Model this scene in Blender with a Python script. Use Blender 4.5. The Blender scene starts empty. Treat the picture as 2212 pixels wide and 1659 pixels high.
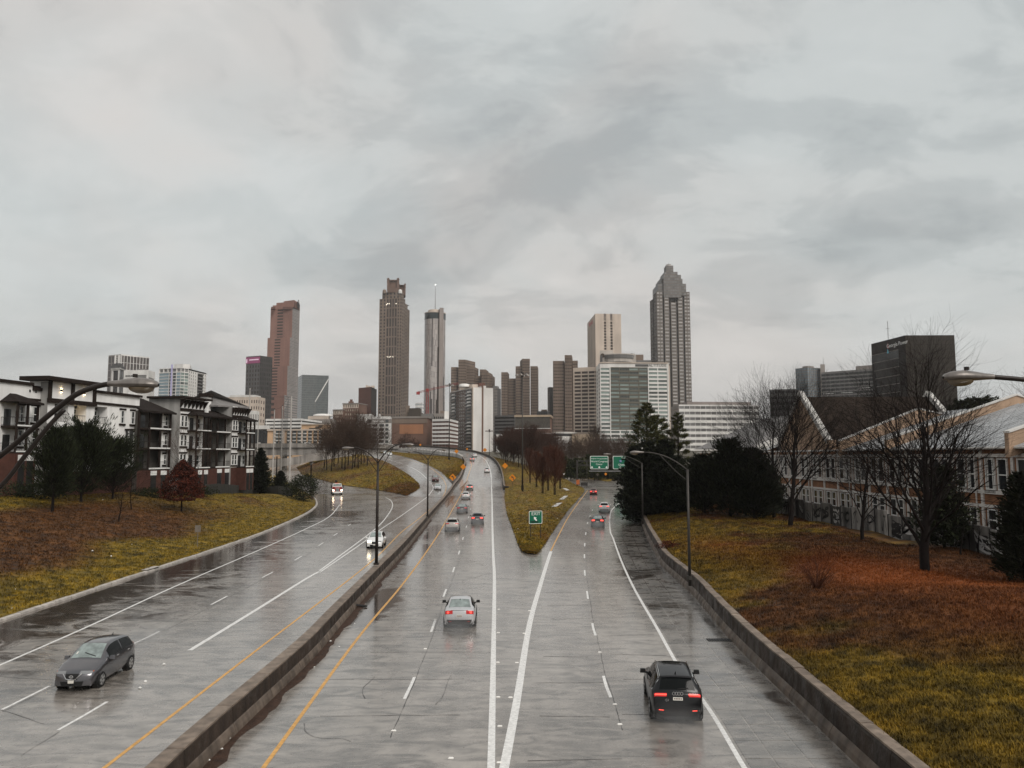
import bpy, math, random
import numpy as np
from mathutils import Vector, Matrix
R = math.radians
rng = np.random.default_rng(7)
random.seed(7)
scn = bpy.context.scene
col = scn.collection

# ------------------------------------------------------------------ camera
CAM_H = 9.5                      # eye height over the roadway (standing on a footbridge)
PITCH = R(5.36)
cam_d = bpy.data.cameras.new('camera'); cam = bpy.data.objects.new('camera', cam_d); col.objects.link(cam)
cam_d.sensor_width = 36.0; cam_d.lens = 27.0
cam_d.clip_start = 0.3; cam_d.clip_end = 9000
cam.location = (0, 0, CAM_H); cam.rotation_euler = (math.pi/2 + PITCH, 0, 0)
scn.camera = cam

# ------------------------------------------------------------------ sky (overcast cloud deck)
w = bpy.data.worlds.new('World'); scn.world = w; w.use_nodes = True
nt = w.node_tree; nt.nodes.clear()
def wn(t, **k):
    n = nt.nodes.new(t)
    for a, b in k.items(): setattr(n, a, b)
    return n
SUN_EL, SUN_AZ = 42.0, 140.0     # soft sun added behind the camera, turned to brighten the facades
out = wn('ShaderNodeOutputWorld'); bg = wn('ShaderNodeBackground')
sky = wn('ShaderNodeTexSky', sky_type='NISHITA', sun_disc=False)
sky.sun_elevation = R(SUN_EL); sky.sun_rotation = R(SUN_AZ)
sky.air_density = 1.6; sky.dust_density = 2.5; sky.ozone_density = 1.0
tc = wn('ShaderNodeTexCoord'); sep = wn('ShaderNodeSeparateXYZ')
nt.links.new(tc.outputs['Generated'], sep.inputs[0])
def wm(op, a, b=None, c=None):
    n = wn('ShaderNodeMath', operation=op)
    for i, v in enumerate((a, b, c)):
        if v is None: continue
        if isinstance(v, (int, float)): n.inputs[i].default_value = v
        else: nt.links.new(v, n.inputs[i])
    return n.outputs[0]
zc = wm('MAXIMUM', sep.outputs[2], 0.0)
den = wm('ADD', zc, 0.30)
px_ = wm('DIVIDE', sep.outputs[0], den); py_ = wm('DIVIDE', sep.outputs[1], den)
comb = wn('ShaderNodeCombineXYZ'); nt.links.new(px_, comb.inputs[0]); nt.links.new(py_, comb.inputs[1])
def wnoise(scale, detail, rough, dist, off, stretch=(1, 1, 1), rz=0):
    mp = wn('ShaderNodeMapping'); mp.inputs['Location'].default_value = off; mp.inputs['Scale'].default_value = stretch
    mp.inputs['Rotation'].default_value = (0, 0, rz)
    nt.links.new(comb.outputs[0], mp.inputs[0])
    n = wn('ShaderNodeTexNoise'); n.inputs['Scale'].default_value = scale; n.inputs['Detail'].default_value = detail
    n.inputs['Roughness'].default_value = rough; n.inputs['Distortion'].default_value = dist
    nt.links.new(mp.outputs[0], n.inputs['Vector'])
    return n.outputs[0]
n1 = wnoise(1.05, 9, 0.56, 0.8, (3.1, 1.7, 0), (1, 1.25, 1), 0.5)     # big banks
n2 = wnoise(3.4, 12, 0.62, 0.45, (7.4, 2.2, 4), (1, 1.15, 1), 0.25)     # lumps and wisps
n3 = wnoise(0.7, 4, 0.5, 0.3, (11.3, 6.2, 2))                        # slow blue / warm drift
f1 = wm('ADD', wm('MULTIPLY', n1, 0.54), wm('MULTIPLY', n2, 0.46))
def wramp(fac, stops, interp='EASE'):
    r = wn('ShaderNodeValToRGB'); r.color_ramp.interpolation = interp
    els = r.color_ramp.elements
    while len(els) < len(stops): els.new(0.5)
    for e, (p, c) in zip(els, stops): e.position = p; e.color = (*c, 1)
    nt.links.new(fac, r.inputs[0]); return r.outputs[0]
cl = wramp(f1, [(0.36, (.318, .320, .320)), (0.45, (.392, .389, .384)), (0.51, (.458, .450, .440)), (0.61, (.505, .492, .480))])
tint = wramp(n3, [(0.40, (.935, 1.0, 1.015)), (0.58, (1.025, 1.0, .98))])
mul = wn('ShaderNodeMixRGB', blend_type='MULTIPLY'); mul.inputs[0].default_value = 1
nt.links.new(cl, mul.inputs[1]); nt.links.new(tint, mul.inputs[2])
hz = wm('POWER', wm('SUBTRACT', 1.0, wm('MINIMUM', wm('MULTIPLY', zc, 3.4), 1.0)), 2.0)   # paler low sky
mh = wn('ShaderNodeMixRGB'); nt.links.new(wm('MULTIPLY', hz, 0.55), mh.inputs[0])
nt.links.new(mul.outputs[0], mh.inputs[1]); mh.inputs[2].default_value = (.50, .497, .495, 1)
SKY_GAIN = 8.6
sc_ = wn('ShaderNodeVectorMath', operation='SCALE'); sc_.inputs['Scale'].default_value = SKY_GAIN
nt.links.new(mh.outputs[0], sc_.inputs[0])
mx = wn('ShaderNodeMixRGB'); mx.inputs[0].default_value = 0.965     # the deck lets a little of the clear sky through
nt.links.new(sky.outputs[0], mx.inputs[1]); nt.links.new(sc_.outputs[0], mx.inputs[2])
nt.links.new(mx.outputs[0], bg.inputs[0]); bg.inputs[1].default_value = 0.1
nt.links.new(bg.outputs[0], out.inputs[0])

sun_d = bpy.data.lights.new('sun', 'SUN'); sun = bpy.data.objects.new('sun', sun_d); col.objects.link(sun)
sun_d.energy = 1.5; sun_d.angle = R(30); sun_d.color = (1.0, .95, .89)
sv = Vector((math.sin(R(SUN_AZ))*math.cos(R(SUN_EL)), math.cos(R(SUN_AZ))*math.cos(R(SUN_EL)), math.sin(R(SUN_EL))))
sun.rotation_euler = sv.to_track_quat('Z', 'Y').to_euler()
scn.view_settings.view_transform = 'Standard'; scn.view_settings.look = 'None'
scn.view_settings.exposure = 0.70; scn.view_settings.gamma = 1.0
scn.view_settings.use_curve_mapping = False
scn.cycles.max_bounces = 6; scn.cycles.diffuse_bounces = 2; scn.cycles.glossy_bounces = 3
scn.cycles.transmission_bounces = 3; scn.cycles.transparent_max_bounces = 6
scn.cycles.caustics_reflective = False; scn.cycles.caustics_refractive = False
scn.cycles.use_denoising = True

# ------------------------------------------------------------------ surveying helpers: sight line of a survey mark -> real place
S = 4032/2212.0
def ray(x, y):
    u = (x - 1106.0)/1659.0; v = (829.5 - y)/1659.0
    cp, sp = math.cos(PITCH), math.sin(PITCH)
    return Vector((u, cp - v*sp, sp + v*cp))
def at(x, y, Y):                      # mark seen at (x, y), Y metres down the road
    d = ray(x, y); t = Y/d.y
    return Vector((d.x*t, Y, CAM_H + d.z*t))
def gd(x, y, z=0.0):                  # mark on level ground z
    d = ray(x, y); t = (z - CAM_H)/d.z
    return Vector((d.x*t, d.y*t, z))
def xat(x, Y, y=930): return at(x, y, Y).x
def zat(y, Y, x=1106): return at(x, y, Y).z

# ------------------------------------------------------------------ mesh helpers
class MB:
    def __init__(s): s.v = []; s.f = []; s.m = []
    def quad(s, a, b, c, d, mi=0):
        n = len(s.v); s.v += [tuple(a), tuple(b), tuple(c), tuple(d)]; s.f.append((n, n+1, n+2, n+3)); s.m.append(mi)
    def tri(s, a, b, c, mi=0):
        n = len(s.v); s.v += [tuple(a), tuple(b), tuple(c)]; s.f.append((n, n+1, n+2)); s.m.append(mi)
    def poly(s, pts, mi=0):
        n = len(s.v); s.v += [tuple(p) for p in pts]; s.f.append(tuple(range(n, n+len(pts)))); s.m.append(mi)
    def hexa(s, b, t, mi=0):            # 4 bottom pts (ccw from above), 4 top pts
        n = len(s.v); s.v += [tuple(p) for p in b] + [tuple(p) for p in t]
        for q in ((3, 2, 1, 0), (4, 5, 6, 7), (0, 1, 5, 4), (1, 2, 6, 5), (2, 3, 7, 6), (3, 0, 4, 7)):
            s.f.append(tuple(n+i for i in q)); s.m.append(mi)
    def box(s, x0, x1, y0, y1, z0, z1, mi=0):
        s.hexa([(x0, y0, z0), (x1, y0, z0), (x1, y1, z0), (x0, y1, z0)], [(x0, y0, z1), (x1, y0, z1), (x1, y1, z1), (x0, y1, z1)], mi)
    def prism(s, pts, z0, z1, mi=0, top=None, cap=True):
        k = len(pts); n = len(s.v)
        s.v += [(p[0], p[1], z0) for p in pts] + [(p[0], p[1], z1) for p in pts]
        for i in range(k):
            j = (i+1) % k; s.f.append((n+i, n+j, n+k+j, n+k+i)); s.m.append(mi)
        if cap:
            s.f.append(tuple(n+k+i for i in range(k))); s.m.append(mi if top is None else top)
            s.f.append(tuple(n+i for i in reversed(range(k)))); s.m.append(mi)
    def tube(s, pts, rad, sides=8, mi=0, cap=True):
        pts = [Vector(p) for p in pts]; k = len(pts)
        if not hasattr(rad, '__len__'): rad = [rad]*k
        n = len(s.v); up = Vector((0, 0, 1))
        for i, p in enumerate(pts):
            t = (pts[min(i+1, k-1)] - pts[max(i-1, 0)])
            t = t.normalized() if t.length > 1e-9 else Vector((0, 0, 1))
            a = t.cross(up if abs(t.z) < .95 else Vector((1, 0, 0))).normalized(); b = t.cross(a)
            for j in range(sides):
                an = 2*math.pi*j/sides; q = p + (a*math.cos(an) + b*math.sin(an))*rad[i]
                s.v.append(tuple(q))
        for i in range(k-1):
            for j in range(sides):
                j2 = (j+1) % sides
                s.f.append((n+i*sides+j, n+(i+1)*sides+j, n+(i+1)*sides+j2, n+i*sides+j2)); s.m.append(mi)
        if cap:
            s.f.append(tuple(n+j for j in range(sides))); s.m.append(mi)
            s.f.append(tuple(n+(k-1)*sides+j for j in reversed(range(sides)))); s.m.append(mi)
    def sheet(s, rows, mi=0):           # grid of points
        n = len(s.v); c = len(rows[0])
        for r in rows: s.v += [tuple(p) for p in r]
        for i in range(len(rows)-1):
            for j in range(c-1):
                a = n+i*c+j; s.f.append((a, a+1, a+c+1, a+c)); s.m.append(mi)
    def lathe(s, prof, cx, cy, sides=24, mi=0):
        n = len(s.v); k = len(prof)
        for r_, z in prof:
            for j in range(sides):
                an = 2*math.pi*j/sides; s.v.append((cx + r_*math.cos(an), cy + r_*math.sin(an), z))
        for i in range(k-1):
            for j in range(sides):
                j2 = (j+1) % sides
                s.f.append((n+i*sides+j, n+i*sides+j2, n+(i+1)*sides+j2, n+(i+1)*sides+j)); s.m.append(mi)
    def mesh(s, name, mats, smooth=False):
        me = bpy.data.meshes.new(name); me.from_pydata(s.v, [], s.f)
        if not isinstance(mats, (list, tuple)): mats = [mats]
        for m_ in mats: me.materials.append(m_)
        if len(mats) > 1: me.polygons.foreach_set('material_index', s.m)
        if smooth: me.polygons.foreach_set('use_smooth', [True]*len(s.f))
        me.update(); return me
    def build(s, name, mats, parent=None, smooth=False, world=True):
        return link(name, s.mesh(name, mats, smooth), parent, world)
def link(name, data, parent=None, world=True):
    o = bpy.data.objects.new(name, data); col.objects.link(o)
    if parent is not None:
        o.parent = parent
        if world:
            q = parent; off = Vector((0, 0, 0))
            while q is not None: off += q.location; q = q.parent
            o.location = -off
    return o
def np_mesh(name, V, F, mat, attr=None, smooth=False, loose_k=None):     # numpy: V (n,3), F (m,k)
    me = bpy.data.meshes.new(name); V = np.asarray(V, np.float32); F = np.asarray(F, np.int32)
    me.vertices.add(len(V)); me.vertices.foreach_set('co', V.ravel())
    k = F.shape[1]; me.loops.add(F.size); me.loops.foreach_set('vertex_index', F.ravel())
    me.polygons.add(len(F)); me.polygons.foreach_set('loop_start', np.arange(0, F.size, k, dtype=np.int32))
    if smooth: me.polygons.foreach_set('use_smooth', np.ones(len(F), bool))
    if attr is not None:
        for nm, A in attr.items():
            a = me.attributes.new(nm, 'FLOAT', 'POINT'); a.data.foreach_set('value', np.asarray(A, np.float32))
    me.materials.append(mat); me.update(calc_edges=True); return me
def props(o, label=None, cat=None, group=None, kind=None):
    if label: o['label'] = label
    if cat: o['category'] = cat
    if group: o['group'] = group
    if kind: o['kind'] = kind
    return o
def thing(name, label, cat, loc=(0, 0, 0), rz=0, group=None):
    o = bpy.data.objects.new(name, None); col.objects.link(o); o.empty_display_size = .3
    o.location = loc; o.rotation_euler = (0, 0, rz)
    return props(o, label, cat, group)
def copy_tree(o, parent=None):
    c = o.copy(); col.objects.link(c); c.parent = parent
    for ch in o.children: copy_tree(ch, c)
    return c
def setting(name, o): o['kind'] = 'structure'; return o

# ------------------------------------------------------------------ materials
def pbr(name, color, rough=.7, var=.25, scale=1.2, streak=0.0, metal=0.0, spec=.28, bump=0.0, bscale=20, coat=0.0, island=0.0, objrand=0.0, emis=None, es=0.0, rvar=0.0, dirt=None, ztop=None):
    m = bpy.data.materials.new(name); m.use_nodes = True
    t = m.node_tree; b = t.nodes['Principled BSDF']
    b.inputs['Roughness'].default_value = rough; b.inputs['Metallic'].default_value = metal
    b.inputs['Specular IOR Level'].default_value = spec
    if coat: b.inputs['Coat Weight'].default_value = coat; b.inputs['Coat Roughness'].default_value = .06
    if emis: b.inputs['Emission Color'].default_value = (*emis, 1); b.inputs['Emission Strength'].default_value = es
    c = t.nodes.new('ShaderNodeRGB'); c.outputs[0].default_value = (*color, 1); last = c.outputs[0]
    geo = t.nodes.new('ShaderNodeNewGeometry')
    def mulby(fac, lo, hi, frm=(.3, .7)):
        nonlocal last
        mr = t.nodes.new('ShaderNodeMapRange'); mr.inputs[1].default_value = frm[0]; mr.inputs[2].default_value = frm[1]
        mr.inputs[3].default_value = lo; mr.inputs[4].default_value = hi
        t.links.new(fac, mr.inputs[0])
        x = t.nodes.new('ShaderNodeMixRGB'); x.blend_type = 'MULTIPLY'; x.inputs[0].default_value = 1
        t.links.new(last, x.inputs[1]); t.links.new(mr.outputs[0], x.inputs[2]); last = x.outputs[0]
    def noise(sc, detail=5, mapscale=(1, 1, 1)):
        mp = t.nodes.new('ShaderNodeMapping'); mp.inputs['Scale'].default_value = mapscale
        t.links.new(geo.outputs['Position'], mp.inputs[0])
        n = t.nodes.new('ShaderNodeTexNoise'); n.inputs['Scale'].default_value = sc; n.inputs['Detail'].default_value = detail
        t.links.new(mp.outputs[0], n.inputs['Vector']); return n.outputs[0]
    if var: mulby(noise(scale), 1-var, 1+var*.6)
    if streak: mulby(noise(scale*2.2, 6, (1, 1, .08)), 1-streak, 1+streak*.25, (.35, .62))
    if island: mulby(geo.outputs['Random Per Island'], 1-island, 1+island, (0, 1))
    if objrand:
        oi = t.nodes.new('ShaderNodeObjectInfo'); mulby(oi.outputs['Random'], 1-objrand, 1+objrand, (0, 1))
    t.links.new(last, b.inputs['Base Color'])
    if rvar:
        mr = t.nodes.new('ShaderNodeMapRange'); mr.inputs[1].default_value = .35; mr.inputs[2].default_value = .65
        mr.inputs[3].default_value = max(.03, rough-rvar); mr.inputs[4].default_value = min(1, rough+rvar)
        t.links.new(noise(scale*1.7), mr.inputs[0]); t.links.new(mr.outputs[0], b.inputs['Roughness'])
    if bump:
        bp = t.nodes.new('ShaderNodeBump'); bp.inputs['Strength'].default_value = bump; bp.inputs['Distance'].default_value = .05
        t.links.new(noise(bscale, 6), bp.inputs['Height']); t.links.new(bp.outputs[0], b.inputs['Normal'])
    return m
def glass(name, color=(.02, .025, .028), rough=.06, rand=.5, spec=.5, wob=0.0, wscale=.05, objrand=False, frm=.0):
    """window glass of a far building: dark room behind a mirror-like pane"""
    m = pbr(name, color, rough, var=.0, spec=spec, island=0 if objrand else rand, objrand=rand if objrand else 0)
    if wob:
        t = m.node_tree; b = t.nodes['Principled BSDF']
        geo = t.nodes.new('ShaderNodeNewGeometry'); n = t.nodes.new('ShaderNodeTexNoise'); n.inputs['Scale'].default_value = wscale
        t.links.new(geo.outputs['Position'], n.inputs['Vector'])
        bp = t.nodes.new('ShaderNodeBump'); bp.inputs['Strength'].default_value = wob; bp.inputs['Distance'].default_value = 1.0
        t.links.new(n.outputs[0], bp.inputs['Height']); t.links.new(bp.outputs[0], b.inputs['Normal'])
    return m
# ================================================================== SETTING
from mathutils.bvhtree import BVHTree
from mathutils import noise as mnoise
def interp(tab, t):
    xs = [a for a, b in tab]; ys = [b for a, b in tab]
    return float(np.interp(t, xs, ys))
def smooth(a, b, t):
    t = np.clip((t-a)/(b-a), 0, 1); return t*t*(3-2*t)
def fbm(x, y, sc, seed=0.0, oct=4):
    """cheap vectorised value noise, about 0..1"""
    x = np.asarray(x, float)*sc + seed*17.3; y = np.asarray(y, float)*sc + seed*9.1
    tot = 0; amp = .5; nrm = 0
    for o in range(oct):
        xi = np.floor(x); yi = np.floor(y); fx = x-xi; fy = y-yi
        fx = fx*fx*(3-2*fx); fy = fy*fy*(3-2*fy)
        def h(a, b):
            s_ = np.sin(a*127.1 + b*311.7 + o*74.7)*43758.5453; return s_ - np.floor(s_)
        v = (h(xi, yi)*(1-fx) + h(xi+1, yi)*fx)*(1-fy) + (h(xi, yi+1)*(1-fx) + h(xi+1, yi+1)*fx)*fy
        tot = tot + v*amp; nrm += amp; amp *= .5; x = x*2.03; y = y*2.03
    return tot/nrm

KERB_L = [(4, -29.0), (44, -29.4), (64, -29.8), (92.7, -30.5), (124, -33.3), (147, -37.0), (165, -41.5), (190, -49), (217, -60), (250, -73), (300, -95), (340, -118)]
EDGE_R = [(4, 10.0), (23.4, 10.6), (29.2, 10.8), (39.6, 11.2), (53.8, 12.4), (68, 13.0), (90, 15.6), (110, 18.3), (126, 20.6), (160, 25.5), (200, 31), (250, 41), (300, 56), (340, 70)]
def z_exit(Y): return np.maximum(0, (np.asarray(Y, float)-195)*.03)
def z_sheet(X, Y): return z_exit(Y)*(1-smooth(-44, -24, np.asarray(X, float)))

def mat_road(nm='wet_roadway', wet_add=0.0, tint=1.0):
    m = bpy.data.materials.new(nm); m.use_nodes = True; t = m.node_tree; b = t.nodes['Principled BSDF']
    geo = t.nodes.new('ShaderNodeNewGeometry')
    def noise(sc, det, ms=(1, 1, 1), dist=0, rough=.55):
        mp = t.nodes.new('ShaderNodeMapping'); mp.inputs['Scale'].default_value = ms; t.links.new(geo.outputs['Position'], mp.inputs[0])
        n = t.nodes.new('ShaderNodeTexNoise'); n.inputs['Scale'].default_value = sc; n.inputs['Detail'].default_value = det; n.inputs['Distortion'].default_value = dist; n.inputs['Roughness'].default_value = rough
        t.links.new(mp.outputs[0], n.inputs['Vector']); return n.outputs[0]
    def mr(f, a, c, d, e):
        n = t.nodes.new('ShaderNodeMapRange'); n.inputs[1].default_value = a; n.inputs[2].default_value = c; n.inputs[3].default_value = d; n.inputs[4].default_value = e
        t.links.new(f, n.inputs[0]); return n.outputs[0]
    def mt(op, a, c):
        n = t.nodes.new('ShaderNodeMath'); n.operation = op
        for i, v in enumerate((a, c)):
            if isinstance(v, (int, float)): n.inputs[i].default_value = v
            else: t.links.new(v, n.inputs[i])
        return n.outputs[0]
    at_ = t.nodes.new('ShaderNodeAttribute'); at_.attribute_name = 'pool'
    track = noise(.55, 4, (1, .035, 1)); patch = noise(.16, 6, (1.2, .5, 1), .4); fine = noise(2.6, 8, (1, .8, 1)); grit = noise(38, 3)
    # dry-to-damp concrete colour: patches of different pours, tyre-polished tracks, grit
    rp = t.nodes.new('ShaderNodeValToRGB'); e = rp.color_ramp.elements
    e[0].position = .32; e[0].color = (.118*tint, .099*tint, .083*tint, 1); e[1].position = .66; e[1].color = (.365*tint, .332*tint, .297*tint, 1)
    f = mt('ADD', mt('MULTIPLY', patch, .45), mt('ADD', mt('MULTIPLY', track, .3), mt('MULTIPLY', fine, .25)))
    t.links.new(f, rp.inputs[0])
    mg = t.nodes.new('ShaderNodeMixRGB'); mg.blend_type = 'MULTIPLY'; mg.inputs[0].default_value = 1
    t.links.new(rp.outputs[0], mg.inputs[1]); t.links.new(mr(grit, .3, .7, .82, 1.12), mg.inputs[2])
    stain = noise(.85, 7, (.55, 1.5, 1), 1.2, .62)
    ms_ = t.nodes.new('ShaderNodeMixRGB'); ms_.blend_type = 'MULTIPLY'; ms_.inputs[0].default_value = 1; t.links.new(mg.outputs[0], ms_.inputs[1]); t.links.new(mr(stain, .36, .58, .48, 1.10), ms_.inputs[2]); mg = ms_
    # standing water where the road is hollow
    pn = noise(.42, 9, (.62, 1.0, 1), 1.3, .62); wet = mt('ADD', pn, mt('ADD', mt('MULTIPLY', at_.outputs['Fac'], .46), wet_add))
    pool = mr(wet, .68, .80, 0, 1)
    md = t.nodes.new('ShaderNodeMixRGB'); md.blend_type = 'MULTIPLY'; md.inputs[2].default_value = (.30, .25, .22, 1)
    t.links.new(pool, md.inputs[0]); t.links.new(mg.outputs[0], md.inputs[1]); t.links.new(md.outputs[0], b.inputs['Base Color'])
    rg = mr(mt('ADD', mt('MULTIPLY', patch, .5), mt('MULTIPLY', fine, .5)), .35, .65, .17, .40)
    rr = t.nodes.new('ShaderNodeMix'); rr.data_type = 'FLOAT'; t.links.new(pool, rr.inputs[0]); t.links.new(rg, rr.inputs[2]); rr.inputs[3].default_value = .075
    t.links.new(rr.outputs[0], b.inputs['Roughness']); b.inputs['IOR'].default_value = 1.5; b.inputs['Coat Weight'].default_value = .75; b.inputs['Coat Roughness'].default_value = .15; b.inputs['Coat IOR'].default_value = 1.4
    bp = t.nodes.new('ShaderNodeBump'); bp.inputs['Distance'].default_value = .012
    t.links.new(mr(pool, 0, 1, .11, .03), bp.inputs['Strength']); t.links.new(mt('ADD', grit, mt('MULTIPLY', fine, 1.5)), bp.inputs['Height']); t.links.new(bp.outputs[0], b.inputs['Normal'])
    return m
M = {}
M['road'] = mat_road()
M['white_paint'] = pbr('white_road_paint', (.72, .71, .69), .35, var=.22, scale=6, rvar=.15)
M['yellow_paint'] = pbr('yellow_road_paint', (.62, .33, .085), .38, var=.3, scale=5, rvar=.15)
M['tar'] = pbr('tar_seal', (.035, .03, .028), .28, var=.4, scale=4)
M['concrete'] = pbr('damp_concrete', (.30, .265, .235), .55, var=.3, scale=.8, streak=.55, rvar=.2, bump=.3, bscale=9)
M['barrier'] = pbr('stained_barrier_concrete', (.040, .028, .021), .6, var=.4, scale=.9, streak=.35, rvar=.2, bump=.4, bscale=7)
M['foot'] = pbr('splashed_barrier_foot', (.135, .105, .083), .5, var=.45, scale=1.1, streak=.4, rvar=.2)
M['kerbstone'] = pbr('kerb_concrete', (.42, .385, .35), .6, var=.3, scale=3, bump=.3, objrand=.12)
M['slab'] = mat_road('wet_shoulder_slab', .17, .72)
M['debris'] = pbr('gutter_silt', (.050, .026, .016), .7, var=.5, scale=2.5, bump=.8, bscale=12)
M['whitewall'] = pbr('parapet_concrete', (.55, .535, .51), .6, var=.15, scale=.3, streak=.35)

def mat_grass(name, blade):
    m = bpy.data.materials.new(name); m.use_nodes = True; t = m.node_tree; b = t.nodes['Principled BSDF']
    b.inputs['Roughness'].default_value = .75; b.inputs['Specular IOR Level'].default_value = .25
    a1 = t.nodes.new('ShaderNodeAttribute'); a1.attribute_name = 'brown'
    a2 = t.nodes.new('ShaderNodeAttribute'); a2.attribute_name = 'rust'
    a3 = t.nodes.new('ShaderNodeAttribute'); a3.attribute_name = 'shade'
    geo = t.nodes.new('ShaderNodeNewGeometry')
    n = t.nodes.new('ShaderNodeTexNoise'); n.inputs['Scale'].default_value = 1.1; n.inputs['Detail'].default_value = 8; t.links.new(geo.outputs['Position'], n.inputs['Vector'])
    r = t.nodes.new('ShaderNodeValToRGB'); e = r.color_ramp.elements
    e[0].position = .3; e[0].color = (.034, .026, .004, 1); e[1].position = .7; e[1].color = (.270, .168, .011, 1)
    x = e.new(.5); x.color = (.130, .087, .007, 1); t.links.new(n.outputs[0], r.inputs[0])
    r2 = t.nodes.new('ShaderNodeValToRGB'); e = r2.color_ramp.elements
    e[0].position = .3; e[0].color = (.018, .007, .003, 1); e[1].position = .7; e[1].color = (.115, .042, .010, 1); t.links.new(n.outputs[0], r2.inputs[0])
    mx = t.nodes.new('ShaderNodeMixRGB'); t.links.new(a1.outputs['Fac'], mx.inputs[0]); t.links.new(r.outputs[0], mx.inputs[1]); t.links.new(r2.outputs[0], mx.inputs[2])
    m2 = t.nodes.new('ShaderNodeMixRGB'); t.links.new(a2.outputs['Fac'], m2.inputs[0]); t.links.new(mx.outputs[0], m2.inputs[1]); m2.inputs[2].default_value = (.215, .058, .010, 1)
    m3 = t.nodes.new('ShaderNodeMixRGB'); m3.blend_type = 'MULTIPLY'; m3.inputs[0].default_value = 1
    mr = t.nodes.new('ShaderNodeMapRange'); mr.inputs[3].default_value = .55; mr.inputs[4].default_value = 1.5; t.links.new(a3.outputs['Fac'], mr.inputs[0])
    t.links.new(m2.outputs[0], m3.inputs[1]); t.links.new(mr.outputs[0], m3.inputs[2]); t.links.new(m3.outputs[0], b.inputs['Base Color'])
    if not blade:
        bp = t.nodes.new('ShaderNodeBump'); bp.inputs['Strength'].default_value = .9; bp.inputs['Distance'].default_value = .12
        n2 = t.nodes.new('ShaderNodeTexNoise'); n2.inputs['Scale'].default_value = 5; n2.inputs['Detail'].default_value = 8; t.links.new(geo.outputs['Position'], n2.inputs['Vector'])
        t.links.new(n2.outputs[0], bp.inputs['Height']); t.links.new(bp.outputs[0], b.inputs['Normal'])
    return m
M['turf'] = mat_grass('winter_turf', False); M['blade'] = mat_grass('grass_blades', True)
M['ground'] = pbr('far_ground', (.09, .08, .06), .9, var=.4, scale=.02)

# --- the land, one sheet out to the horizon, rising to the downtown ridge
gx = np.concatenate([np.linspace(-6000, -400, 15), np.linspace(-360, 360, 37), np.linspace(400, 6000, 15)])
gy = np.concatenate([np.linspace(-600, 0, 7), np.linspace(20, 1400, 70), np.linspace(1500, 8000, 20)])
GX, GY = np.meshgrid(gx, gy)
def z_land(X, Y):
    return -.6 + smooth(345, 560, np.asarray(Y, float))*13 + smooth(560, 1000, np.asarray(Y, float))*8
V = np.stack([GX, GY, z_land(GX, GY)], -1).reshape(-1, 3)
c_ = GX.shape[1]; I, J = np.meshgrid(np.arange(GX.shape[0]-1), np.arange(c_-1), indexing='ij'); A0 = (I*c_+J).ravel()
setting('ground', link('ground', np_mesh('ground', V, np.stack([A0, A0+1, A0+c_+1, A0+c_], 1), M['ground'], smooth=True)))

# --- roadway sheet (flat interchange floor), with hollows that hold water
rx = np.linspace(-125, 75, 201); ry = np.concatenate([np.linspace(3, 120, 118), np.linspace(122, 440, 160)])
RX, RY = np.meshgrid(rx, ry); RZ = z_sheet(RX, RY)
kl = np.interp(RY, [a for a, b in KERB_L], [b for a, b in KERB_L]); er = np.interp(RY, [a for a, b in EDGE_R], [b for a, b in EDGE_R])
med = np.interp(RY, [23, 60, 115, 183, 254], [-9.6, -10.2, -12.0, -15, -18])
pool = np.exp(-((RX-kl-1.0)/2.6)**2)*.72 + .50*np.exp(-((RX-kl-6.5)/4.5)**2)*(RY < 135)
pool += np.exp(-((RX-er+1.6)/3.0)**2)*smooth(44, 60, RY)*.70 + .12*np.exp(-((RX-er+2)/3)**2)
pool += np.exp(-((RX-med-1.5)/1.0)**2)*(.35 + .75*smooth(.5, .62, fbm(RX, RY, .06, 3)))*smooth(30, 50, RY)
pool += .25*(RY > 120)*(RX < -25)
Vr = np.stack([RX, RY, RZ], -1).reshape(-1, 3); c_ = len(rx)
I, J = np.meshgrid(np.arange(len(ry)-1), np.arange(c_-1), indexing='ij'); A0 = (I*c_+J).ravel(); Fr = np.stack([A0, A0+1, A0+c_+1, A0+c_], 1)
road = setting('road', link('road', np_mesh('road', Vr, Fr, M['road'], {'pool': pool.ravel()}, smooth=True)))

SV = [tuple(map(float, p)) for p in Vr]; SF = [tuple(map(int, f)) for f in Fr]      # survey surface for sight lines
def add_surface(V, F):
    n = len(SV); SV.extend([tuple(map(float, p)) for p in V]); SF.extend([tuple(int(i)+n for i in f) for f in F])
def loft(L, Rr, n_across=6, sub=4, bulge=0.0, curve=None):
    """grid between two rails of equal length"""
    L = [Vector(p) for p in L]; Rr = [Vector(p) for p in Rr]
    def dense(P):
        t = np.arange(len(P)); tt = np.linspace(0, len(P)-1, (len(P)-1)*sub+1)
        A = np.array([tuple(p) for p in P])
        # catmull-rom
        outp = []
        for q in tt:
            i = min(int(q), len(P)-2); f = q-i
            p0 = A[max(i-1, 0)]; p1 = A[i]; p2 = A[i+1]; p3 = A[min(i+2, len(P)-1)]
            outp.append(.5*((2*p1) + (-p0+p2)*f + (2*p0-5*p1+4*p2-p3)*f*f + (-p0+3*p1-3*p2+p3)*f**3))
        return np.array(outp)
    A, B = dense(L), dense(Rr); u = np.linspace(0, 1, n_across+1)
    G = A[:, None, :]*(1-u)[None, :, None] + B[:, None, :]*u[None, :, None]
    if bulge:
        wd = np.linalg.norm((B-A)[:, :2], axis=1)
        G[:, :, 2] += bulge*np.sin(np.pi*u)[None, :]*np.minimum(1, wd/12)[:, None]
    n, k = G.shape[:2]; I, J = np.meshgrid(np.arange(n-1), np.arange(k-1), indexing='ij'); a = (I*k+J).ravel()
    return G.reshape(-1, 3), np.stack([a, a+1, a+k+1, a+k], 1), G
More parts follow.
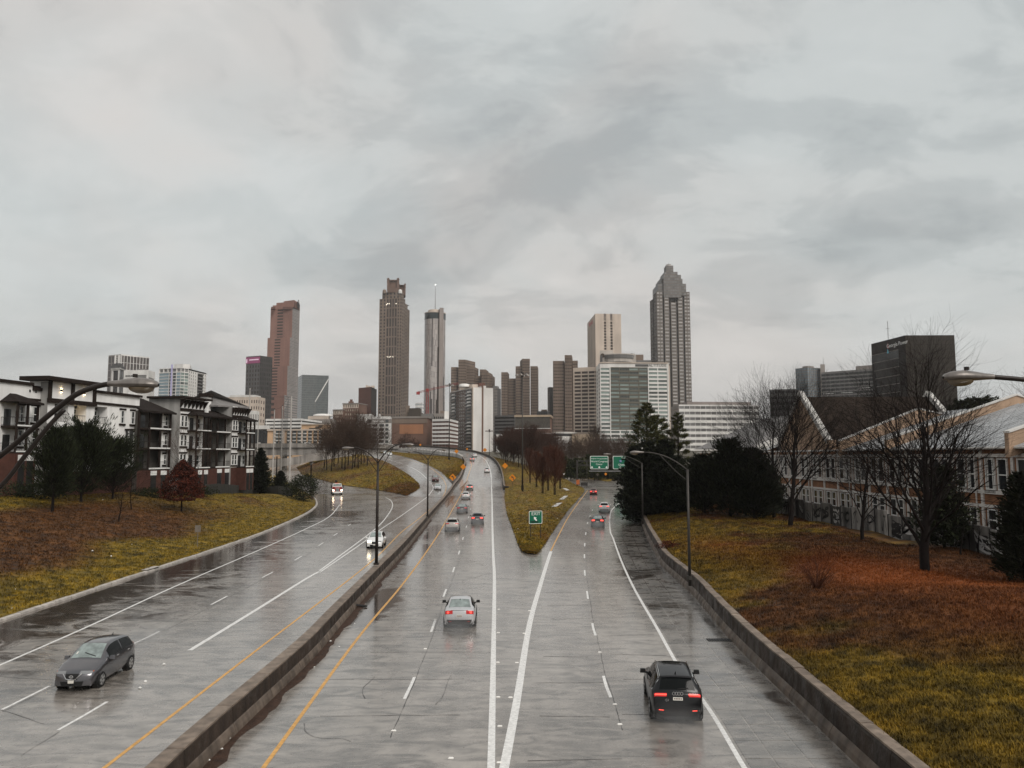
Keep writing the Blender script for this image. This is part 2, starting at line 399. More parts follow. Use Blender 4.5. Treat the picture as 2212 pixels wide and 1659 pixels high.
# --- climbing viaduct of the through lanes, and the branch that joins from the left
RAMP_L = [gd(972, 1071), at(984, 1053, 213), at(998, 1033.6, 238), at(1005.5, 1012, 270), at(1007.8, 1000.4, 293), at(1002.5, 991, 318), at(990, 985, 342), at(960, 981, 368), at(920, 976.5, 400), at(870, 972, 440), at(800, 968, 500)]
RAMP_R = [gd(1089.6, 1074.6), at(1085.5, 1054, 222), at(1083, 1029.5, 250), at(1077.5, 1012, 278), at(1070, 1000, 300), at(1060, 991, 322), at(1047, 984.5, 342), at(1020, 976.5, 372), at(980, 971, 404), at(930, 966.5, 440), at(850, 962, 500)]
RAMP_L[0].z = RAMP_R[0].z = .012
def ribbon(name, L, Rr, poolv=.1, sub=5, across=6):
    V_, F_, G_ = loft(L, Rr, across, sub)
    add_surface(V_, F_)
    o = setting(name, link(name, np_mesh(name, V_, F_, M['road'], {'pool': np.full(len(V_), poolv)}, smooth=True)))
    return V_, F_, G_
_, _, G_ramp = ribbon('ramp_road', RAMP_L, RAMP_R)
BR_L = [gd(878, 1072), at(907, 1052, 208), at(890, 1032, 232), at(860, 1012, 262), at(826, 995, 310), at(790, 984, 350), at(755, 978, 392)]
BR_R = [gd(957, 1075.5), at(980, 1056, 208), at(966, 1033, 229), at(947.6, 1017, 255), at(903, 996, 302), at(866, 985.5, 338), at(832, 979.5, 372)]
BR_L[0].z = BR_R[0].z = .012
_, _, G_br = ribbon('branch_road', BR_L, BR_R)
def tree_of(): return BVHTree.FromPolygons([Vector(v) for v in SV], SF)
bvh = tree_of()
cam_o = Vector((0, 0, CAM_H))
def surf(x, y):
    d = ray(x, y).normalized(); h = bvh.ray_cast(cam_o, d)
    return h[0] if h[0] is not None else gd(x, max(y, 990))
def down(X, Y, z0=200):
    h = bvh.ray_cast(Vector((X, Y, z0)), Vector((0, 0, -1)))
    return h[0].z if h[0] is not None else 0.0

# --- painted lines
def resample(P, step):
    P = [Vector(p) for p in P]; dist = [0]
    for a, b in zip(P, P[1:]): dist.append(dist[-1] + (b-a).length)
    n = max(2, int(dist[-1]/step)+1); A = np.array([tuple(p) for p in P]); s_ = np.linspace(0, dist[-1], n)
    return [Vector(q) for q in np.stack([np.interp(s_, dist, A[:, i]) for i in range(3)], 1)]
def crv(P, n=8):
    A = np.array([tuple(p) for p in P]); outp = []
    for i in range(len(P)-1):
        p0 = A[max(i-1, 0)]; p1 = A[i]; p2 = A[i+1]; p3 = A[min(i+2, len(P)-1)]
        for f in np.linspace(0, 1, n, endpoint=False):
            outp.append(.5*((2*p1) + (-p0+p2)*f + (2*p0-5*p1+4*p2-p3)*f*f + (-p0+3*p1-3*p2+p3)*f**3))
    outp.append(A[-1]); return [Vector(p) for p in outp]
def ribbon_mesh(mb, P, wid, lift=.006):
    rows = []
    for i, p in enumerate(P):
        t = (P[min(i+1, len(P)-1)] - P[max(i-1, 0)]); t.z = 0; t.normalize(); nrm = Vector((-t.y, t.x, 0))
        wv = wid[i] if hasattr(wid, '__len__') else wid
        rows.append([p - nrm*wv/2 + Vector((0, 0, lift)), p + nrm*wv/2 + Vector((0, 0, lift))])
    mb.sheet([[r[1], r[0]] for r in rows])
def line(marks, wid, mat, dash=None, name='road_line', lift=.006):
    P = resample(crv([surf(*m) for m in marks]), 1.0)
    for p in P: p.z = down(p.x, p.y)
    mb = MB(); ribbon_mesh(mb, P, wid, lift)
    return setting(name, mb.build(name, M[mat]))
WL = 'white_paint'; YL = 'yellow_paint'
line([(-60, 1463), (0, 1436.8), (194, 1351.7), (382, 1265), (555.5, 1190), (659.7, 1143), (711.8, 1115.6), (734, 1090)], .16, WL)
line([(410, 1405), (546, 1322), (660, 1251), (690, 1234.5)], .24, WL)
line([(690, 1233), (790, 1159), (823, 1131), (842.7, 1105), (848, 1091), (844, 1081), (833, 1074.5)], .17, WL)
line([(690, 1237), (790, 1168), (823, 1143), (868.6, 1112.7), (923, 1073), (935.5, 1055), (932, 1046), (921.8, 1033.6), (899, 1015), (868.6, 1001.6), (832, 991)], .16, WL)
line([(200, 1678), (230, 1655), (520, 1431), (800, 1215), (865.5, 1151), (899, 1125), (923, 1105), (944.6, 1086.8), (959.8, 1067), (963.6, 1051.8), (959.8, 1039.6), (947.6, 1024.5), (929.4, 1010.7), (908, 1001.6), (880, 992.5)], .14, YL)
line([(530, 1710), (570, 1657), (775, 1376), (867, 1265.6), (916, 1199.6), (950.7, 1147.5), (978.4, 1099), (999.3, 1060.7), (1016.6, 1012), (1019, 1003), (1015, 996)], .15, YL)
line([(1059, 1760), (1061, 1655), (1066, 1400), (1068, 1250), (1065.5, 1196), (1063.6, 1133.6), (1062.6, 1074.6), (1061, 1029), (1056.6, 1008.7), (1048, 993), (1036, 985)], .24, WL)
line([(1071, 1760), (1089, 1659), (1116.7, 1512.5), (1144.5, 1346), (1168.7, 1259), (1182.6, 1214), (1190, 1191)], .30, WL)
line([(1190, 1190), (1207.6, 1154.5), (1228.5, 1116), (1252.7, 1081.6), (1270, 1059)], .15, YL)
line([(1660, 1738), (1608, 1659), (1535, 1536.6), (1470.5, 1447.5), (1418, 1354.5), (1369, 1269.5), (1341, 1208.7), (1324.8, 1164), (1318.3, 1147.6), (1317, 1123), (1320, 1104.6), (1330, 1093), (1346, 1081)], .17, WL)
def dashes(base, starts, length=3.05, wid=.13):
    P = crv([surf(*m) for m in base], 20)
    P = resample(P, .5)
    for p in P: p.z = down(p.x, p.y)
    for mk in starts:
        q = surf(*mk); i = min(range(len(P)), key=lambda k: (P[k]-q).length)
        seg = P[i:i+7]
        if len(seg) > 2:
            mb = MB(); ribbon_mesh(mb, seg, wid, .006); setting('lane_dash', mb.build('lane_dash', M[WL]))
A_ = [(-60, 1563), (0, 1535), (83, 1494), (284.7, 1392.7), (340, 1366), (456.6, 1305.8), (566, 1248), (637, 1210), (700, 1171), (770, 1122), (800, 1090)]
dashes(A_, [(0, 1535), (284.7, 1392.7), (456.6, 1305.8), (566, 1248), (637, 1210), (687, 1179), (722, 1157), (752, 1136)])
dashes([(60, 1614), (126, 1577), (228, 1518), (400, 1412)], [(126, 1577)], 3.3)
C_ = [(840, 1590), (875, 1507), (896, 1461), (931, 1366), (958, 1288.5), (977.8, 1236.4), (990.6, 1197), (1001, 1160), (1010, 1128), (1020, 1085), (1033, 1030), (1035, 1005)]
dashes(C_, [(875, 1507), (931, 1366), (958, 1288.5), (977.8, 1236.4), (990.6, 1197), (1000.3, 1166), (1007, 1140), (1011.5, 1119), (1016, 1101), (1019.5, 1087), (1022.5, 1074), (1025, 1063)])
D_ = [(1340, 1575), (1320, 1509), (1305, 1465.6), (1286.8, 1375), (1280, 1349), (1268.3, 1279.8), (1263, 1234), (1262.5, 1203), (1263, 1177), (1268.7, 1131), (1278.6, 1104.6), (1288, 1080)]
dashes(D_, [(1320, 1509), (1286.8, 1375), (1272, 1293.7), (1265, 1243), (1263, 1206), (1263.5, 1180), (1265.5, 1155), (1269.5, 1132), (1274, 1116), (1279, 1103)])
# raised pavement markers on the gore and lanes: small white blocks
mk = [(1201, 645), (1320, 647), (1203, 861), (1280, 863), (1204, 460), (1365, 465), (1207, 315), (1397, 324), (1210, 1268), (750, 561), (553, 1070), (1835, 582), (1960, 1030), (1930, 906), (1213, 1042), (909, 1241), (812, 378)]
M['marker'] = pbr('ceramic_marker', (.8, .78, .74), .3, var=.05)
for i, (zx, zy) in enumerate(mk):
    p = surf((1200 + zx*.6329)/S, (2200 + zy*.6329)/S); mb = MB()
    mb.hexa([(p.x-.09, p.y-.05, .004), (p.x+.09, p.y-.05, .004), (p.x+.09, p.y+.05, .004), (p.x-.09, p.y+.05, .004)], [(p.x-.06, p.y-.03, .03), (p.x+.06, p.y-.03, .03), (p.x+.06, p.y+.03, .03), (p.x-.06, p.y+.03, .03)])
    o = mb.build('road_marker', M['marker']); o['kind'] = 'structure'

# --- slab joints and cracks: tar seals that wander a little
mb = MB(); r_ = random.Random(3)
def crack(P, wid):
    P = resample(P, .35); k = len(P); off = 0; Q = []
    for i, p in enumerate(P):
        off += r_.uniform(-.03, .03); off *= .93
        Q.append(p + Vector((off*.6, off, 0)))
    ribbon_mesh(mb, Q, [wid*r_.uniform(.35, 1.5) for _ in Q], .004)
for y0 in np.arange(20, 118, 4.6):                   # through lanes
    m0 = interp([(23, -9.0), (60, -9.7), (115, -11.4), (183, -14.6)], y0) + 1.0
    r1 = interp([(4, -.72), (23, -.6), (42, -1.0), (120, -3.6)], y0)
    a = m0 + r_.uniform(0, 2.5); b = r1 - r_.uniform(0, 2.0)
    if r_.random() < .8: crack([Vector((a, y0, 0)), Vector((b, y0+r_.uniform(-.25, .25), 0))], .035)
for y0 in np.arange(21, 120, 4.2):                   # connector lanes
    a = interp([(23, .2), (45, 1.4), (80, 4.0), (120, 7.6)], y0); b = interp([(23, 7.0), (45, 7.9), (80, 11.5), (120, 14.5)], y0)
    for q in ((a, (a+b)/2), ((a+b)/2, b)):
        if r_.random() < .75: crack([Vector((q[0]+r_.uniform(.1, .9), y0+r_.uniform(-.3, .3), 0)), Vector((q[1]-r_.uniform(.1, .9), y0+r_.uniform(-.3, .3), 0))], .045)
for y0 in np.arange(24, 150, 5.2):                   # inbound lanes
    a = interp(KERB_L, y0) + 3; b = interp([(23, -12.4), (60, -13), (115, -14)], y0)
    s0 = r_.uniform(a, b-4); 
    if r_.random() < .8: crack([Vector((s0, y0+r_.uniform(-1, 1), 0)), Vector((min(b, s0+r_.uniform(3, 9)), y0+r_.uniform(-1, 1), 0))], .035)
for base in (A_[1:-1], [(126, 1577), (40, 1630)], C_[:9], D_[:9]):
    crack([surf(x+4, y+3) for x, y in base], .028)
for sh in ():
    P = [surf(*m) for m in D_[:8]]; P = [p + Vector((sh[1], 0, 0)) for p in P]; crack(P[:5], .03)
for k in range(9):                                  # wandering cracks
    x0 = r_.uniform(-8, 8); y0 = r_.uniform(21, 80); P = [Vector((x0, y0, 0))]
    a = r_.uniform(0, 6.28)
    for _ in range(r_.randint(3, 8)):
        a += r_.uniform(-.6, .6); P.append(P[-1] + Vector((math.cos(a)*.5, math.sin(a)*.8, 0)))
    crack(P, .03)
props(mb.build('road_crack', M['tar']), kind='stuff')

# --- sweeps along the road: barriers, kerb, parapets
def sweep(P, prof, mb, side=1):
    rows = []
    for i, p in enumerate(P):
        t = (P[min(i+1, len(P)-1)] - P[max(i-1, 0)]); t.z = 0; t.normalize(); nrm = Vector((t.y, -t.x, 0))*side
        rows.append([p + nrm*a + Vector((0, 0, h)) for a, h in prof])
    n = len(mb.v); c = len(prof)
    for r in rows: mb.v += [tuple(q) for q in r]
    for i in range(len(rows)-1):
        for j in range(c-1):
            a = n+i*c+j; mb.f.append((a, a+c, a+c+1, a+1) if side > 0 else (a, a+1, a+c+1, a+c)); mb.m.append(0)
    for e, fl in ((0, 1), (len(rows)-1, 0)):
        f = [n+e*c+j for j in range(c)]; mb.f.append(tuple(f if (fl == 1) == (side > 0) else f[::-1])); mb.m.append(0)
def segments(P, step, gap, fine=.9):
    P = resample(P, .3); tot = len(P); per = int(step/.3); g = max(1, int(gap/.3)) if gap > .2 else 0
    i = 0; outp = []
    while i < tot-2:
        seg = P[i:min(i+per+1, tot)]
        if len(seg) >= 2:
            a = seg[0] + (seg[1]-seg[0]).normalized()*gap/2; b = seg[-1] + (seg[-2]-seg[-1]).normalized()*gap/2
            k = max(1, int(step/fine)); mid = [seg[int(round(q))] for q in np.linspace(0, len(seg)-1, k+1)][1:-1]
            outp.append([a] + mid + [b])
        i += per
    return outp
# median wall: base line of its right face
MED = [Vector((-9.1, 4, 0)), Vector((-9.3, 18, 0))] + [gd(*m) for m in ((440, 1655), (673, 1426), (742, 1345), (826, 1248), (881, 1186), (930, 1123), (971, 1072))] + [p + Vector((-.1, 0, 0)) for p in RAMP_L[1:6]]
prof_med = [(-.11, .0), (-.13, .34), (-.16, .86), (-.20, .90), (-.66, .90), (-.70, .86), (-.74, -.02)]
med_o = thing('median_wall', 'long stained concrete median wall curving between the two carriageways', 'barrier', (MED[0].x, MED[0].y, 0)); med_o['kind'] = 'thing'
for seg in segments(crv(MED), 3.9, .03):
    mb = MB(); sweep(seg, prof_med, mb, 1); mb.build('wall_segment', M['barrier'], med_o); mb = MB(); sweep(seg, [(0, -.02), (-.03, .12), (-.10, .30), (-.128, .345), (-.2, .345), (-.2, -.02)], mb, 1); mb.build('wall_foot', M['foot'], med_o)
# cap slab on it, paler
capm = pbr('barrier_cap', (.21, .165, .13), .6, var=.35, scale=1.4, streak=.3, objrand=.1, bump=.3)
for seg in segments(crv(MED), 3.9, .05):
    mb = MB(); sweep([p + Vector((0, 0, .885)) for p in seg], [(-.17, 0), (-.17, .06), (-.70, .06), (-.70, 0)], mb, 1); mb.build('cap_stone', capm, med_o)
# silt in the gutter at its foot
mb = MB(); gp = resample(crv(MED[:8]), .5)
rows = []
for i, p in enumerate(gp):
    wv = .06 + .62*max(0, float(fbm(i*.5, 3.3, .55, 5))-.15) * (1 if i < 140 else .5)
    rows.append([p + Vector((.01, 0, .012)), p + Vector((.1+wv*.4, 0, .03)), p + Vector((.1+wv, 0, .007))])
mb.sheet([[r[0], r[1], r[2]] for r in rows]); props(mb.build('gutter_silt', M['debris'], smooth=True), kind='stuff')
# right retaining barrier
RB = [Vector((interp(EDGE_R, y), y, 0)) for y in np.concatenate([np.arange(6, 60, 6), np.arange(60, 141, 8)])]
prof_r = [(.14, -.0), (.16, .38), (.22, 1.02), (.26, 1.10), (.62, 1.14), (.66, 1.06), (.66, -.02)]
rb_o = thing('retaining_barrier', 'stained concrete barrier holding back the right grass bank', 'barrier', (RB[0].x, RB[0].y, 0)); rb_o['kind'] = 'thing'
for seg in segments(crv(RB), 4.2, .03):
    mb = MB(); sweep(seg, prof_r, mb, 1); mb.build('wall_segment', M['barrier'], rb_o); mb = MB(); sweep(seg, [(.0, -.02), (.04, .20), (.12, .36), (.157, .42), (.3, .42), (.3, -.02)], mb, 1); mb.build('wall_foot', M['foot'], rb_o)
for seg in segments(crv(RB), 2.1, .04):
    h = r_.uniform(1.11, 1.15); mb = MB(); sweep([p + Vector((0, 0, h)) for p in seg], [(.23, 0), (.24, .06), (.45, .075), (.66, .05), (.66, 0)], mb, 1); mb.build('cap_stone', capm, rb_o)
# kerb on the left
KL = [Vector((b, a, float(z_exit(a)))) for a, b in KERB_L]
kb_o = props(thing('kerb', 'pale concrete kerb along the foot of the left grass bank', 'kerb', tuple(KL[0])), kind='structure')
for seg in segments(crv(KL), 1.9, .05):
    h = r_.uniform(.13, .17); mb = MB(); d_ = r_.uniform(-.02, .02)
    sweep(seg, [(.0+d_, -.02), (-.02+d_, h-.03), (-.06+d_, h), (-.32+d_, h), (-.32+d_, -.02)], mb, 1); mb.build('kerb_stone', M['kerbstone'], kb_o)

# --- shoulder slabs on the right: concrete panels with open joints
sl_o = setting('shoulder_slabs', thing('shoulder', None, None, (8, 20, 0)))
inner = crv([surf(*m) for m in ((1640, 1710), (1608, 1659), (1535, 1536.6), (1470.5, 1447.5), (1418, 1354.5), (1369, 1269.5), (1341, 1208.7), (1324.8, 1164), (1318.3, 1147.6), (1317, 1123))], 12)
IY = np.array([p.y for p in inner]); IX = np.array([p.x for p in inner])
ys = [19.0]
while ys[-1] < 118: ys.append(ys[-1] + (1.55 if ys[-1] < 60 else 2.3))
for i in range(len(ys)-1):
    for c in range(3):
        q = []
        for yy in (ys[i]+.03, ys[i+1]-.03):
            a = float(np.interp(yy, IY, IX)) + .17; b = interp(EDGE_R, yy) - .06
            cut = (0, .27, .60, 1)
            q.append((a + (b-a)*cut[c] + .03, a + (b-a)*cut[c+1] - .03))
        h = .008 + r_.uniform(0, .004); tl = r_.uniform(-.002, .002)
        mb = MB(); mb.hexa([(q[0][0], ys[i]+.012, 0.001), (q[0][1], ys[i]+.012, 0.001), (q[1][1], ys[i+1]-.012, .001), (q[1][0], ys[i+1]-.012, .001)],
                [(q[0][0], ys[i]+.012, h+tl), (q[0][1], ys[i]+.012, h-tl), (q[1][1], ys[i+1]-.012, h-tl), (q[1][0], ys[i+1]-.012, h+tl)])
        mb.build('slab', M['slab'], sl_o)

# --- grass banks and islands
def turf_attrs(X, Y, region):
    b = fbm(X, Y, .09, 1); n2 = fbm(X, Y, .35, 2)
    if region == 'left':
        d = np.interp(Y, [a for a, q in KERB_L], [q for a, q in KERB_L]) - X          # distance up the bank
        br = smooth(5.0, 10.0, d + (b-.5)*9)*(1-smooth(21, 28, d + (b-.5)*9))*(1-smooth(95, 130, Y))
        br = np.maximum(br*.95, .75*smooth(.56, .68, b)*smooth(95, 120, Y)); rust = np.zeros_like(br)
    elif region == 'right':
        D_ = X - np.interp(Y, [a for a, q in EDGE_R], [q for a, q in EDGE_R]); br = .22 + .76*smooth(.40, .58, b*.6 + n2*.4 + .20*smooth(3.5, 8.5, D_) - .13 - .22*smooth(30, 22, Y)*smooth(2, 6, D_) + .08*smooth(60, 40, Y))
        rust = np.exp(-(((X-22.5)/3.8)**2 + ((Y-50)/8)**2))*1.1 + .6*np.exp(-(((X-27)/5)**2 + ((Y-42)/7)**2)) + .45*np.exp(-(((X-18)/2.5)**2 + ((Y-66)/9)**2)) + .35*np.exp(-(((X-22)/4)**2 + ((Y-33)/6)**2))
        rust = np.clip(rust*(.6 + n2*.8), 0, 1)
        green = np.exp(-(((X-17)/4)**2 + ((Y-26)/5)**2)); br = br*(1-.75*green)
    elif region == 'isl':
        br = .75*smooth(.45, .62, b); rust = .25*smooth(.55, .7, n2)
    else:
        br = .45*smooth(.5, .68, b); rust = .3*smooth(.6, .75, n2)
    return np.clip(br, 0, 1), np.clip(rust, 0, 1)
def bank(name, V_, F_, region):
    br, ru = turf_attrs(V_[:, 0], V_[:, 1], region); add_surface(V_, F_)
    o = link(name, np_mesh(name, V_, F_, M['turf'], {'brown': br, 'rust': ru, 'shade': fbm(V_[:, 0], V_[:, 1], 1.3, 4)}, smooth=True))
    return setting(name, o)
def gridF(n, k):
    I, J = np.meshgrid(np.arange(n-1), np.arange(k-1), indexing='ij'); a = (I*k+J).ravel(); return np.stack([a, a+1, a+k+1, a+k], 1)
# left bank
YY = np.concatenate([np.arange(6, 190, 1.5), np.arange(190, 341, 6)]); DD = np.concatenate([np.arange(0, 36, 1.0), np.arange(36, 180, 12)])
def z_left(Y, d):
    zp = np.interp(Y, [0, 98, 130, 150, 175, 200, 340], [4.5, 4.3, 3.2, 2.0, .8, .6, .5]); dw = np.interp(Y, [0, 100, 130, 150, 175, 340], [31, 31, 19, 10, 6, 6])
    q = np.clip(d/dw, 0, 1); return .14 + zp*(q*q*(3-2*q)*.7 + q*.3) + z_exit(Y)
YG, DG = np.meshgrid(YY, DD, indexing='ij')
XG = np.interp(YG, [a for a, q in KERB_L], [q for a, q in KERB_L]) - .30 - DG
ZG = z_left(YG, DG) + (fbm(XG, YG, .18, 6)-.5)*.5*np.minimum(1, DG/4) + (fbm(XG, YG, .9, 8)-.5)*.12*np.minimum(1, DG/2)
bank('grass_bank_terrain', np.stack([XG, YG, ZG], -1).reshape(-1, 3), gridF(*XG.shape)[:, ::-1], 'left')
# right bank
YY = np.concatenate([np.arange(8, 160, 1.2), np.arange(160, 341, 6)]); DD = np.concatenate([np.arange(0, 30, .9), np.arange(30, 160, 10)])
YG, DG = np.meshgrid(YY, DD, indexing='ij')
XG = np.interp(YG, [a for a, q in EDGE_R], [q for a, q in EDGE_R]) + .64 + DG
ZG = 1.06 + 1.25*(1-np.exp(-DG/6.5))*np.where(YG < 130, 1, 1-.3*smooth(130, 150, YG)) + .55*np.exp(-(((DG-7)/4)**2 + ((YG-102)/14)**2))
ZG += .35*np.exp(-((DG-13)/5)**2)*smooth(70, 40, YG) + 1.1*np.exp(-((DG-14)/7)**2)*smooth(46, 30, YG)
ZG = ZG*(1-smooth(135, 165, YG)) + .15*smooth(135, 165, YG) + (fbm(XG, YG, .22, 7)-.5)*.7*np.minimum(1, DG/3) + (fbm(XG, YG, .75, 9)-.5)*.34*np.minimum(1, DG/1.5)
bank('grass_bank_terrain', np.stack([XG, YG, ZG], -1).reshape(-1, 3), gridF(*XG.shape), 'right')
def rough(V_, amp=.15):
    V_[:, 2] += (fbm(V_[:, 0], V_[:, 1], .5, 5)-.45)*amp; return V_
# gore between the through lanes and the connector
GL = [gd(1143, 1197), gd(1124, 1186), gd(1107, 1141), gd(1095, 1109), gd(1089.6, 1074.6)] + [p + Vector((.75, 0, .1)) for p in RAMP_R[1:7]]
GR = [gd(1152, 1197), gd(1166, 1191), gd(1200.6, 1140.6), gd(1225, 1106), gd(1246, 1081.6), gd(1263, 1059.5), gd(1252, 1051), gd(1240, 1046), gd(1222, 1035), gd(1205, 1026), gd(1190, 1022)]
V_, F_, G_gore = loft(GL, GR, 16, 6, bulge=.5); V_[:, 2] += .10; bank('gore_grass_terrain', rough(V_, .2), F_, 'gore')
# island with the bare trees
surf_i = [surf(*m) for m in ((878, 1071), (843, 1064), (798, 1055.6), (742, 1048.6), (690, 1036), (655, 1026))] + [at(640, 1010, 345)]
V_, F_, G_i1 = loft(surf_i, [gd(879, 1071)] + [p for p in BR_L[1:]], 14, 6, bulge=1.2); V_[:, 2] += .10; bank('tree_island_terrain', rough(V_, .25), F_, 'isl')
# island beside the viaduct
IL = [at(973, 1037, 224)] + BR_R[2:] + [at(800, 975, 410)]
IR = [at(977, 1037, 224)] + [at(996, 1017.5, 262), at(1003, 1001, 292), at(998, 992.8, 316), at(975, 988.3, 335), at(929.5, 985, 365), at(860, 979.5, 410)]
V_, F_, G_i2 = loft(IL, IR, 10, 6, bulge=.5); V_[:, 2] += .10; bank('ramp_island_terrain', rough(V_, .2), F_, 'gore')
# verge beyond the connector
VL = [surf(1216, 1027), surf(1255, 1032.5), surf(1290, 1037), surf(1316, 1040), surf(1333, 1031), surf(1350, 1028)]
VU = [p + Vector((2 + 3*i, 40, 1.2)) for i, p in enumerate(VL)]
V_, F_, _ = loft(VL, VU, 6, 4, bulge=.4); V_[:, 2] += .08; bank('far_verge_terrain', V_, F_[:, ::-1], 'gore')
bvh = tree_of()

# --- grass blades
def blades(name, P, h, nb, region, wd=.012, lean=.5):
    n = len(P); br, ru = turf_attrs(P[:, 0], P[:, 1], region); N = n*nb
    B = np.repeat(P, nb, 0) + np.concatenate([rng.normal(0, h*.35, (N, 2)), np.zeros((N, 1))], 1)
    ang = rng.uniform(0, 2*np.pi, N); hh = h*rng.uniform(.5, 1.3, N); le = hh*lean*rng.uniform(.2, 1.3, N)
    dirx, diry = np.cos(ang), np.sin(ang); wx, wy = -diry*wd, dirx*wd
    b0 = B + np.stack([-wx, -wy, np.full(N, -.03)], 1); b1 = B + np.stack([wx, wy, np.full(N, -.03)], 1)
    m0 = B + np.stack([dirx*le*.35 - wx*.8, diry*le*.35 - wy*.8, hh*.62], 1); m1 = B + np.stack([dirx*le*.35 + wx*.8, diry*le*.35 + wy*.8, hh*.62], 1)
    tp = B + np.stack([dirx*le, diry*le, hh*.95], 1); t2 = tp + np.stack([wx*.2, wy*.2, np.zeros(N)], 1)
    V_ = np.stack([b0, b1, m1, m0, tp, t2], 1).reshape(-1, 3); a = np.arange(N)*6
    F_ = np.concatenate([np.stack([a, a+1, a+2, a+3], 1), np.stack([a+3, a+2, a+5, a+4], 1)])
    sh = np.repeat(rng.uniform(0, 1, N), 6)
    o = link(name, np_mesh(name, V_, F_, M['blade'], {'brown': np.repeat(np.repeat(br, nb), 6), 'rust': np.repeat(np.repeat(ru, nb), 6), 'shade': sh}))
    props(o, kind='stuff'); return o
def in_view(X, Y, Z, m=1.05):
    d = np.stack([X, Y, Z-CAM_H], 1); cp, sp = math.cos(PITCH), math.sin(PITCH)
    fwd = d[:, 1]*cp + d[:, 2]*sp; up = -d[:, 1]*sp + d[:, 2]*cp
    return (fwd > 2) & (np.abs(d[:, 0]/fwd) < .6667*m) & (np.abs(up/fwd) < .5*m)
def scatter_bank(n, region, xf, yr, dr, zfun, dens):
    Y = rng.uniform(*yr, n); D = rng.uniform(*dr, n); X = xf(Y, D)
    clump = fbm(X, Y, .8, 12); keep = (rng.uniform(0, 1, n) < dens(X, Y)*(.45 + .9*clump))
    X, Y = X[keep], Y[keep]; Z = np.array([down(float(a), float(b), 40) for a, b in zip(X, Y)])
    k = in_view(X, Y, Z+.2); return np.stack([X[k], Y[k], Z[k]], 1)
xr = lambda Y, D: np.interp(Y, [a for a, q in EDGE_R], [q for a, q in EDGE_R]) + .62 + D
xl = lambda Y, D: np.interp(Y, [a for a, q in KERB_L], [q for a, q in KERB_L]) - .33 - D
P = scatter_bank(120000, 'right', xr, (18, 60), (0, 22), None, lambda X, Y: np.clip((26/Y)**1.4, 0, 1))
blades('bank_grass', P, .13, 5, 'right', .011, .9)
P = scatter_bank(45000, 'right', xr, (55, 118), (0, 18), None, lambda X, Y: np.clip((62/Y)**1.3, 0, 1))
blades('bank_grass', P, .17, 4, 'right', .02, .8)
P = scatter_bank(75000, 'left', xl, (40, 150), (0, 34), None, lambda X, Y: np.clip((60/Y)**1.2, 0, 1))
blades('bank_grass', P, .15, 4, 'left', .02, .8)
def scatter_loft(G, n, zoff=.1):
    a = rng.uniform(0, G.shape[0]-1.001, n); b = rng.uniform(0, G.shape[1]-1.001, n); i = a.astype(int); j = b.astype(int)
    fa = (a-i)[:, None]; fb = (b-j)[:, None]
    Q = (G[i, j]*(1-fa) + G[i+1, j]*fa)*(1-fb) + (G[i, j+1]*(1-fa) + G[i+1, j+1]*fa)*fb
    Q[:, 2] = [down(float(x), float(y), 60) for x, y in Q[:, :2]]; return Q
blades('gore_grass', scatter_loft(G_gore, 14000), .17, 4, 'gore', .025, .7)
blades('island_grass', scatter_loft(G_i1, 9000), .2, 4, 'isl', .04, .7)
blades('island_grass', scatter_loft(G_i2, 7000), .2, 4, 'gore', .04, .7)
# ================================================================== DOWNTOWN
def stone(name, c, **k):
    d = dict(rough=.75, var=.12, scale=.06, streak=.16); d.update(k); return pbr(name, c, **d)
M['brown_granite'] = stone('brown_granite', (.27, .148, .118)); M['pale_granite'] = stone('pale_granite', (.28, .24, .22))
M['taupe'] = stone('taupe_concrete', (.205, .155, .122)); M['taupe2'] = stone('shaded_taupe_concrete', (.175, .135, .108))
M['white_con'] = stone('white_concrete', (.72, .70, .67)); M['cream'] = stone('cream_concrete', (.56, .47, .395))
M['greystone'] = stone('grey_stone', (.26, .232, .21)); M['graydark'] = stone('dark_grey_concrete', (.105, .10, .098))
M['redbrick'] = stone('red_brown_brick', (.13, .062, .048)); M['brick'] = stone('brown_brick', (.165, .095, .07))
M['tanst'] = stone('tan_stucco', (.60, .40, .25)); M['darkclad'] = stone('dark_cladding', (.042, .036, .033)); M['greyclad'] = stone('grey_cladding', (.19, .18, .172))
M['greengrey'] = stone('green_grey_panel', (.135, .125, .10)); M['bronze'] = stone('bronze_cladding', (.075, .058, .045))
M['g_dark'] = glass('dark_glazing', (.022, .022, .022), .12, .5, spec=.4); M['g_brown'] = glass('brown_glazing', (.055, .04, .034), .15, .4, spec=.4)
M['g_blue'] = glass('blue_glazing', (.16, .22, .26), .07, .25, spec=.8, wob=.1); M['g_green'] = glass('green_glazing', (.10, .13, .12), .1, .75, spec=.6)
M['g_mirror'] = glass('mirror_glazing', (.10, .115, .115), .05, .15, spec=1.0, wob=.35, wscale=.03)
M['g_obj'] = glass('window_glass', (.045, .05, .048), .1, .8, spec=.5, objrand=True); M['g_objgreen'] = glass('tinted_window_glass', (.15, .19, .175), .12, .8, spec=.6, objrand=True)
M['g_objblue'] = glass('balcony_glass', (.20, .27, .31), .08, .3, spec=.8, objrand=True)
M['g_cream'] = pbr('blind_filled_window', (.42, .37, .30), .4, var=.1, island=.35)
M['g_grey'] = glass('silver_glazing', (.17, .165, .16), .12, .3, spec=.8)
M['steel'] = pbr('galvanised_steel', (.30, .30, .30), .45, metal=.7, var=.2, scale=2)
M['darksteel'] = pbr('dark_steel', (.045, .042, .04), .45, metal=.5, var=.2, scale=2)
M['lit'] = pbr('lit_room', (.8, .75, .65), .5, var=0, emis=(1, .9, .72), es=1.1)
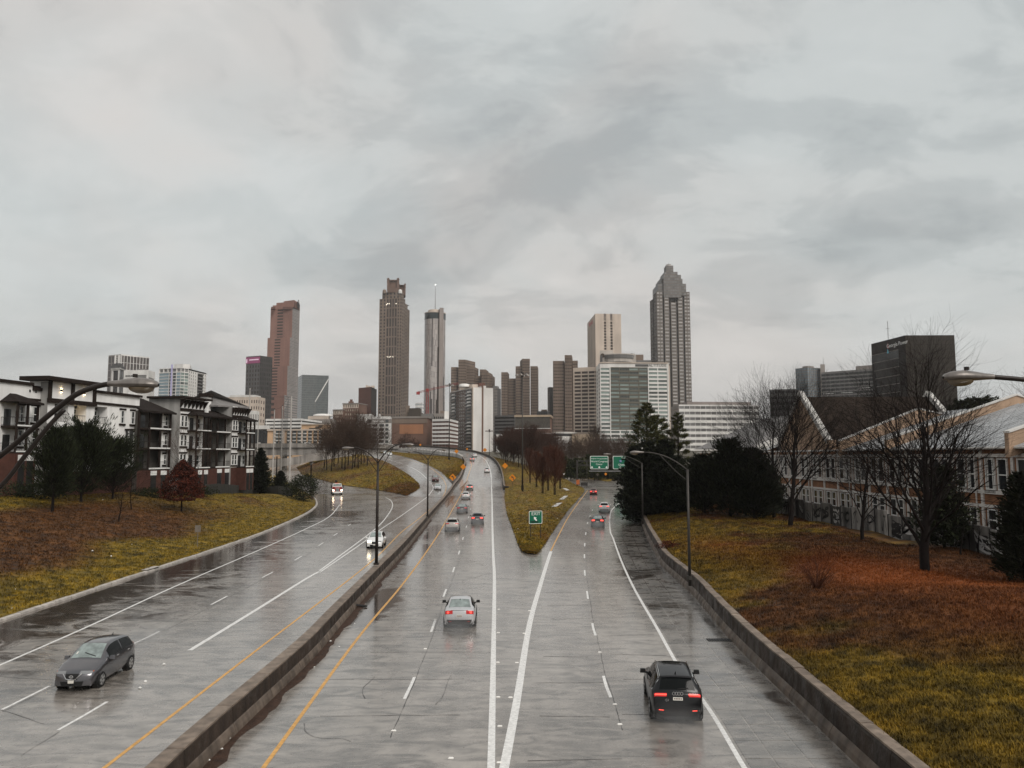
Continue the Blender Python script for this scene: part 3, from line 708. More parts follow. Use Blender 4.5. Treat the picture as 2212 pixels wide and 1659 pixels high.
M['roof_gravel'] = pbr('roof_gravel', (.20, .19, .18), .9, var=.25, scale=.5)
def XY(x, Y, y=900): return Vector((xat(x, Y, y), Y, 0))
class Bld:
    def __init__(s, name, label, cat, Y, x, group=None, z0=6.0):
        p = XY(x, Y); s.root = thing(name, label, cat, (p.x, Y, z0), group=group); s.z0 = z0; s.w = {}; s.pane = {}; s.n = 0
    def mb(s, mat, part='wall'): return s.w.setdefault((part, mat), MB())
    def facade(s, A, B, z0, z1, cols=1, rows=1, wf=.6, hf=.6, rec=.3, ml=0, mr=0, top=0, bot=0, wall='taupe', pane='g_dark', mode='mesh', sill=.5, part='wall', skip=None, pname='window', wx=None, lit=0):
        """wall with real openings: bands, piers, reveals, and panes set back by rec"""
        A = Vector((A[0], A[1], 0)); B = Vector((B[0], B[1], 0)); d = B-A; L = d.length; d.normalize(); n = Vector((d.y, -d.x, 0))
        W = s.mb(wall, part); up = Vector((0, 0, 1))
        def P(u, z, r=0): return A + d*u - n*r + up*z
        def q(u0, u1, za, zb):
            if u1-u0 > 1e-4 and zb-za > 1e-4: W.quad(P(u0, za), P(u1, za), P(u1, zb), P(u0, zb))
        if top: q(0, L, z1-top, z1)
        if bot: q(0, L, z0, z0+bot)
        if ml: q(0, ml, z0+bot, z1-top)
        if mr: q(L-mr, L, z0+bot, z1-top)
        fx = L-ml-mr; fz = z1-top-z0-bot; ch = fz/rows
        if wx is None: cells = [(ml + fx*(c+.5-wf/2)/cols, ml + fx*(c+.5+wf/2)/cols) for c in range(cols)]
        else: cells = [(L*a, L*b) for a, b in wx]
        lo = ml; hi = L-mr; proto = {}
        for r in range(rows):
            b0 = z0+bot+r*ch; w0 = b0 + ch*(1-hf)*sill; w1 = w0 + ch*hf
            q(lo, hi, b0, w0); q(lo, hi, w1, b0+ch)
            u = lo
            for c, (ua, ub) in enumerate(cells):
                if skip and skip(r, c): 
                    continue
                q(u, ua, w0, w1); u = ub
                W.quad(P(ua, w0), P(ua, w1), P(ua, w1, rec), P(ua, w0, rec)); W.quad(P(ub, w0), P(ub, w0, rec), P(ub, w1, rec), P(ub, w1))
                W.quad(P(ua, w0), P(ua, w0, rec), P(ub, w0, rec), P(ub, w0)); W.quad(P(ua, w1), P(ub, w1), P(ub, w1, rec), P(ua, w1, rec))
                pm = pane(r, c) if callable(pane) else pane
                if mode == 'obj':
                    k = (round(ub-ua, 3), pm)
                    if k not in proto:
                        m_ = MB(); a_, b_ = d*(ub-ua), up*(w1-w0); m_.quad((0, 0, 0), a_, a_+b_, b_)
                        proto[k] = m_.mesh(pname, M[pm])
                    o = bpy.data.objects.new(pname, proto[k]); col.objects.link(o); o.parent = s.root
                    o.location = P(ua, w0, rec) - s.root.location
                else:
                    s.mb(pm, 'windows~'+pname).quad(P(ua, w0, rec), P(ub, w0, rec), P(ub, w1, rec), P(ua, w1, rec)); s.n += 1
            q(u, hi, w0, w1)
    def wallq(s, A, B, z0, z1, mat, part='wall'):
        A = Vector(A); B = Vector(B); s.mb(mat, part).quad((A.x, A.y, z0), (B.x, B.y, z0), (B.x, B.y, z1), (A.x, A.y, z1))
    def cap(s, pts, z, mat='roof_gravel', part='roof'): s.mb(mat, part).poly([(p[0], p[1], z) for p in pts])
    def block(s, pts, z0, z1, mat, part='wall'): s.mb(mat, part).prism([(p[0], p[1]) for p in pts], z0, z1)
    def done(s):
        for (part, mat), mb in s.w.items():
            if not mb.f: continue
            if part.startswith('windows~'):
                o = mb.build(part[8:], M[mat], s.root); o['kind'] = 'stuff'
            else: mb.build(part, M[mat], s.root)
        return s.root
def fp(xl, xc, xr, Yl, Yc, Yr):
    L, C, Rr = XY(xl, Yl), XY(xc, Yc), XY(xr, Yr); return L, C, Rr, L + (Rr-C)
def cabin(b, L, C, Rr, K, z0, z1, lkw, rkw, roof='roof_gravel', back='taupe'):
    """two faces seen, two behind, flat roof a little below the parapet"""
    b.facade(L, C, z0, z1, **lkw); b.facade(C, Rr, z0, z1, **rkw)
    b.wallq(Rr, K, z0, z1, lkw.get('wall', back), 'wall'); b.wallq(K, L, z0, z1, lkw.get('wall', back), 'wall'); b.cap((L, C, Rr, K), z1-.4, roof)
def text(name, body, size, mat, parent, origin, right, normal_up=(0, 0, 1), depth=.05, align='CENTER'):
    cu = bpy.data.curves.new(name, 'FONT'); cu.body = body; cu.size = size; cu.extrude = depth; cu.align_x = align; cu.align_y = 'CENTER'; cu.resolution_u = 2
    cu.materials.append(mat); tmp = bpy.data.objects.new('text_curve', cu); col.objects.link(tmp)
    bpy.context.view_layer.update(); me = bpy.data.meshes.new_from_object(tmp.evaluated_get(bpy.context.evaluated_depsgraph_get())); me.name = name
    bpy.data.objects.remove(tmp); o = bpy.data.objects.new(name, me); col.objects.link(o)
    if not me.materials: me.materials.append(mat)
    r = Vector(right).normalized(); u = Vector(normal_up).normalized(); n = r.cross(u); u = n.cross(r)
    mt_ = Matrix((r, u, n)).transposed().to_4x4()
    loc = Vector(origin)
    if parent is not None:
        o.parent = parent; q = parent
        while q is not None: loc = loc - q.location; q = q.parent
    o.matrix_basis = Matrix.Translation(loc) @ mt_
    return o
M['sign_white'] = pbr('white_lettering', (.8, .8, .78), .4, var=0); M['sign_red'] = pbr('red_lettering', (.45, .03, .03), .4, var=0)
M['sign_dark'] = pbr('dark_lettering', (.03, .03, .03), .4, var=0); M['sign_grey'] = pbr('grey_lettering', (.22, .21, .20), .5, var=0)

# 1 broad brown tower with white vertical fins, far left
L, C, Rr, K = fp(228, 255, 317, 1521, 1500, 1547); zt = zat(765, 1500)
b = Bld('office_tower', 'wide brown tower striped with white fins, behind the white apartment roofs', 'tower', 1500, 255)
cabin(b, L, C, Rr, K, 10, zt, dict(cols=4, rows=14, wf=.8, hf=.93, wall='greystone', pane='g_brown', top=2), dict(cols=9, rows=14, wf=.84, hf=.95, wall='white_con', pane='g_brown', top=2))
b.done()
# 2 dark tower with flared crown
L, C, Rr, K = fp(236, 254, 263, 1008, 1000, 1020); zt = zat(796, 1000)
b = Bld('crowned_tower', 'narrow dark tower with a flared crown and white corner columns', 'tower', 1000, 250)
cabin(b, L, C, Rr, K, 10, zt, dict(cols=1, rows=1, wf=.62, hf=.96, wall='white_con', pane='darkclad', rec=.8), dict(cols=2, rows=9, wf=.6, hf=.7, wall='graydark', pane='g_dark'))
cx = (L+C+Rr+K)/4
def about(c, pts, f): return [c + (p-c)*f for p in pts]
for f, y0, y1, mt_ in ((1.12, 797, 794, 'white_con'), (1.2, 794, 789, 'graydark'), (.9, 789, 784, 'graydark')): b.block(about(cx, (L, C, Rr, K), f), zat(y0, 1000), zat(y1, 1000), mt_, 'crown')
tc_ = about(cx, (L, C, Rr, K), .42)
for k in range(4): b.block([tc_[k] + Vector((dx, dy, 0)) for dx, dy in ((-1, -1), (1, -1), (1, 1), (-1, 1))], zat(784, 1000), zat(765, 1000), 'white_con', 'lantern')
for yy in (781, 776, 771, 766): b.block(about(cx, (L, C, Rr, K), .5), zat(yy, 1000), zat(yy-1.4, 1000), 'white_con', 'lantern')
b.done()
# 3 white sign building
L, C, Rr, K = fp(262, 316, 331, 1105, 1100, 1130); zt = zat(799, 1100)
b = Bld('office_block', 'white block with two grey louvre panels behind the street lamp head', 'building', 1100, 300)
cabin(b, L, C, Rr, K, 10, zt, dict(cols=1, rows=1, wf=.46, hf=.16, wall='white_con', pane='greyclad', wx=[(.52, .93)], sill=.93, rec=.5), dict(cols=1, rows=1, wf=.8, hf=.16, sill=.9, wall='white_con', pane='greyclad'))
for i in range(3): b.block([p for p in (L+(C-L)*(.1+.1*i)+Vector((0, -.6, 0)), L+(C-L)*(.18+.1*i)+Vector((0, -.6, 0)), L+(C-L)*(.18+.1*i), L+(C-L)*(.1+.1*i))], zt-9, zt-7.6, 'sign_dark', 'sign_panel')
b.block(about((L+C+Rr+K)/4 + Vector((4, 0, 0)), (L, C, Rr, K), .3), zt-.4, zt+3, 'greyclad', 'penthouse'); b.done()
# 4 tan block under it
L, C, Rr, K = fp(222, 281, 300, 705, 700, 720)
b = Bld('tan_block', 'low tan block just above the white apartment parapet', 'building', 700, 250)
cabin(b, L, C, Rr, K, 8, zat(852, 700), dict(cols=9, rows=6, wf=.5, hf=.4, wall='tanst', pane='g_brown'), dict(cols=3, rows=6, wf=.5, hf=.4, wall='tanst', pane='g_brown')); b.done()
# 5 glass condominium
L = XY(339.5, 862); C = XY(386.5, 850); D = XY(403.8, 858); Rr = XY(442.4, 905); K = L + (Rr-C)
b = Bld('condominium', 'glass and white condominium tower with a lilac fin, left of the brown towers', 'tower', 850, 390)
zt = zat(794, 850); fl = 3.5; nr = 16; zb = zt-5-fl*nr
b.facade(L, C, zb, zt-5, 4, nr, hf=.82, rec=.35, wall='white_con', mode='obj', pane=lambda r, c: 'g_obj' if c in (1, 2) else 'g_objblue', wx=[(.01, .46), (.48, .585), (.64, .79), (.81, .99)])
b.facade(C, D, zb, zt-5, 2, nr, wf=.92, hf=.8, rec=.35, wall='white_con', mode='obj', pane='g_objgreen')
b.facade(D, Rr, zb, zt-2, 9, nr, wf=.34, hf=.6, rec=.4, wall='white_con', pane='g_dark', skip=lambda r, c: c in (4, 5))
for a_, b_ in ((L, C), (C, D)):
    b.facade(a_, b_, zt-5, zt, 5 if a_ is L else 2, 1, wf=.86, hf=.72, rec=1.2, wall='white_con', pane='g_grey')
e = (Rr-D).normalized(); nn = Vector((e.y, -e.x, 0)); wl = (Rr-D).length
for r in range(nr):
    z = zb + (zt-zb)*r/nr
    m_ = MB(); q0 = D + e*wl*.50; q1 = D + e*wl*.80
    m_.hexa([q0+nn*1.4+Vector((0, 0, z)), q1+nn*1.4+Vector((0, 0, z)), q1+Vector((0, 0, z)), q0+Vector((0, 0, z))], [q0+nn*1.4+Vector((0, 0, z+.9)), q1+nn*1.4+Vector((0, 0, z+.9)), q1+Vector((0, 0, z+.9)), q0+Vector((0, 0, z+.9))])
    m_.build('balcony', M['greyclad'], b.root)
q0 = D + e*wl*.5; q1 = D + e*wl*.8; b.mb('g_dark', 'loggia').quad(*(p+nn*.05+Vector((0, 0, z)) for p, z in ((q0, zb), (q1, zb), (q1, zt-4), (q0, zt-4))))
b.wallq(Rr, K, zb, zt, 'white_con'); b.wallq(K, L, zb, zt, 'white_con'); b.cap((L, C, D, Rr, K), zt-.3)
M['lilac'] = pbr('lilac_fin', (.42, .40, .62), .4, var=0)
f0 = L + (C-L)*.60; b.block([f0+Vector((-.7, -1.2, 0)), f0+Vector((.7, -1.2, 0)), f0+Vector((.7, .2, 0)), f0+Vector((-.7, .2, 0))], zb, zt+4, 'lilac', 'fin')
c5 = (C+D+Rr+K)/4; b.block(about(c5, (XY(370, 862), XY(390, 858), XY(406, 862), XY(410, 900), XY(380, 900)), .95), zt-.3, zat(784, 850), 'white_con', 'penthouse'); b.done()
# 6 dark tower with the pink band
L, C, Rr, K = fp(528, 558, 585, 1092, 1080, 1100); zt = zat(768, 1080)
b = Bld('dark_tower', 'dark tower with a glowing pink sign band, left of the stepped red-brown tower', 'tower', 1080, 550)
cabin(b, L, C, Rr, K, 10, zt, dict(cols=5, rows=21, wf=.62, hf=.62, wall='graydark', pane='g_brown', top=12), dict(cols=7, rows=21, wf=.5, hf=.62, wall='darkclad', pane='g_dark', top=3))
M['pink'] = pbr('pink_sign', (.22, .06, .13), .4, var=0, emis=(.8, .12, .36), es=.06); M['palepink'] = pbr('pale_sign_stripe', (.7, .5, .6), .4, var=0, emis=(.9, .7, .85), es=.18)
e = (C-L).normalized(); nn = Vector((e.y, -e.x, 0)); wl = (C-L).length
def strip(b, A, e, nn, u0, u1, z0, z1, out_, mat, part):
    p = [A+e*u0+nn*out_, A+e*u1+nn*out_, A+e*u1, A+e*u0]; b.block(p, z0, z1, mat, part)
strip(b, L, e, nn, -.4, wl, zt-10.5, zt-1.5, .5, 'pink', 'sign'); strip(b, L, e, nn, wl*.25, wl*.92, zt-6.2, zt-4.6, .8, 'palepink', 'sign'); strip(b, L, e, nn, .3, 2.6, zt-9.5, zt-4, .8, 'palepink', 'sign')
b.done()
# 7 stepped red-brown tower
b = Bld('stepped_tower', 'tall red-brown granite tower stepping down in four stages', 'tower', 1150, 610)
Rr = XY(641.6, 1178); secs = [(578, 625.7, 1150, 663.6), (573, 621.8, 1142, 728), (567.8, 618.2, 1135, 789.7), (562.3, 612.9, 1128, 853)]
zz = [zat(s_[3], s_[2]) for s_ in secs] + [8]
for i, (xl, xc, Yc, yt) in enumerate(secs):
    C = XY(xc, Yc); L = XY(xl, Yc+10); K = L + (Rr-C); z1, z0 = zz[i], zz[i+1] - (0 if i == 3 else 1.5)
    rows = 10 if i < 3 else 11
    if i == 3: z0 = 8
    b.facade(L, C, z0, z1, 1, rows, hf=.5, rec=.6, wall='brown_granite', pane='g_brown', mode='obj', wx=[(.31, .575)], top=1.2, bot=.8)
    b.facade(C, Rr, z0, z1, 1, 22 if i < 3 else 24, wf=.98, hf=.42, rec=.15, wall='pale_granite', pane='g_grey', pname='window_band')
    b.wallq(Rr, K, z0, z1, 'brown_granite'); b.wallq(K, L, z0, z1, 'brown_granite'); b.cap((L, C, Rr, K), z1)
Yc = 1150
for xl, xc, y in ((582, 627, 657), (590, 629, 651.5), (606, 629, 648)):
    C = XY(xc, Yc); L = XY(xl, Yc+10); b.block((L, C, Rr, L+(Rr-C)), zz[0]-.2, zat(y, Yc), 'brown_granite', 'crown')
for xl, xc in ((578.5, 588), (604, 626)): b.block((XY(xl, 1149), XY(xc, 1149), XY(xc, 1156), XY(xl, 1156)), zat(668, 1150), zat(663, 1150), 'redbrick', 'crown')
c0 = XY(636, 1160); rr = (Rr-XY(629, 1150)).normalized(); nn = Vector((rr.y, -rr.x, 0)); lc = XY(629, 1150) + rr*19 + nn*.7
m_ = MB(); m_.poly([lc + rr*6*math.cos(a) + Vector((0, 0, zat(655, 1160) + 7*math.sin(a))) for a in np.linspace(0, 6.28, 18, endpoint=False)]); m_.build('emblem', M['darkclad'], b.root)
m_ = MB(); m_.poly([lc + nn*.3 + rr*(1.5+4*math.cos(a)) + Vector((0, 0, zat(655, 1160) + 2 + 4*math.sin(a))) for a in np.linspace(-.5, 2.6, 10)]); m_.build('emblem', M['sign_white'], b.root)
b.done()
# 8 white classical block
L, C, Rr, K = fp(488, 556, 572, 705, 700, 720)
b = Bld('stone_block', 'pale stone block with rows of small windows right of the grey hip roof', 'building', 700, 530)
cabin(b, L, C, Rr, K, 10, zat(857, 700), dict(cols=13, rows=9, wf=.45, hf=.5, wall='cream', pane='g_brown', top=1.5), dict(cols=3, rows=9, wf=.45, hf=.5, wall='cream', pane='g_brown', top=1.5))
b.block(about((L+C)/2, (L, C, Rr, K), .8), zat(857, 700)-.4, zat(853, 700), 'white_con', 'penthouse')
b.done()
L, C, Rr, K = fp(527, 553, 560, 640, 636, 650); zt = zat(887, 636)
b = Bld('fluted_block', 'small white block with tall fluted pilasters in front of the stone block', 'building', 636, 540)
cabin(b, L, C, Rr, K, 10, zt, dict(cols=7, rows=1, wf=.5, hf=.84, wall='white_con', pane='g_brown'), dict(cols=2, rows=1, wf=.5, hf=.84, wall='white_con', pane='g_brown')); b.done()
# 9 mirrored cube
L, C, Rr, K = fp(640.6, 650.5, 708, 1290, 1250, 1262); zt = zat(809.5, 1250)
b = Bld('mirror_block', 'mirror-glass block with one diagonal fold, right of the stepped tower', 'tower', 1250, 680)
b.facade(L, C, 10, zt, 6, 36, wf=.96, hf=.9, rec=.05, wall='greyclad', pane='g_mirror')
e = (Rr-C); zh = zt-10
def PP(u, v, r=0): n_ = Vector((e.y, -e.x, 0)).normalized(); return C + e*u - n_*r + Vector((0, 0, 10 + zh*v))
G = b.mb('g_mirror', 'glazing')
for i in range(24):
    for j in range(34):
        u0, u1, v0, v1 = i/24+.003, (i+1)/24-.003, j/34+.002, (j+1)/34-.002
        fold = (u0+u1)/2 > .52 and (v0+v1)/2 < .68 + ((u0+u1)/2-.52)*.56
        r0 = 1.6 if fold else 0; t0 = rng.normal(0, .015); t1 = rng.normal(0, .02) - (.10 if fold else 0)
        G.quad(PP(u0, v0, r0+t0), PP(u1, v0, r0-t0), PP(u1, v1, r0-t0-t1), PP(u0, v1, r0+t0-t1))
b.mb('greyclad', 'frame').quad(PP(0, 0, .25), PP(.52, 0, .25), PP(.52, 1, .25), PP(0, 1, .25)); b.mb('greyclad', 'frame').quad(PP(.52, 0, 2.2), PP(1, 0, 2.2), PP(1, 1, 2.2), PP(.52, 1, 2.2))
fm = b.mb('white_con', 'fold_edge')
fm.hexa([PP(.5, .675, -.2), PP(.52, .66, -.2), PP(.52, .66, 2), PP(.5, .675, 2)], [PP(.985, .96, -.2), PP(1, .945, -.2), PP(1, .945, 2), PP(.985, .96, 2)])
b.wallq(Rr, K, 10, zt, 'greyclad'); b.wallq(K, L, 10, zt, 'greyclad'); b.cap((L, C, Rr, K), zt-.2); b.done()
# 10 white parking deck
def deck(name, label, x0, x1, Y, ytop, ybot, n, white, dark, xr=None, Yr=None, frac=.5, cat='parking deck'):
    L = XY(x0, Y+6); C = XY(x1, Y); Rr = XY(xr, Yr) if xr else C + Vector((4, 40, 0)); K = L + (Rr-C)
    b = Bld(name, label, cat, Y, (x0+x1)/2); z1, z0 = zat(ytop, Y), zat(ybot, Y); h = (z1-z0)/n
    b.block(about((L+C+Rr+K)/4, (L, C, Rr, K), .96), 5, z1-h*.6, dark, 'interior')
    for i in range(n+1):
        m_ = MB(); m_.prism([(p[0], p[1]) for p in (L, C, Rr, K)], z0+h*i-h*frac if i else z0-h*.3, z0+h*i + (0.15 if i else 0)); m_.build('floor_band', M[white], b.root)
    for k in range(6):
        p = L + (C-L)*(k/5.0)*.98; m_ = MB(); m_.prism([(p.x+a-.0, p.y+c+.8) for a, c in ((0, 0), (.6, 0), (.6, .6), (0, .6))], 5, z1-.3); m_.build('column', M[white], b.root)
    return b
deck('parking_deck', 'white open parking deck behind the tall net poles', 574, 651, 520, 904.5, 927, 3, 'white_con', 'graydark').done()
deck('parking_deck', 'white and brown striped deck left of the brick balcony tower', 933.7, 970, 560, 905, 957, 6, 'white_con', 'redbrick').done()
deck('parking_deck', 'dark grey parking deck right of the white windowless tower face', 1068, 1112, 640, 897, 950, 7, 'graydark', 'darkclad').done()
# 11 grey low block
L, C, Rr, K = fp(640, 721, 727, 570, 560, 590)
b = Bld('grey_block', 'long flat-roofed grey block behind the tan hotel', 'building', 560, 690)
cabin(b, L, C, Rr, K, 8, zat(905, 560), dict(cols=4, rows=1, hf=.3, sill=.84, wall='greystone', pane='g_grey', wx=[(.02, .28), (.3, .42), (.44, .62), (.66, .92)], rec=.6), dict(cols=2, rows=1, wf=.5, hf=.3, sill=.84, wall='greystone', pane='g_dark'))
b.block(about((L+C+Rr+K)/4+Vector((4, 0, 0)), (L, C, Rr, K), .55), zat(905, 560)-.3, zat(897, 560), 'cream', 'penthouse')
m_ = MB(); pc = XY(698, 580); m_.lathe([(7.5, zat(899, 580)), (7.2, zat(896.5, 580)), (5, zat(894.5, 580)), (0.01, zat(893.5, 580))], pc.x, 580, 20); m_.build('dome', M['white_con'], b.root, smooth=True); b.done()
HY = 470
# 12 tan hotel with oriel bays
b = Bld('hotel', 'tan stucco hotel with rows of white-bellied bay windows above the overpass', 'hotel', HY, 650)
L = XY(579, HY+6); C = XY(738, HY); zr = zat(928, HY); e = (C-L).normalized(); nn = Vector((e.y, -e.x, 0)); wl = (C-L).length
def ux(x): return (XY(x, HY+3)-L).length
b.wallq(L, C, 8, zr, 'tanst'); Kb = Vector((6, 30, 0)); b.wallq(C, C+Kb, 8, zr, 'tanst'); b.cap((L, C, C+Kb, L+Kb), zr-.05)
strip(b, L, e, nn, ux(652), ux(718), 10, zat(916, HY), .5, 'tanst', 'gable'); strip(b, L, e, nn, 0, wl, zr-.5, zr+.4, .9, 'cream', 'cornice'); strip(b, L, e, nn, ux(652)-.4, ux(718)+.4, zat(917, HY), zat(915.5, HY), 1.2, 'cream', 'cornice')
for xx in (587, 609.5, 652, 718): strip(b, L, e, nn, ux(xx), ux(xx)+1.1, 9, zr-.5, .75, 'cream', 'pilaster')
pw = pb = None
for xx in (594.5, 606, 624, 636, 648, 660, 672, 684, 696, 708, 719, 730):
    for yy in (933, 940.6, 948.2, 955.5):
        c0 = L + e*ux(xx) + nn*.55 + Vector((0, 0, zat(yy, HY)))
        if pw is None:
            m_ = MB(); m_.hexa([e*-1.2+Vector((0, 0, -.64)), e*1.2+Vector((0, 0, -.64)), e*1.2+nn*-.5+Vector((0, 0, -.64)), e*-1.2-nn*.5+Vector((0, 0, -.64))], [e*-1.2+Vector((0, 0, .9)), e*1.2+Vector((0, 0, .9)), e*1.2-nn*.5+Vector((0, 0, .9)), e*-1.2-nn*.5+Vector((0, 0, .9))]); pw = m_.mesh('window', M['g_obj'])
            m_ = MB(); rows = []
            for zq, rq in ((-.6, 1.35), (-.95, 1.25), (-1.25, .95), (-1.45, .3)): rows.append([e*rq*math.cos(a) + nn*(.1+rq*.55*math.sin(a)) + Vector((0, 0, zq)) for a in np.linspace(math.pi, 0, 7)])
            m_.sheet(rows[::-1]); m_.poly(rows[0][::-1]); pb = m_.mesh('bay_apron', M['white_con'])
        for mesh_, nm in ((pw, 'window'), (pb, 'bay_apron')):
            o = bpy.data.objects.new(nm, mesh_); col.objects.link(o); o.parent = b.root; o.location = c0 - b.root.location
sg = MB(); c0 = L + e*ux(688) + nn*1.0
for (u0, u1, z0, z1) in ((-5, 1, 926.5, 924), (-1, 3, 924, 921), (1, 3.4, 921, 918.5)): sg.hexa([c0+e*u0+Vector((0, 0, zat(z0, HY))), c0+e*u1+Vector((0, 0, zat(z0, HY))), c0+e*u1-nn*.3+Vector((0, 0, zat(z0, HY))), c0+e*u0-nn*.3+Vector((0, 0, zat(z0, HY)))], [c0+e*u0+Vector((0, 0, zat(z1, HY))), c0+e*u1+Vector((0, 0, zat(z1, HY))), c0+e*u1-nn*.3+Vector((0, 0, zat(z1, HY))), c0+e*u0-nn*.3+Vector((0, 0, zat(z1, HY)))])
sg.build('sign', M['bronze'], b.root); b.done()
# 13 dark glass block
L, C, Rr, K = fp(534, 582, 590, 524, 520, 540); b = Bld('glass_block', 'low black-glass block with a white roof band behind the dark cedar', 'building', 520, 560); zt = zat(919.5, 520)
cabin(b, L, C, Rr, K, 8, zt, dict(cols=12, rows=1, wf=.9, hf=.9, wall='darkclad', pane='g_dark', top=2.4), dict(cols=3, rows=1, wf=.9, hf=.9, wall='darkclad', pane='g_dark', top=2.4))
b.block(about((L+C+Rr+K)/4, (L, C, Rr, K), 1.02), zt-2.3, zt+.2, 'white_con', 'roof_band'); b.done()
# 14 old brown blocks
b = Bld('old_block', 'old brown masonry block with cream windows and corniced taller half', 'building', 800, 745)
for xl, xc, yt, cols, rows in ((719, 740.6, 885.7, 6, 9), (740, 774, 872, 7, 11)):
    L = XY(xl, 806); C = XY(xc, 800); zt = zat(yt, 800); K_ = Vector((4, 25, 0))
    b.facade(L, C, 12, zt-4.5, cols, rows, wf=.5, hf=.5, wall='brick', pane='g_cream'); b.facade(L, C, zt-4.5, zt, cols, 1, wf=.35, hf=.7, wall='cream', pane='g_brown')
    b.wallq(C, C+K_, 12, zt, 'brick'); b.wallq(L+K_, L, 12, zt, 'brick'); b.cap((L, C, C+K_, L+K_), zt); b.block(about((L+C)/2+K_/2, (L, C, C+K_, L+K_), 1.05), zt, zt+.8, 'greystone', 'cornice')
b.block((XY(752, 808), XY(763.5, 808), XY(763.5, 818), XY(752, 818)), zat(872, 800), zat(866, 800), 'brick', 'penthouse'); b.block((XY(755, 808), XY(761, 808), XY(761, 816), XY(755, 816)), zat(866, 800), zat(861.5, 800), 'redbrick', 'penthouse'); b.done()
# 15 red-brown slab
L, C, Rr, K = fp(773.6, 801, 813, 915, 900, 935); zt = zat(835.7, 900); b = Bld('brick_slab', 'plain red-brown brick slab left of the tall crowned tower', 'tower', 900, 795)
cabin(b, L, C, Rr, K, 12, zt, dict(cols=16, rows=24, wf=.25, hf=.3, wall='redbrick', pane='g_brown', rec=.15), dict(cols=6, rows=1, wf=.5, hf=.97, wall='darkclad', pane='g_dark', rec=.5))
for x0, x1, y in ((789, 793, 831), (793, 799, 832.5), (800, 808, 832)): b.block((XY(x0, 906), XY(x1, 906), XY(x1, 914), XY(x0, 914)), zt-.4, zat(y, 900), 'cream', 'roof_tank')
b.done()
# 16 tall crowned tower
b = Bld('crowned_skyscraper', 'tall taupe skyscraper topped by two small temple pavilions', 'skyscraper', 1250, 850)
L, C, Rr, K = fp(815.8, 865.5, 882, 1262, 1250, 1285); e = (C-L); zt = zat(643, 1250); e2 = Rr-C
A1, A2 = L + e*.30, L + e*.78
zb0 = 12
b.facade(L, A1, zb0, zt, 2, 47, wf=.42, hf=.55, wall='taupe', pane='g_dark', rec=.4); b.facade(A1, A2, zb0, zt, 4, 16, wf=.66, hf=.86, wall='taupe', pane='g_brown', rec=.8); b.facade(A2, C, zb0, zt, 2, 47, wf=.42, hf=.55, wall='taupe', pane='g_dark', rec=.4)
zs = [zt, zat(655, 1262), zat(668, 1275)]; fr = [0, .4, .72, 1]
for i in range(3): b.facade(C+e2*fr[i], C+e2*fr[i+1], zb0, zs[i], 2, 46-2*i, wf=.45, hf=.55, wall='taupe2', pane='g_dark', rec=.5)  # right side in a darker taupe, its shade put into the colour
b.wallq(Rr, K, zb0, zs[2], 'taupe'); b.wallq(K, L, zb0, zs[2], 'taupe'); b.cap((L, C, C+e2*.4, L+e2*.4), zt); b.cap((L+e2*.4, C+e2*.4, Rr, K), zs[1])
nb_ = [L+e*.12, L+e*.88+Vector((0, 2, 0)), L+e*.88+e2*.55, L+e*.12+e2*.55]
z2 = zat(629, 1250); b.facade(nb_[0], nb_[1], zt-.5, z2, 5, 2, wf=.4, hf=.6, wall='taupe', pane='g_dark'); b.facade(nb_[1], nb_[2], zt-.5, z2, 3, 2, wf=.4, hf=.6, wall='taupe2', pane='g_dark'); b.wallq(nb_[3], nb_[0], zt-.5, z2, 'taupe'); b.cap(nb_, z2)
M['crownst'] = stone('crown_stone', (.165, .105, .08))
def pav(x0, x1, Y, yb, yt):
    p = (XY(x0, Y), XY(x1, Y), XY(x1, Y+22), XY(x0, Y+22)); c_ = sum(p, Vector())/4; zB, zT = zat(yb, Y), zat(yt, Y); h = zT-zB
    b.block(about(c_, p, 1.08), z2-1, zB, 'crownst', 'crown'); b.block(about(c_, p, .74), zB, zT-h*.15, 'crownst', 'crown'); b.block(about(c_, p, 1.02), zT-h*.22, zT-h*.14, 'crownst', 'crown')
    for q in p:
        w2 = (x1-x0)*.065
        for (s0, za, zb_) in ((1, zB, zT-h*.14), (1.3, zT-h*.14, zT-h*.02), (.8, zT-h*.02, zT+h*.06)):
            cq = c_ + (q-c_)*.9; b.block([cq+Vector((dx*w2*s0, dy*w2*s0, 0)) for dx, dy in ((-1, -1), (1, -1), (1, 1), (-1, 1))], za, zb_, 'crownst', 'crown')
pav(833, 857, 1256, 622, 601.5); pav(857, 872, 1278, 628, 613); 
for xx in (826, 860.5):
    m_ = MB(); p = XY(xx, 1252); m_.lathe([(3.2, zat(633, 1250)), (3.2, z2+1), (2.6, z2+3), (.01, z2+4.2)], p.x, 1254, 12); m_.build('turret', M['white_con' if xx > 850 else 'taupe'], b.root, smooth=True)
for (u, yy) in ((.35, 655), (.42, 655.5), (.30, 657), (.72, 656), (.37, 770.5), (.45, 771), (.52, 770.5), (.62, 771)):
    p = L + e*u - Vector((e.y, -e.x, 0)).normalized()*-.1; m_ = MB(); m_.quad(*(p+Vector((dx, -.1, zat(yy, 1250)+dz)) for dx, dz in ((0, 0), (1.2, 0), (1.2, 1.6), (0, 1.6)))); m_.build('lit_window', M['lit'], b.root)
b.done()
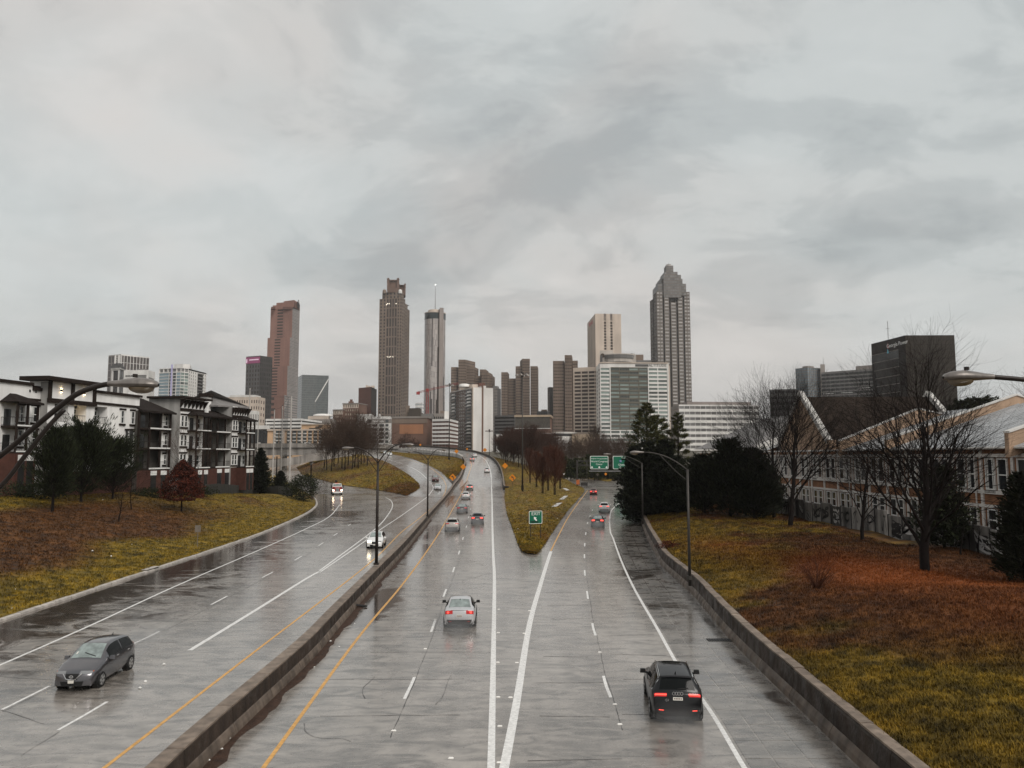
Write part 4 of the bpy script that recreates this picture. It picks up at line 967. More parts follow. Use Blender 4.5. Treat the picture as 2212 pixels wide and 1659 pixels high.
# 17 cylindrical hotel tower
b = Bld('cylinder_tower', 'mirror-glass cylinder tower with a dark top band and roof mast', 'skyscraper', 1300, 938)
pc = XY(938, 1300); r0 = 17.9; ns = 56; zt = zat(672.8, 1282); zb1, zb2 = zat(687.5, 1282), zat(674.5, 1282)
M['g_cyl'] = glass('bronze_mirror_glazing', (.36, .32, .30), .09, .25, spec=1.0); M['g_cyld'] = glass('dark_reflection_glazing', (.06, .045, .04), .12, .3, spec=.5); M['g_band'] = glass('black_band_glazing', (.012, .02, .022), .1, .2)
for i in range(ns):
    a0, a1 = 2*math.pi*i/ns, 2*math.pi*(i+1)/ns
    tilt = rng.normal(0, .10)
    z = 10.0
    cuts = sorted(rng.uniform(20, zb1-20, 2)); cuts = [10.0] + list(cuts) + [zb1]
    yaw = rng.normal(0, .12)
    for k in range(3):
        mt_ = 'g_cyld' if rng.random() < (.52 if k == 0 else .34 if k == 1 else .10) else 'g_cyl'  # dark reflections put in as pane colour, more of them lower down
        ra, rb = r0*(1+yaw*.012), r0*(1-yaw*.012)
        nrow = max(1, int((cuts[k+1]-cuts[k])/9)); zc_ = np.linspace(cuts[k], cuts[k+1], nrow+1)
        for j in range(nrow):
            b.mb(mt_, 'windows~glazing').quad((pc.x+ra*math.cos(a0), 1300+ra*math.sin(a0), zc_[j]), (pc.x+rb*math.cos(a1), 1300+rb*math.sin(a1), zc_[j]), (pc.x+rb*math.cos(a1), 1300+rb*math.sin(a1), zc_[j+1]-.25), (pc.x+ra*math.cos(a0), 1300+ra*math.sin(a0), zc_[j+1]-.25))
m_ = MB(); m_.lathe([(r0*.985, 10), (r0*.985, zb1)], pc.x, 1300, ns); m_.build('core', M['bronze'], b.root, smooth=True)
m_ = MB(); m_.lathe([(r0+.35, zb1), (r0+.35, zb2)], pc.x, 1300, ns); m_.build('dark_band', M['g_band'], b.root, smooth=True)
m_ = MB(); m_.lathe([(r0+.5, zb2), (r0+.6, zt), (r0*.7, zt+.3), (r0*.66, zt+5), (.01, zt+5.5)], pc.x, 1300, ns); m_.build('roof_drum', M['cream'], b.root, smooth=False)
b.block((XY(947.5, 1281), XY(956.5, 1283.5), XY(956.5, 1292), XY(947.5, 1292)), 10, zat(664.5, 1281), 'pale_granite', 'lift_shaft'); b.block((XY(945.6, 1281.5), XY(947.4, 1281.2), XY(947.4, 1290), XY(945.6, 1290)), 10, zat(668, 1281), 'bronze', 'lift_shaft')
m_ = MB(); m_.tube([(pc.x, 1300, zt+5), (pc.x, 1300, zat(640, 1300)), (pc.x, 1300, zat(615, 1300))], [.75, .5, .22], 6); m_.build('mast', M['steel'], b.root)
m_ = MB(); m_.lathe([(.01, zat(615, 1300)-.8), (.8, zat(615, 1300)), (.01, zat(615, 1300)+.8)], pc.x, 1300, 8); m_.build('beacon', pbr('beacon_light', (1, .95, .9), .4, var=0, emis=(1, .96, .92), es=5), b.root); b.done()
# red crane in front of it
cr = Bld('tower_crane', 'red lattice tower crane in front of the cylinder tower', 'crane', 900, 922)
def lattice(mb, p, q, wd, n):
    p, q = Vector(p), Vector(q); d = (q-p).normalized(); a = d.cross(Vector((0, 1, 0))).normalized() if abs(d.y) < .9 else Vector((1, 0, 0)); c = d.cross(a); cs = [(a*sx + c*sy)*wd/2 for sx, sy in ((-1, -1), (1, -1), (1, 1), (-1, 1))]
    for k in cs: mb.tube([p+k, q+k], wd*.09, 4)
    for i in range(n):
        u, v = p+(q-p)*(i/n), p+(q-p)*((i+1)/n)
        for k in range(4): mb.tube([u+cs[k], v+cs[(k+1) % 4]], wd*.05, 3, cap=False)
M['crane_red'] = pbr('crane_red', (.34, .05, .045), .5, var=.1)
m0 = XY(922.6, 900); zj = zat(844, 900); m_ = MB(); lattice(m_, (m0.x, 900, 12), (m0.x, 900, zj), 2.4, 20); m_.build('mast', M['crane_red'], cr.root)
j0, j1 = at(902.5, 847.6, 900), at(990, 828, 880); m_ = MB(); lattice(m_, j0, j1, 1.6, 26); m_.build('jib', M['crane_red'], cr.root)
m_ = MB(); m_.box(j0.x-1.5, j0.x+2.5, 898.5, 901.5, j0.z-2.6, j0.z+.6); m_.build('counterweight', M['crane_red'], cr.root)
m_ = MB(); m_.box(m0.x-1.6, m0.x+1.6, 898.4, 901.6, zj-1.2, zj+2.4); m_.build('cab', M['crane_red'], cr.root); cr.done()
# 18 white hotel with sign
b = Bld('hotel', 'white slab hotel with a lettered parapet beyond the bare trees', 'hotel', 650, 820)
L, C, Rr, K = fp(795, 845.6, 864, 655, 650, 690); zt = zat(905, 650); e = C-L; zb0 = 12
b.facade(L, C, zb0, zt-3.6, 4, 7, hf=.62, rec=.5, wall='white_con', pane='g_obj', mode='obj', wx=[(.03, .14), (.18, .40), (.48, .69), (.74, .88)], bot=1); b.facade(L, C, zt-3.6, zt, 2, 1, hf=.7, rec=.5, wall='greystone', pane='g_obj', mode='obj', wx=[(.03, .14), (.74, .88)])
b.facade(C, Rr, zb0, zt, 3, 8, hf=.5, wall='greystone', pane='g_brown', mode='obj', wx=[(.08, .62), (.68, .76), (.84, .92)], rec=.6); b.wallq(Rr, K, zb0, zt, 'white_con'); b.wallq(K, L, zb0, zt, 'white_con'); b.cap((L, C, Rr, K), zt-.2)
b.block(about((L+C)/2 + Vector((3, 10, 0)), (L, C, Rr, K), .75), zt-.2, zat(899, 650), 'white_con', 'penthouse'); b.block((XY(818, 652), XY(822, 652), XY(822, 656), XY(818, 656)), zat(899, 650), zat(894, 650), 'white_con', 'penthouse')
p = L + e*.43 + Vector((0, -.5, zt-1.9)); text('lettering', 'Sheraton', 2.9, M['sign_white'], b.root, p, e); b.done()
b = Bld('colonnade_hall', 'white hall with a row of tall arches left of the white slab hotel', 'building', 670, 780)
L, C, Rr, K = fp(771, 803, 806, 672, 668, 690); cabin(b, L, C, Rr, K, 12, zat(895.5, 670), dict(cols=9, rows=1, wf=.55, hf=.6, sill=.75, wall='white_con', pane='g_brown', top=2.2, rec=1.0), dict(cols=1, rows=1, wf=.3, hf=.4, wall='white_con', pane='g_brown'))
b.block(about((L+C+Rr+K)/4, (L, C, Rr, K), 1.06), zat(897.5, 670), zat(895, 670), 'white_con', 'cornice'); b.done()
# 19 brown block with an orange panel
b = Bld('brown_block', 'low brown brick block with one large blank orange panel', 'building', 600, 890)
L, C, Rr, K = fp(847, 923, 935, 606, 600, 625); zt = zat(903, 600); e = (C-L).normalized(); nn = Vector((e.y, -e.x, 0)); wl = (C-L).length
b.block((L, C, Rr, K), 9, zt, 'brick', 'wall'); b.block(about((L+C+Rr+K)/4, (L, C, Rr, K), 1.04), zt, zat(899, 600), 'greystone', 'roof')
M['orangepanel'] = stone('orange_panel', (.36, .17, .09)); strip(b, L, e, nn, wl*.22, wl*.89, zat(937, 600), zat(916.6, 600), .25, 'orangepanel', 'panel'); strip(b, L, e, nn, 0, wl, zat(914, 600), zat(904, 600), .18, 'taupe', 'panel')
b.block((XY(910, 615), XY(935, 613), XY(938, 640), XY(912, 642)), zt, zat(893, 610), 'greyclad', 'penthouse'); b.block((XY(960, 590), XY(970, 590), XY(970, 600), XY(960, 600)), 9, zat(888, 590), 'white_con', 'stair_tower'); b.done()
b = Bld('domed_block', 'low dark block with a rounded roof at the foot of the cylinder tower', 'building', 780, 900)
L, C, Rr, K = fp(880, 908, 914, 785, 780, 800); b.block((L, C, Rr, K), 10, zat(890, 780), 'bronze', 'wall'); b.block(about((L+C+Rr+K)/4, (L, C, Rr, K), .8), zat(890, 780), zat(881, 780), 'bronze', 'roof'); b.block((XY(876, 790), XY(885, 790), XY(885, 800), XY(876, 800)), 10, zat(876, 790), 'taupe', 'stair_tower'); b.done()
b = Bld('distant_tower', 'small pale distant tower between the crowned and the cylinder skyscrapers', 'tower', 2200, 908)
L, C, Rr, K = fp(897, 911, 918, 2205, 2200, 2220); cabin(b, L, C, Rr, K, 20, zat(870, 2200), dict(cols=8, rows=14, wf=.6, hf=.5, wall='white_con', pane='g_blue'), dict(cols=3, rows=14, wf=.6, hf=.5, wall='white_con', pane='g_blue')); b.done()
b = Bld('podium_block', 'grey podium roofs at the foot of the cylinder tower', 'building', 820, 945)
L, C, Rr, K = fp(905, 968, 972, 825, 820, 850); cabin(b, L, C, Rr, K, 10, zat(893, 820), dict(cols=14, rows=4, wf=.6, hf=.4, wall='greystone', pane='g_dark'), dict(cols=3, rows=3, wf=.5, hf=.4, wall='greystone', pane='g_dark')); b.block((XY(951, 822), XY(962, 822), XY(962, 835), XY(951, 835)), zat(896, 820), zat(887, 820), 'taupe', 'penthouse'); b.done()
# 22 brick balcony tower with blank white flank
b = Bld('balcony_tower', 'brown brick apartment tower with stacked balconies and a blank white flank', 'apartment tower', 620, 1022)
L, C, Rr = XY(972, 666), XY(1022.5, 620), XY(1065, 626); zt = zat(838, 620); zb0 = 8; e = C-L; wl = e.length; d = e.normalized(); nn = Vector((d.y, -d.x, 0)); fl = 2.78; nf = 20
def fz(k): return zt - .6 - fl*(k+1)
b.facade(L, C, zt-.6-fl*nf, zt-.6, 3, nf, hf=.36, rec=.2, wall='brick', pane='g_cream', wx=[(.42, .45), (.505, .535), (.59, .62)], top=.02); b.wallq(L, C, zb0, zt-.6-fl*nf, 'brick'); b.wallq(L, C, zt-.6, zt, 'brick')
for u0, u1 in ((.03, .27), (.68, .94)):
    for k in range(nf):
        z = fz(k); m_ = MB(); p0, p1 = L+e*u0, L+e*u1
        m_.hexa([p0+nn*1.3+Vector((0, 0, z)), p1+nn*1.3+Vector((0, 0, z)), p1+Vector((0, 0, z)), p0+Vector((0, 0, z))], [p0+nn*1.3+Vector((0, 0, z+.22)), p1+nn*1.3+Vector((0, 0, z+.22)), p1+Vector((0, 0, z+.22)), p0+Vector((0, 0, z+.22))])
        pa, pb_ = L+e*(u0+(u1-u0)*.42), p1
        m_.hexa([pa+nn*1.3+Vector((0, 0, z+.2)), pb_+nn*1.3+Vector((0, 0, z+.2)), pb_+nn*1.2+Vector((0, 0, z+.2)), pa+nn*1.2+Vector((0, 0, z+.2))], [pa+nn*1.3+Vector((0, 0, z+1.25)), pb_+nn*1.3+Vector((0, 0, z+1.25)), pb_+nn*1.2+Vector((0, 0, z+1.25)), pa+nn*1.2+Vector((0, 0, z+1.25))])
        m_.build('balcony', M['greystone' if rng.random() < .5 else 'white_con'], b.root)
    p0, p1 = L+e*u0, L+e*u1; b.mb('g_dark', 'balcony_doors').quad(*(p+nn*.04+Vector((0, 0, z)) for p, z in ((p0, fz(nf-1)), (p1, fz(nf-1)), (p1, zt-1), (p0, zt-1))))
strip(b, L, d, nn, wl*.955, wl*1.0, zb0, zt+.5, .5, 'cream', 'pilaster')
e3 = (Rr-C); d3 = e3.normalized(); n3 = Vector((d3.y, -d3.x, 0)); w3 = e3.length; K = L + e3
b.block((C, C+e3*.42, C+e3*.42+Vector((-e.x*.9, -e.y*.9, 0)), L+e3*.0+Vector((0, 0, 0))), zb0, zt+.4, 'white_con', 'flank'); strip(b, C, d3, n3, w3*.42, w3*.51, zb0, zt+2.5, -.8, 'brick', 'recess'); b.block((C+e3*.51, C+e3*.64, K+e3*-.3, K+e3*-.45), zb0, zat(832.5, 620), 'white_con', 'flank'); b.block((C+e3*.64, Rr, K, K-e3*.3), zb0, zat(837, 620), 'white_con', 'flank')
b.cap((L, C, Rr, K), zt-.2); pt = about((L+C+Rr+K)/4, (L, C, Rr, K), .55); b.block(pt, zt-.2, zat(832, 640), 'cream', 'penthouse'); b.block(about((C+Rr)/2+Vector((-2, 14, 0)), (L, C, Rr, K), .3), zt, zat(829, 640), 'redbrick', 'penthouse')
m_ = MB(); pc = XY(1003, 640); m_.lathe([(4.6, zat(836, 640)), (4.6, zat(831, 640)), (3, zat(829.5, 640)), (.01, zat(829, 640))], pc.x, 640, 16); m_.build('roof_tank', M['white_con'], b.root, smooth=True); b.done()
# 23-25 banded concrete towers of one complex
M['band_c'] = stone('banded_concrete', (.175, .128, .098), streak=.25)
def banded(name, label, blocks, Y, group=None, fl=3.7, side=None, zb0=10):
    b = Bld(name, label, 'tower', Y, blocks[0][0], group)
    for i, (x0, x1, yt, dy, sx) in enumerate(blocks):
        L, C = XY(x0, Y+dy), XY(x1, Y+dy); zt = zat(yt, Y+dy); n = int((zt-zb0)/fl); Rr = C + Vector((sx, 26, 0)); K = L + Vector((sx, 26, 0))
        wd = (C-L).length; cols_ = max(2, int(wd/2.2))
        b.facade(L, C, zt-n*fl, zt, cols_, n, wf=.82, hf=.34, rec=.25, wall='band_c', pane='g_brown', top=2.4); b.wallq(L, C, zb0-5, zt-n*fl, 'band_c')
        b.facade(C, Rr, zt-n*fl, zt, 8, n, wf=.7, hf=.34, rec=.25, wall='band_c', pane='g_dark', top=2.4); b.facade(K, L, zt-n*fl, zt, 6, n, wf=.7, hf=.34, rec=.25, wall='band_c', pane='g_dark', top=2.4); b.wallq(Rr, K, zb0, zt, 'band_c'); b.cap((L, C, Rr, K), zt-.2)
    b.done(); return b
banded('banded_tower', 'banded brown tower cluster directly behind the balcony tower', [(973.6, 988, 793, 0, 3), (989.5, 1004, 776.8, -4, 12), (1006.5, 1023, 792, 0, 5), (1023.5, 1039, 812, 14, 3), (1036, 1049, 798, 22, 3), (1040, 1056.5, 804.6, 6, 4), (1056, 1063, 811, 12, 3)], 1000, 'banded concrete towers')
banded('banded_tower', 'banded brown tower group with a raised central shaft behind the tall mast lamp', [(1082.6, 1096.5, 804, 0, 2), (1098, 1114, 817.5, 5, 0), (1114, 1128, 791, 0, 0), (1128.8, 1144.8, 775, -4, -3), (1146, 1161.5, 791, 0, 2)], 1000, 'banded concrete towers')
banded('banded_tower', 'single banded brown tower touching the left of the cream and green hotel', [(1195, 1219, 779.6, 0, 3), (1220.5, 1236, 767, -3, 3), (1237.5, 1249, 779, 2, 1)], 850, 'banded concrete towers')
L, C, Rr, K = fp(1183, 1187, 1195, 1010, 1000, 1004); b = Bld('dark_slab', 'thin dark slab tower squeezed left of the single banded tower', 'tower', 1000, 1187); cabin(b, L, C, Rr, K, 10, zat(836, 1000), dict(cols=2, rows=28, wf=.5, hf=.5, wall='greystone', pane='g_dark'), dict(cols=4, rows=28, wf=.6, hf=.5, wall='darkclad', pane='g_dark')); b.done()
L, C, Rr, K = fp(1060, 1074, 1082, 905, 900, 915); b = Bld('grey_tower', 'grey tower half hidden behind the white windowless flank', 'tower', 900, 1074); cabin(b, L, C, Rr, K, 10, zat(838, 900), dict(cols=5, rows=22, wf=.7, hf=.5, wall='greystone', pane='g_grey'), dict(cols=2, rows=22, wf=.3, hf=.3, wall='graydark', pane='g_dark')); b.block(about((L+C+Rr+K)/4, (L, C, Rr, K), .6), zat(838, 900)-.3, zat(833, 900), 'greyclad', 'penthouse'); b.done()
L, C, Rr, K = fp(1160, 1182, 1186, 905, 900, 915); b = Bld('low_block', 'low dark block between the two banded tower groups', 'building', 900, 1172); cabin(b, L, C, Rr, K, 10, zat(888, 900), dict(cols=6, rows=6, wf=.5, hf=.5, wall='graydark', pane='g_dark'), dict(cols=2, rows=6, wf=.3, hf=.3, wall='graydark', pane='g_dark')); b.block(about((L+C+Rr+K)/4+Vector((3, 0, 0)), (L, C, Rr, K), .5), zat(888, 900)-.3, zat(884, 900), 'taupe', 'penthouse'); b.done()
# 29 school hall with the name board
b = Bld('school_hall', 'brick hall with a gridded glass upper storey and black name board', 'building', 560, 1150)
L, C, Rr, K = fp(1113, 1188, 1193, 564, 560, 585); zt = zat(897, 560); e = C-L
b.facade(L, C, zat(925, 560), zat(900, 560), 34, 9, wf=.82, hf=.8, rec=.2, wall='greengrey', pane='g_brown'); b.wallq(L, C, 8, zat(925, 560), 'brick'); b.wallq(C, Rr, 8, zt, 'brick'); b.wallq(K, L, 8, zt, 'brick'); b.cap((L, C, Rr, K), zt)
M['tancap'] = stone('tan_fascia', (.42, .33, .24)); b.block(about((L+C+Rr+K)/4, (L, C, Rr, K), 1.05), zat(900.5, 560), zt+.3, 'tancap', 'roof')
d = e.normalized(); nn = Vector((d.y, -d.x, 0)); wl = e.length
strip(b, L, d, nn, -1, wl+.5, zat(926, 560), zat(924.6, 560), .6, 'white_con', 'ledge'); strip(b, L, d, nn, -1, wl+.5, zat(936.5, 560), zat(935.4, 560), .6, 'white_con', 'ledge')
s0, s1 = wl*(1120.5-1113)/75, wl*(1150-1113)/75; strip(b, L, d, nn, s0, s1, zat(936, 560), zat(927, 560), .9, 'sign_dark', 'name_board')
text('lettering', 'CRISTO REY', 2.05, M['sign_white'], b.root, L + d*(s0+s1)/2 + nn*1.0 + Vector((0, 0, zat(931.6, 560))), e); b.done()
b = Bld('arcade_block', 'white two-storey block with rows of slot windows below the name board', 'building', 540, 1120)
L, C, Rr, K = fp(1072, 1155, 1160, 545, 540, 560); cabin(b, L, C, Rr, K, 6, zat(938, 540), dict(cols=24, rows=3, wf=.35, hf=.5, wall='white_con', pane='g_brown'), dict(cols=4, rows=3, wf=.3, hf=.4, wall='brick', pane='g_brown')); b.done()
b = Bld('podium_wing', 'low curved white and tan podium at the foot of the cream hotel', 'building', 570, 1220)
L, C, Rr, K = fp(1192, 1292, 1300, 575, 568, 600); b.block((XY(1235, 572), XY(1295, 568), XY(1298, 600), XY(1238, 600)), 8, zat(938, 570), 'tancap', 'wall')
m_ = MB(); pc = XY(1213, 585); m_.lathe([(11, 8), (11, zat(936, 585)), (11.6, zat(936, 585)), (11.6, zat(934, 585)), (.01, zat(933, 585))], pc.x, 585, 28); m_.build('drum', M['white_con'], b.root); m_ = MB(); m_.lathe([(11.05, zat(943, 585)), (11.05, zat(938, 585))], pc.x, 585, 28); m_.build('window_band', M['g_dark'], b.root); b.done()
# 31 cream slab hotel
b = Bld('cream_tower', 'tall cream slab tower with two dark window slots, behind the green and white hotel', 'tower', 900, 1300)
L, C, Rr, K = fp(1270.5, 1288, 1344.4, 966, 900, 903); zt = zat(677.5, 900); nfl = 46
b.facade(L, C, 10, zt-9, 12, nfl, wf=.7, hf=.5, rec=.5, wall='cream', pane='g_brown'); b.wallq(L, C, zt-9, zt, 'cream')
b.facade(C, Rr, 10, zt-9, 2, nfl, hf=.75, rec=1.0, wall='cream', pane='g_brown', wx=[(.335, .42), (.58, .665)]); b.wallq(C, Rr, zt-9, zt, 'cream'); b.wallq(Rr, K, 10, zt, 'cream'); b.wallq(K, L, 10, zt, 'cream'); b.cap((L, C, Rr, K), zt-.3)
d = (C-L).normalized(); nn = Vector((d.y, -d.x, 0)); text('lettering', 'Marriott', 9.5, M['sign_red'], b.root, L + (C-L)*.5 + nn*.6 + Vector((0, 0, zt-6)), C-L)
e = Rr-C; d = e.normalized(); nn = Vector((d.y, -d.x, 0))
for u in (.375, .62): strip(b, C, d, nn, e.length*(u-.045), e.length*(u+.045), zt-8, zt+.2, -.8, 'pale_granite', 'groove')
b.done()
# 33 green and white hotel
b = Bld('hotel', 'white and green hotel slab with ribbon windows and a roof sign, right of centre', 'hotel', 560, 1370)
zt = zat(783, 560); rows = 20; ch = 8.54/1659*560; top = 3.4; L = XY(1297, 560); C = XY(1445.5, 563); zb0 = zt-top-ch*rows; e = C-L
def uu(zx): return ((2140+zx*.3497)/S - 1297)/(1445.5-1297)
wxs = [(uu(650), uu(748)), (uu(760), uu(855)), (uu(868), uu(965)), (uu(975), uu(1072)), (uu(1085), uu(1182)), (uu(1190), uu(1290)), (uu(1300), uu(1398))]
def sub5(w_, n=5): return w_
for lo, hi, mt_, cells in ((0, uu(754), 'white_con', wxs[:1]), (uu(754), uu(1186), 'greengrey', wxs[1:5]), (uu(1186), 1, 'white_con', wxs[5:])):
    P0, P1 = L+e*lo, L+e*hi; sc_l = hi-lo; cc = [((a-lo)/sc_l, (c-lo)/sc_l) for a, c in cells]
    if mt_ == 'greengrey':
        b.facade(P0, P1, zb0+ch*4, zt-top, len(cc), rows-4, hf=.56, rec=.35, wall=mt_, pane='g_objgreen', mode='obj', wx=cc); b.facade(P0, P1, zb0, zb0+ch*4, len(cc), 4, hf=.56, rec=.35, wall='white_con', pane='g_objgreen', mode='obj', wx=cc)
    else: b.facade(P0, P1, zb0, zt-top, len(cc), rows, hf=.56, rec=.35, wall=mt_, pane='g_objgreen', mode='obj', wx=cc)
d = e.normalized(); nn = Vector((d.y, -d.x, 0)); wl = e.length
mul_ = b.mb('greystone', 'windows~mullion')       # thin mullions of the ribbons
for a, c in wxs:
    for k in range(1, 6):
        u = a + (c-a)*k/6; p = L+e*u-nn*.3
        mul_.quad(p-d*.06+nn*.12+Vector((0, 0, zb0)), p+d*.06+nn*.12+Vector((0, 0, zb0)), p+d*.06+nn*.12+Vector((0, 0, zt-top)), p-d*.06+nn*.12+Vector((0, 0, zt-top)))
b.wallq(L, C, zt-top, zt, 'white_con'); b.wallq(L, C, 4, zb0, 'white_con')
for u in (uu(754), uu(1186)): strip(b, L, d, nn, wl*u-.35, wl*u+.35, zb0, zt-top, .4, 'white_con', 'pier')
strip(b, L, d, nn, wl-.8, wl, zb0, zt, .4, 'white_con', 'pier'); strip(b, L, d, nn, 0, wl, zt-.5, zt+.2, .5, 'cream', 'coping')
Kb = Vector((6, 24, 0)); b.wallq(C, C+Kb, 4, zt, 'cream', 'side_wall'); b.cap((L, C, C+Kb, L+Kb), zt-.3)
S1 = XY(1288.5, 590); b.facade(S1, L, zb0, zt-top, 2, rows, wf=.5, hf=.56, rec=.3, wall='white_con', pane='g_brown', mode='obj'); b.wallq(S1, L, zt-top, zt, 'white_con'); b.wallq(S1, L, 4, zb0, 'white_con')
W0, W1 = XY(1239, 596), XY(1288.5, 590); zw = zat(792.6, 590); 
b.facade(W0, W1, zat(935, 590), zw-2.6, 4, 17, hf=.6, rec=.5, wall='cream', pane='g_brown', mode='obj', wx=[(.05, .33), (.37, .64), (.68, .93), (.945, .985)]); b.wallq(W0, W1, zw-2.6, zw, 'cream'); b.wallq(W0, W1, 4, zat(935, 590), 'cream'); b.wallq(W0+Kb, W0, 4, zw, 'cream'); b.cap((W0, W1, W1+Kb, W0+Kb), zw-.3)
text('lettering', 'ALTITUDE', 2.9, M['sign_grey'], b.root, L + d*(wl*(1422-1297)/148.5) + nn*.3 + Vector((0, 0, zat(788.5, 560))), e); strip(b, L, d, nn, wl*(1374-1297)/148.5, wl*(1402-1297)/148.5, zat(791, 560), zat(786.5, 560), .3, 'graydark', 'sign_panel')
# rooftop plant of the hotel
M['creamroof'] = stone('cream_render', (.46, .42, .38))
def rb(x0, x1, y0, y1, Y0, Y1, mat='creamroof', part='penthouse'): b.block((XY(x0, Y0), XY(x1, Y0), XY(x1, Y1), XY(x0, Y1)), zat(y0, Y0), zat(y1, Y0), mat, part)
rb(1297, 1326, 785, 757, 572, 580); rb(1322, 1330, 785, 763, 570, 582); rb(1354, 1374, 785, 764, 572, 582); rb(1374, 1376, 785, 770, 574, 580); rb(1375, 1392, 785, 766, 584, 596, 'taupe'); rb(1360, 1408, 785, 778, 580, 590, 'greyclad'); rb(1298, 1303, 784, 768, 570, 571, 'graydark')
m_ = MB(); pc = XY(1338, 575); rd = 12.0*1.0; m_.lathe([(rd, zat(784, 575)), (rd, zat(776, 575))], pc.x, 578, 16); m_.lathe([(rd+1.2, zat(769, 575)), (rd+1.2, zat(767, 575)), (rd-3, zat(765.5, 575)), (.01, zat(765, 575))], pc.x, 578, 16); m_.build('drum', M['creamroof'], b.root)
m_ = MB(); m_.lathe([(rd+.6, zat(776, 575)), (rd+1.0, zat(769, 575))], pc.x, 578, 16); m_.build('window_band', M['g_grey'], b.root)
for xx in (1303, 1366): 
    m_ = MB(); pq = XY(xx, 571.8); m_.poly([(pq.x+1.6*math.cos(a), 571.7 if xx < 1340 else 571.7, zat(768, 572)+1.6*math.sin(a)) for a in np.linspace(0, 6.28, 14, endpoint=False)][::-1]); m_.build('roof_vent', M['bronze'], b.root)
b.done()
# 34 tall stepped-pyramid tower
b = Bld('pyramid_tower', 'tallest grey tower with a stepped pyramid crown and finial, right of the hotel', 'skyscraper', 1125, 1452)
L, C, Rr, K = fp(1408, 1423, 1495.6, 1160, 1125, 1130); zt = zat(629, 1125); e = Rr-C; zb0 = 10; nfl = 46
M['suntr'] = stone('grey_granite', (.15, .128, .112)); M['g_sun'] = glass('silver_window', (.40, .38, .36), .1, .3, spec=.9)
bays = [(0, .18), (.22, .37), (.41, .58), (.63, .78), (.83, 1.0)]
for i, (a, c) in enumerate(bays):
    pr = (0, .8, 1.6, .8, 0)[i]; d = e.normalized(); nn = Vector((d.y, -d.x, 0))
    b.facade(C+e*a+nn*pr, C+e*c+nn*pr, zb0, zt - (0, 8, 16, 8, 0)[i], 2 if i in (0, 4) else 1, nfl, wf=.74, hf=.42, rec=.3, wall='suntr', pane='g_sun')
    for u, s_ in ((a, 1), (c, -1)): b.mb('suntr', 'wall').quad(*(q_ for q_ in ((C+e*u+nn*pr+Vector((0, 0, zb0)), C+e*u-nn*2+Vector((0, 0, zb0)), C+e*u-nn*2+Vector((0, 0, zt)), C+e*u+nn*pr+Vector((0, 0, zt))))))
    if i < 4: 
        g0, g1 = c, bays[i+1][0]; b.facade(C+e*g0-nn*1.5, C+e*g1-nn*1.5, zb0, zt-6, 1, nfl, wf=.8, hf=.6, rec=.2, wall='darkclad', pane='g_dark')
for i, (a, c) in enumerate(((0, .42), (.55, 1))): b.facade(L+(C-L)*a, L+(C-L)*c, zb0, zt-(8, 2)[i], 3, nfl, wf=.7, hf=.45, rec=.4, wall='suntr', pane='g_dark')
b.facade(L+(C-L)*.42+Vector((3, 2, 0)), L+(C-L)*.55+Vector((3, 2, 0)), zb0, zt-4, 1, nfl, wf=.8, hf=.6, wall='darkclad', pane='g_dark')
b.wallq(Rr, K, zb0, zt-1, 'suntr'); b.wallq(K, L, zb0, zt-8, 'suntr'); b.cap((L, C, Rr, K), zt-8.2)
ctr = XY(1450.5, 1150)
def tier(hw, y0, y1, dep, mt_='suntr', cols_=5):
    w_ = hw/1659*1140; pts = [ctr+Vector((-w_, -dep, 0)), ctr+Vector((w_, -dep, 0)), ctr+Vector((w_, dep, 0)), ctr+Vector((-w_, dep, 0))]; z0, z1 = zat(y0, 1150), zat(y1, 1150)
    n_ = max(1, int((z1-z0)/4)); b.facade(pts[0], pts[1], z0, z1, max(2, int(w_/1.6)), n_, wf=.86, hf=.7, rec=.12, wall='suntr', pane='g_grey'); b.facade(pts[1], pts[2], z0, z1, 6, n_, wf=.86, hf=.7, rec=.12, wall='suntr', pane='g_grey'); b.facade(pts[3], pts[0], z0, z1, 6, n_, wf=.86, hf=.7, rec=.12, wall='suntr', pane='g_dark'); b.cap(pts, z1, 'suntr')
for hw, y0, y1, dep in ((30.5, 645, 620, 22), (24, 645, 608.5, 19), (19, 650, 602, 25), (14.2, 655, 593, 17), (8.0, 600, 576.5, 8)): tier(hw, y0, y1, dep)
m_ = MB(); m_.lathe([(5.2, zat(576.5, 1150)), (5.4, zat(574.5, 1150)), (3, zat(574, 1150)), (3, zat(572.8, 1150)), (4.2, zat(572, 1150)), (.01, zat(570.8, 1150))], ctr.x, ctr.y, 16); m_.build('finial', M['white_con'], b.root); m_ = MB(); m_.tube([(ctr.x, ctr.y, zat(571, 1150)), (ctr.x, ctr.y, zat(567, 1150))], .25, 5); m_.build('mast', M['steel'], b.root)
b.done()
# 35 white strip-window office
b = Bld('white_office', 'low white office with grey ribbon windows right of the stepped-pyramid tower', 'building', 700, 1520)
L, C, Rr, K = fp(1450, 1467, 1640, 735, 700, 706); zt = zat(874, 700)
cabin(b, L, C, Rr, K, 10, zt, dict(cols=1, rows=6, wf=.9, hf=.15, wall='greystone', pane='g_dark'), dict(cols=15, rows=9, wf=.95, hf=.5, wall='white_con', pane='g_grey', rec=.3)); pt = about((C+Rr)/2+Vector((6, 18, 0)), (L, C, Rr, K), .8); b.block(pt, zt-.3, zat(869.5, 715), 'pale_granite', 'penthouse'); b.done()
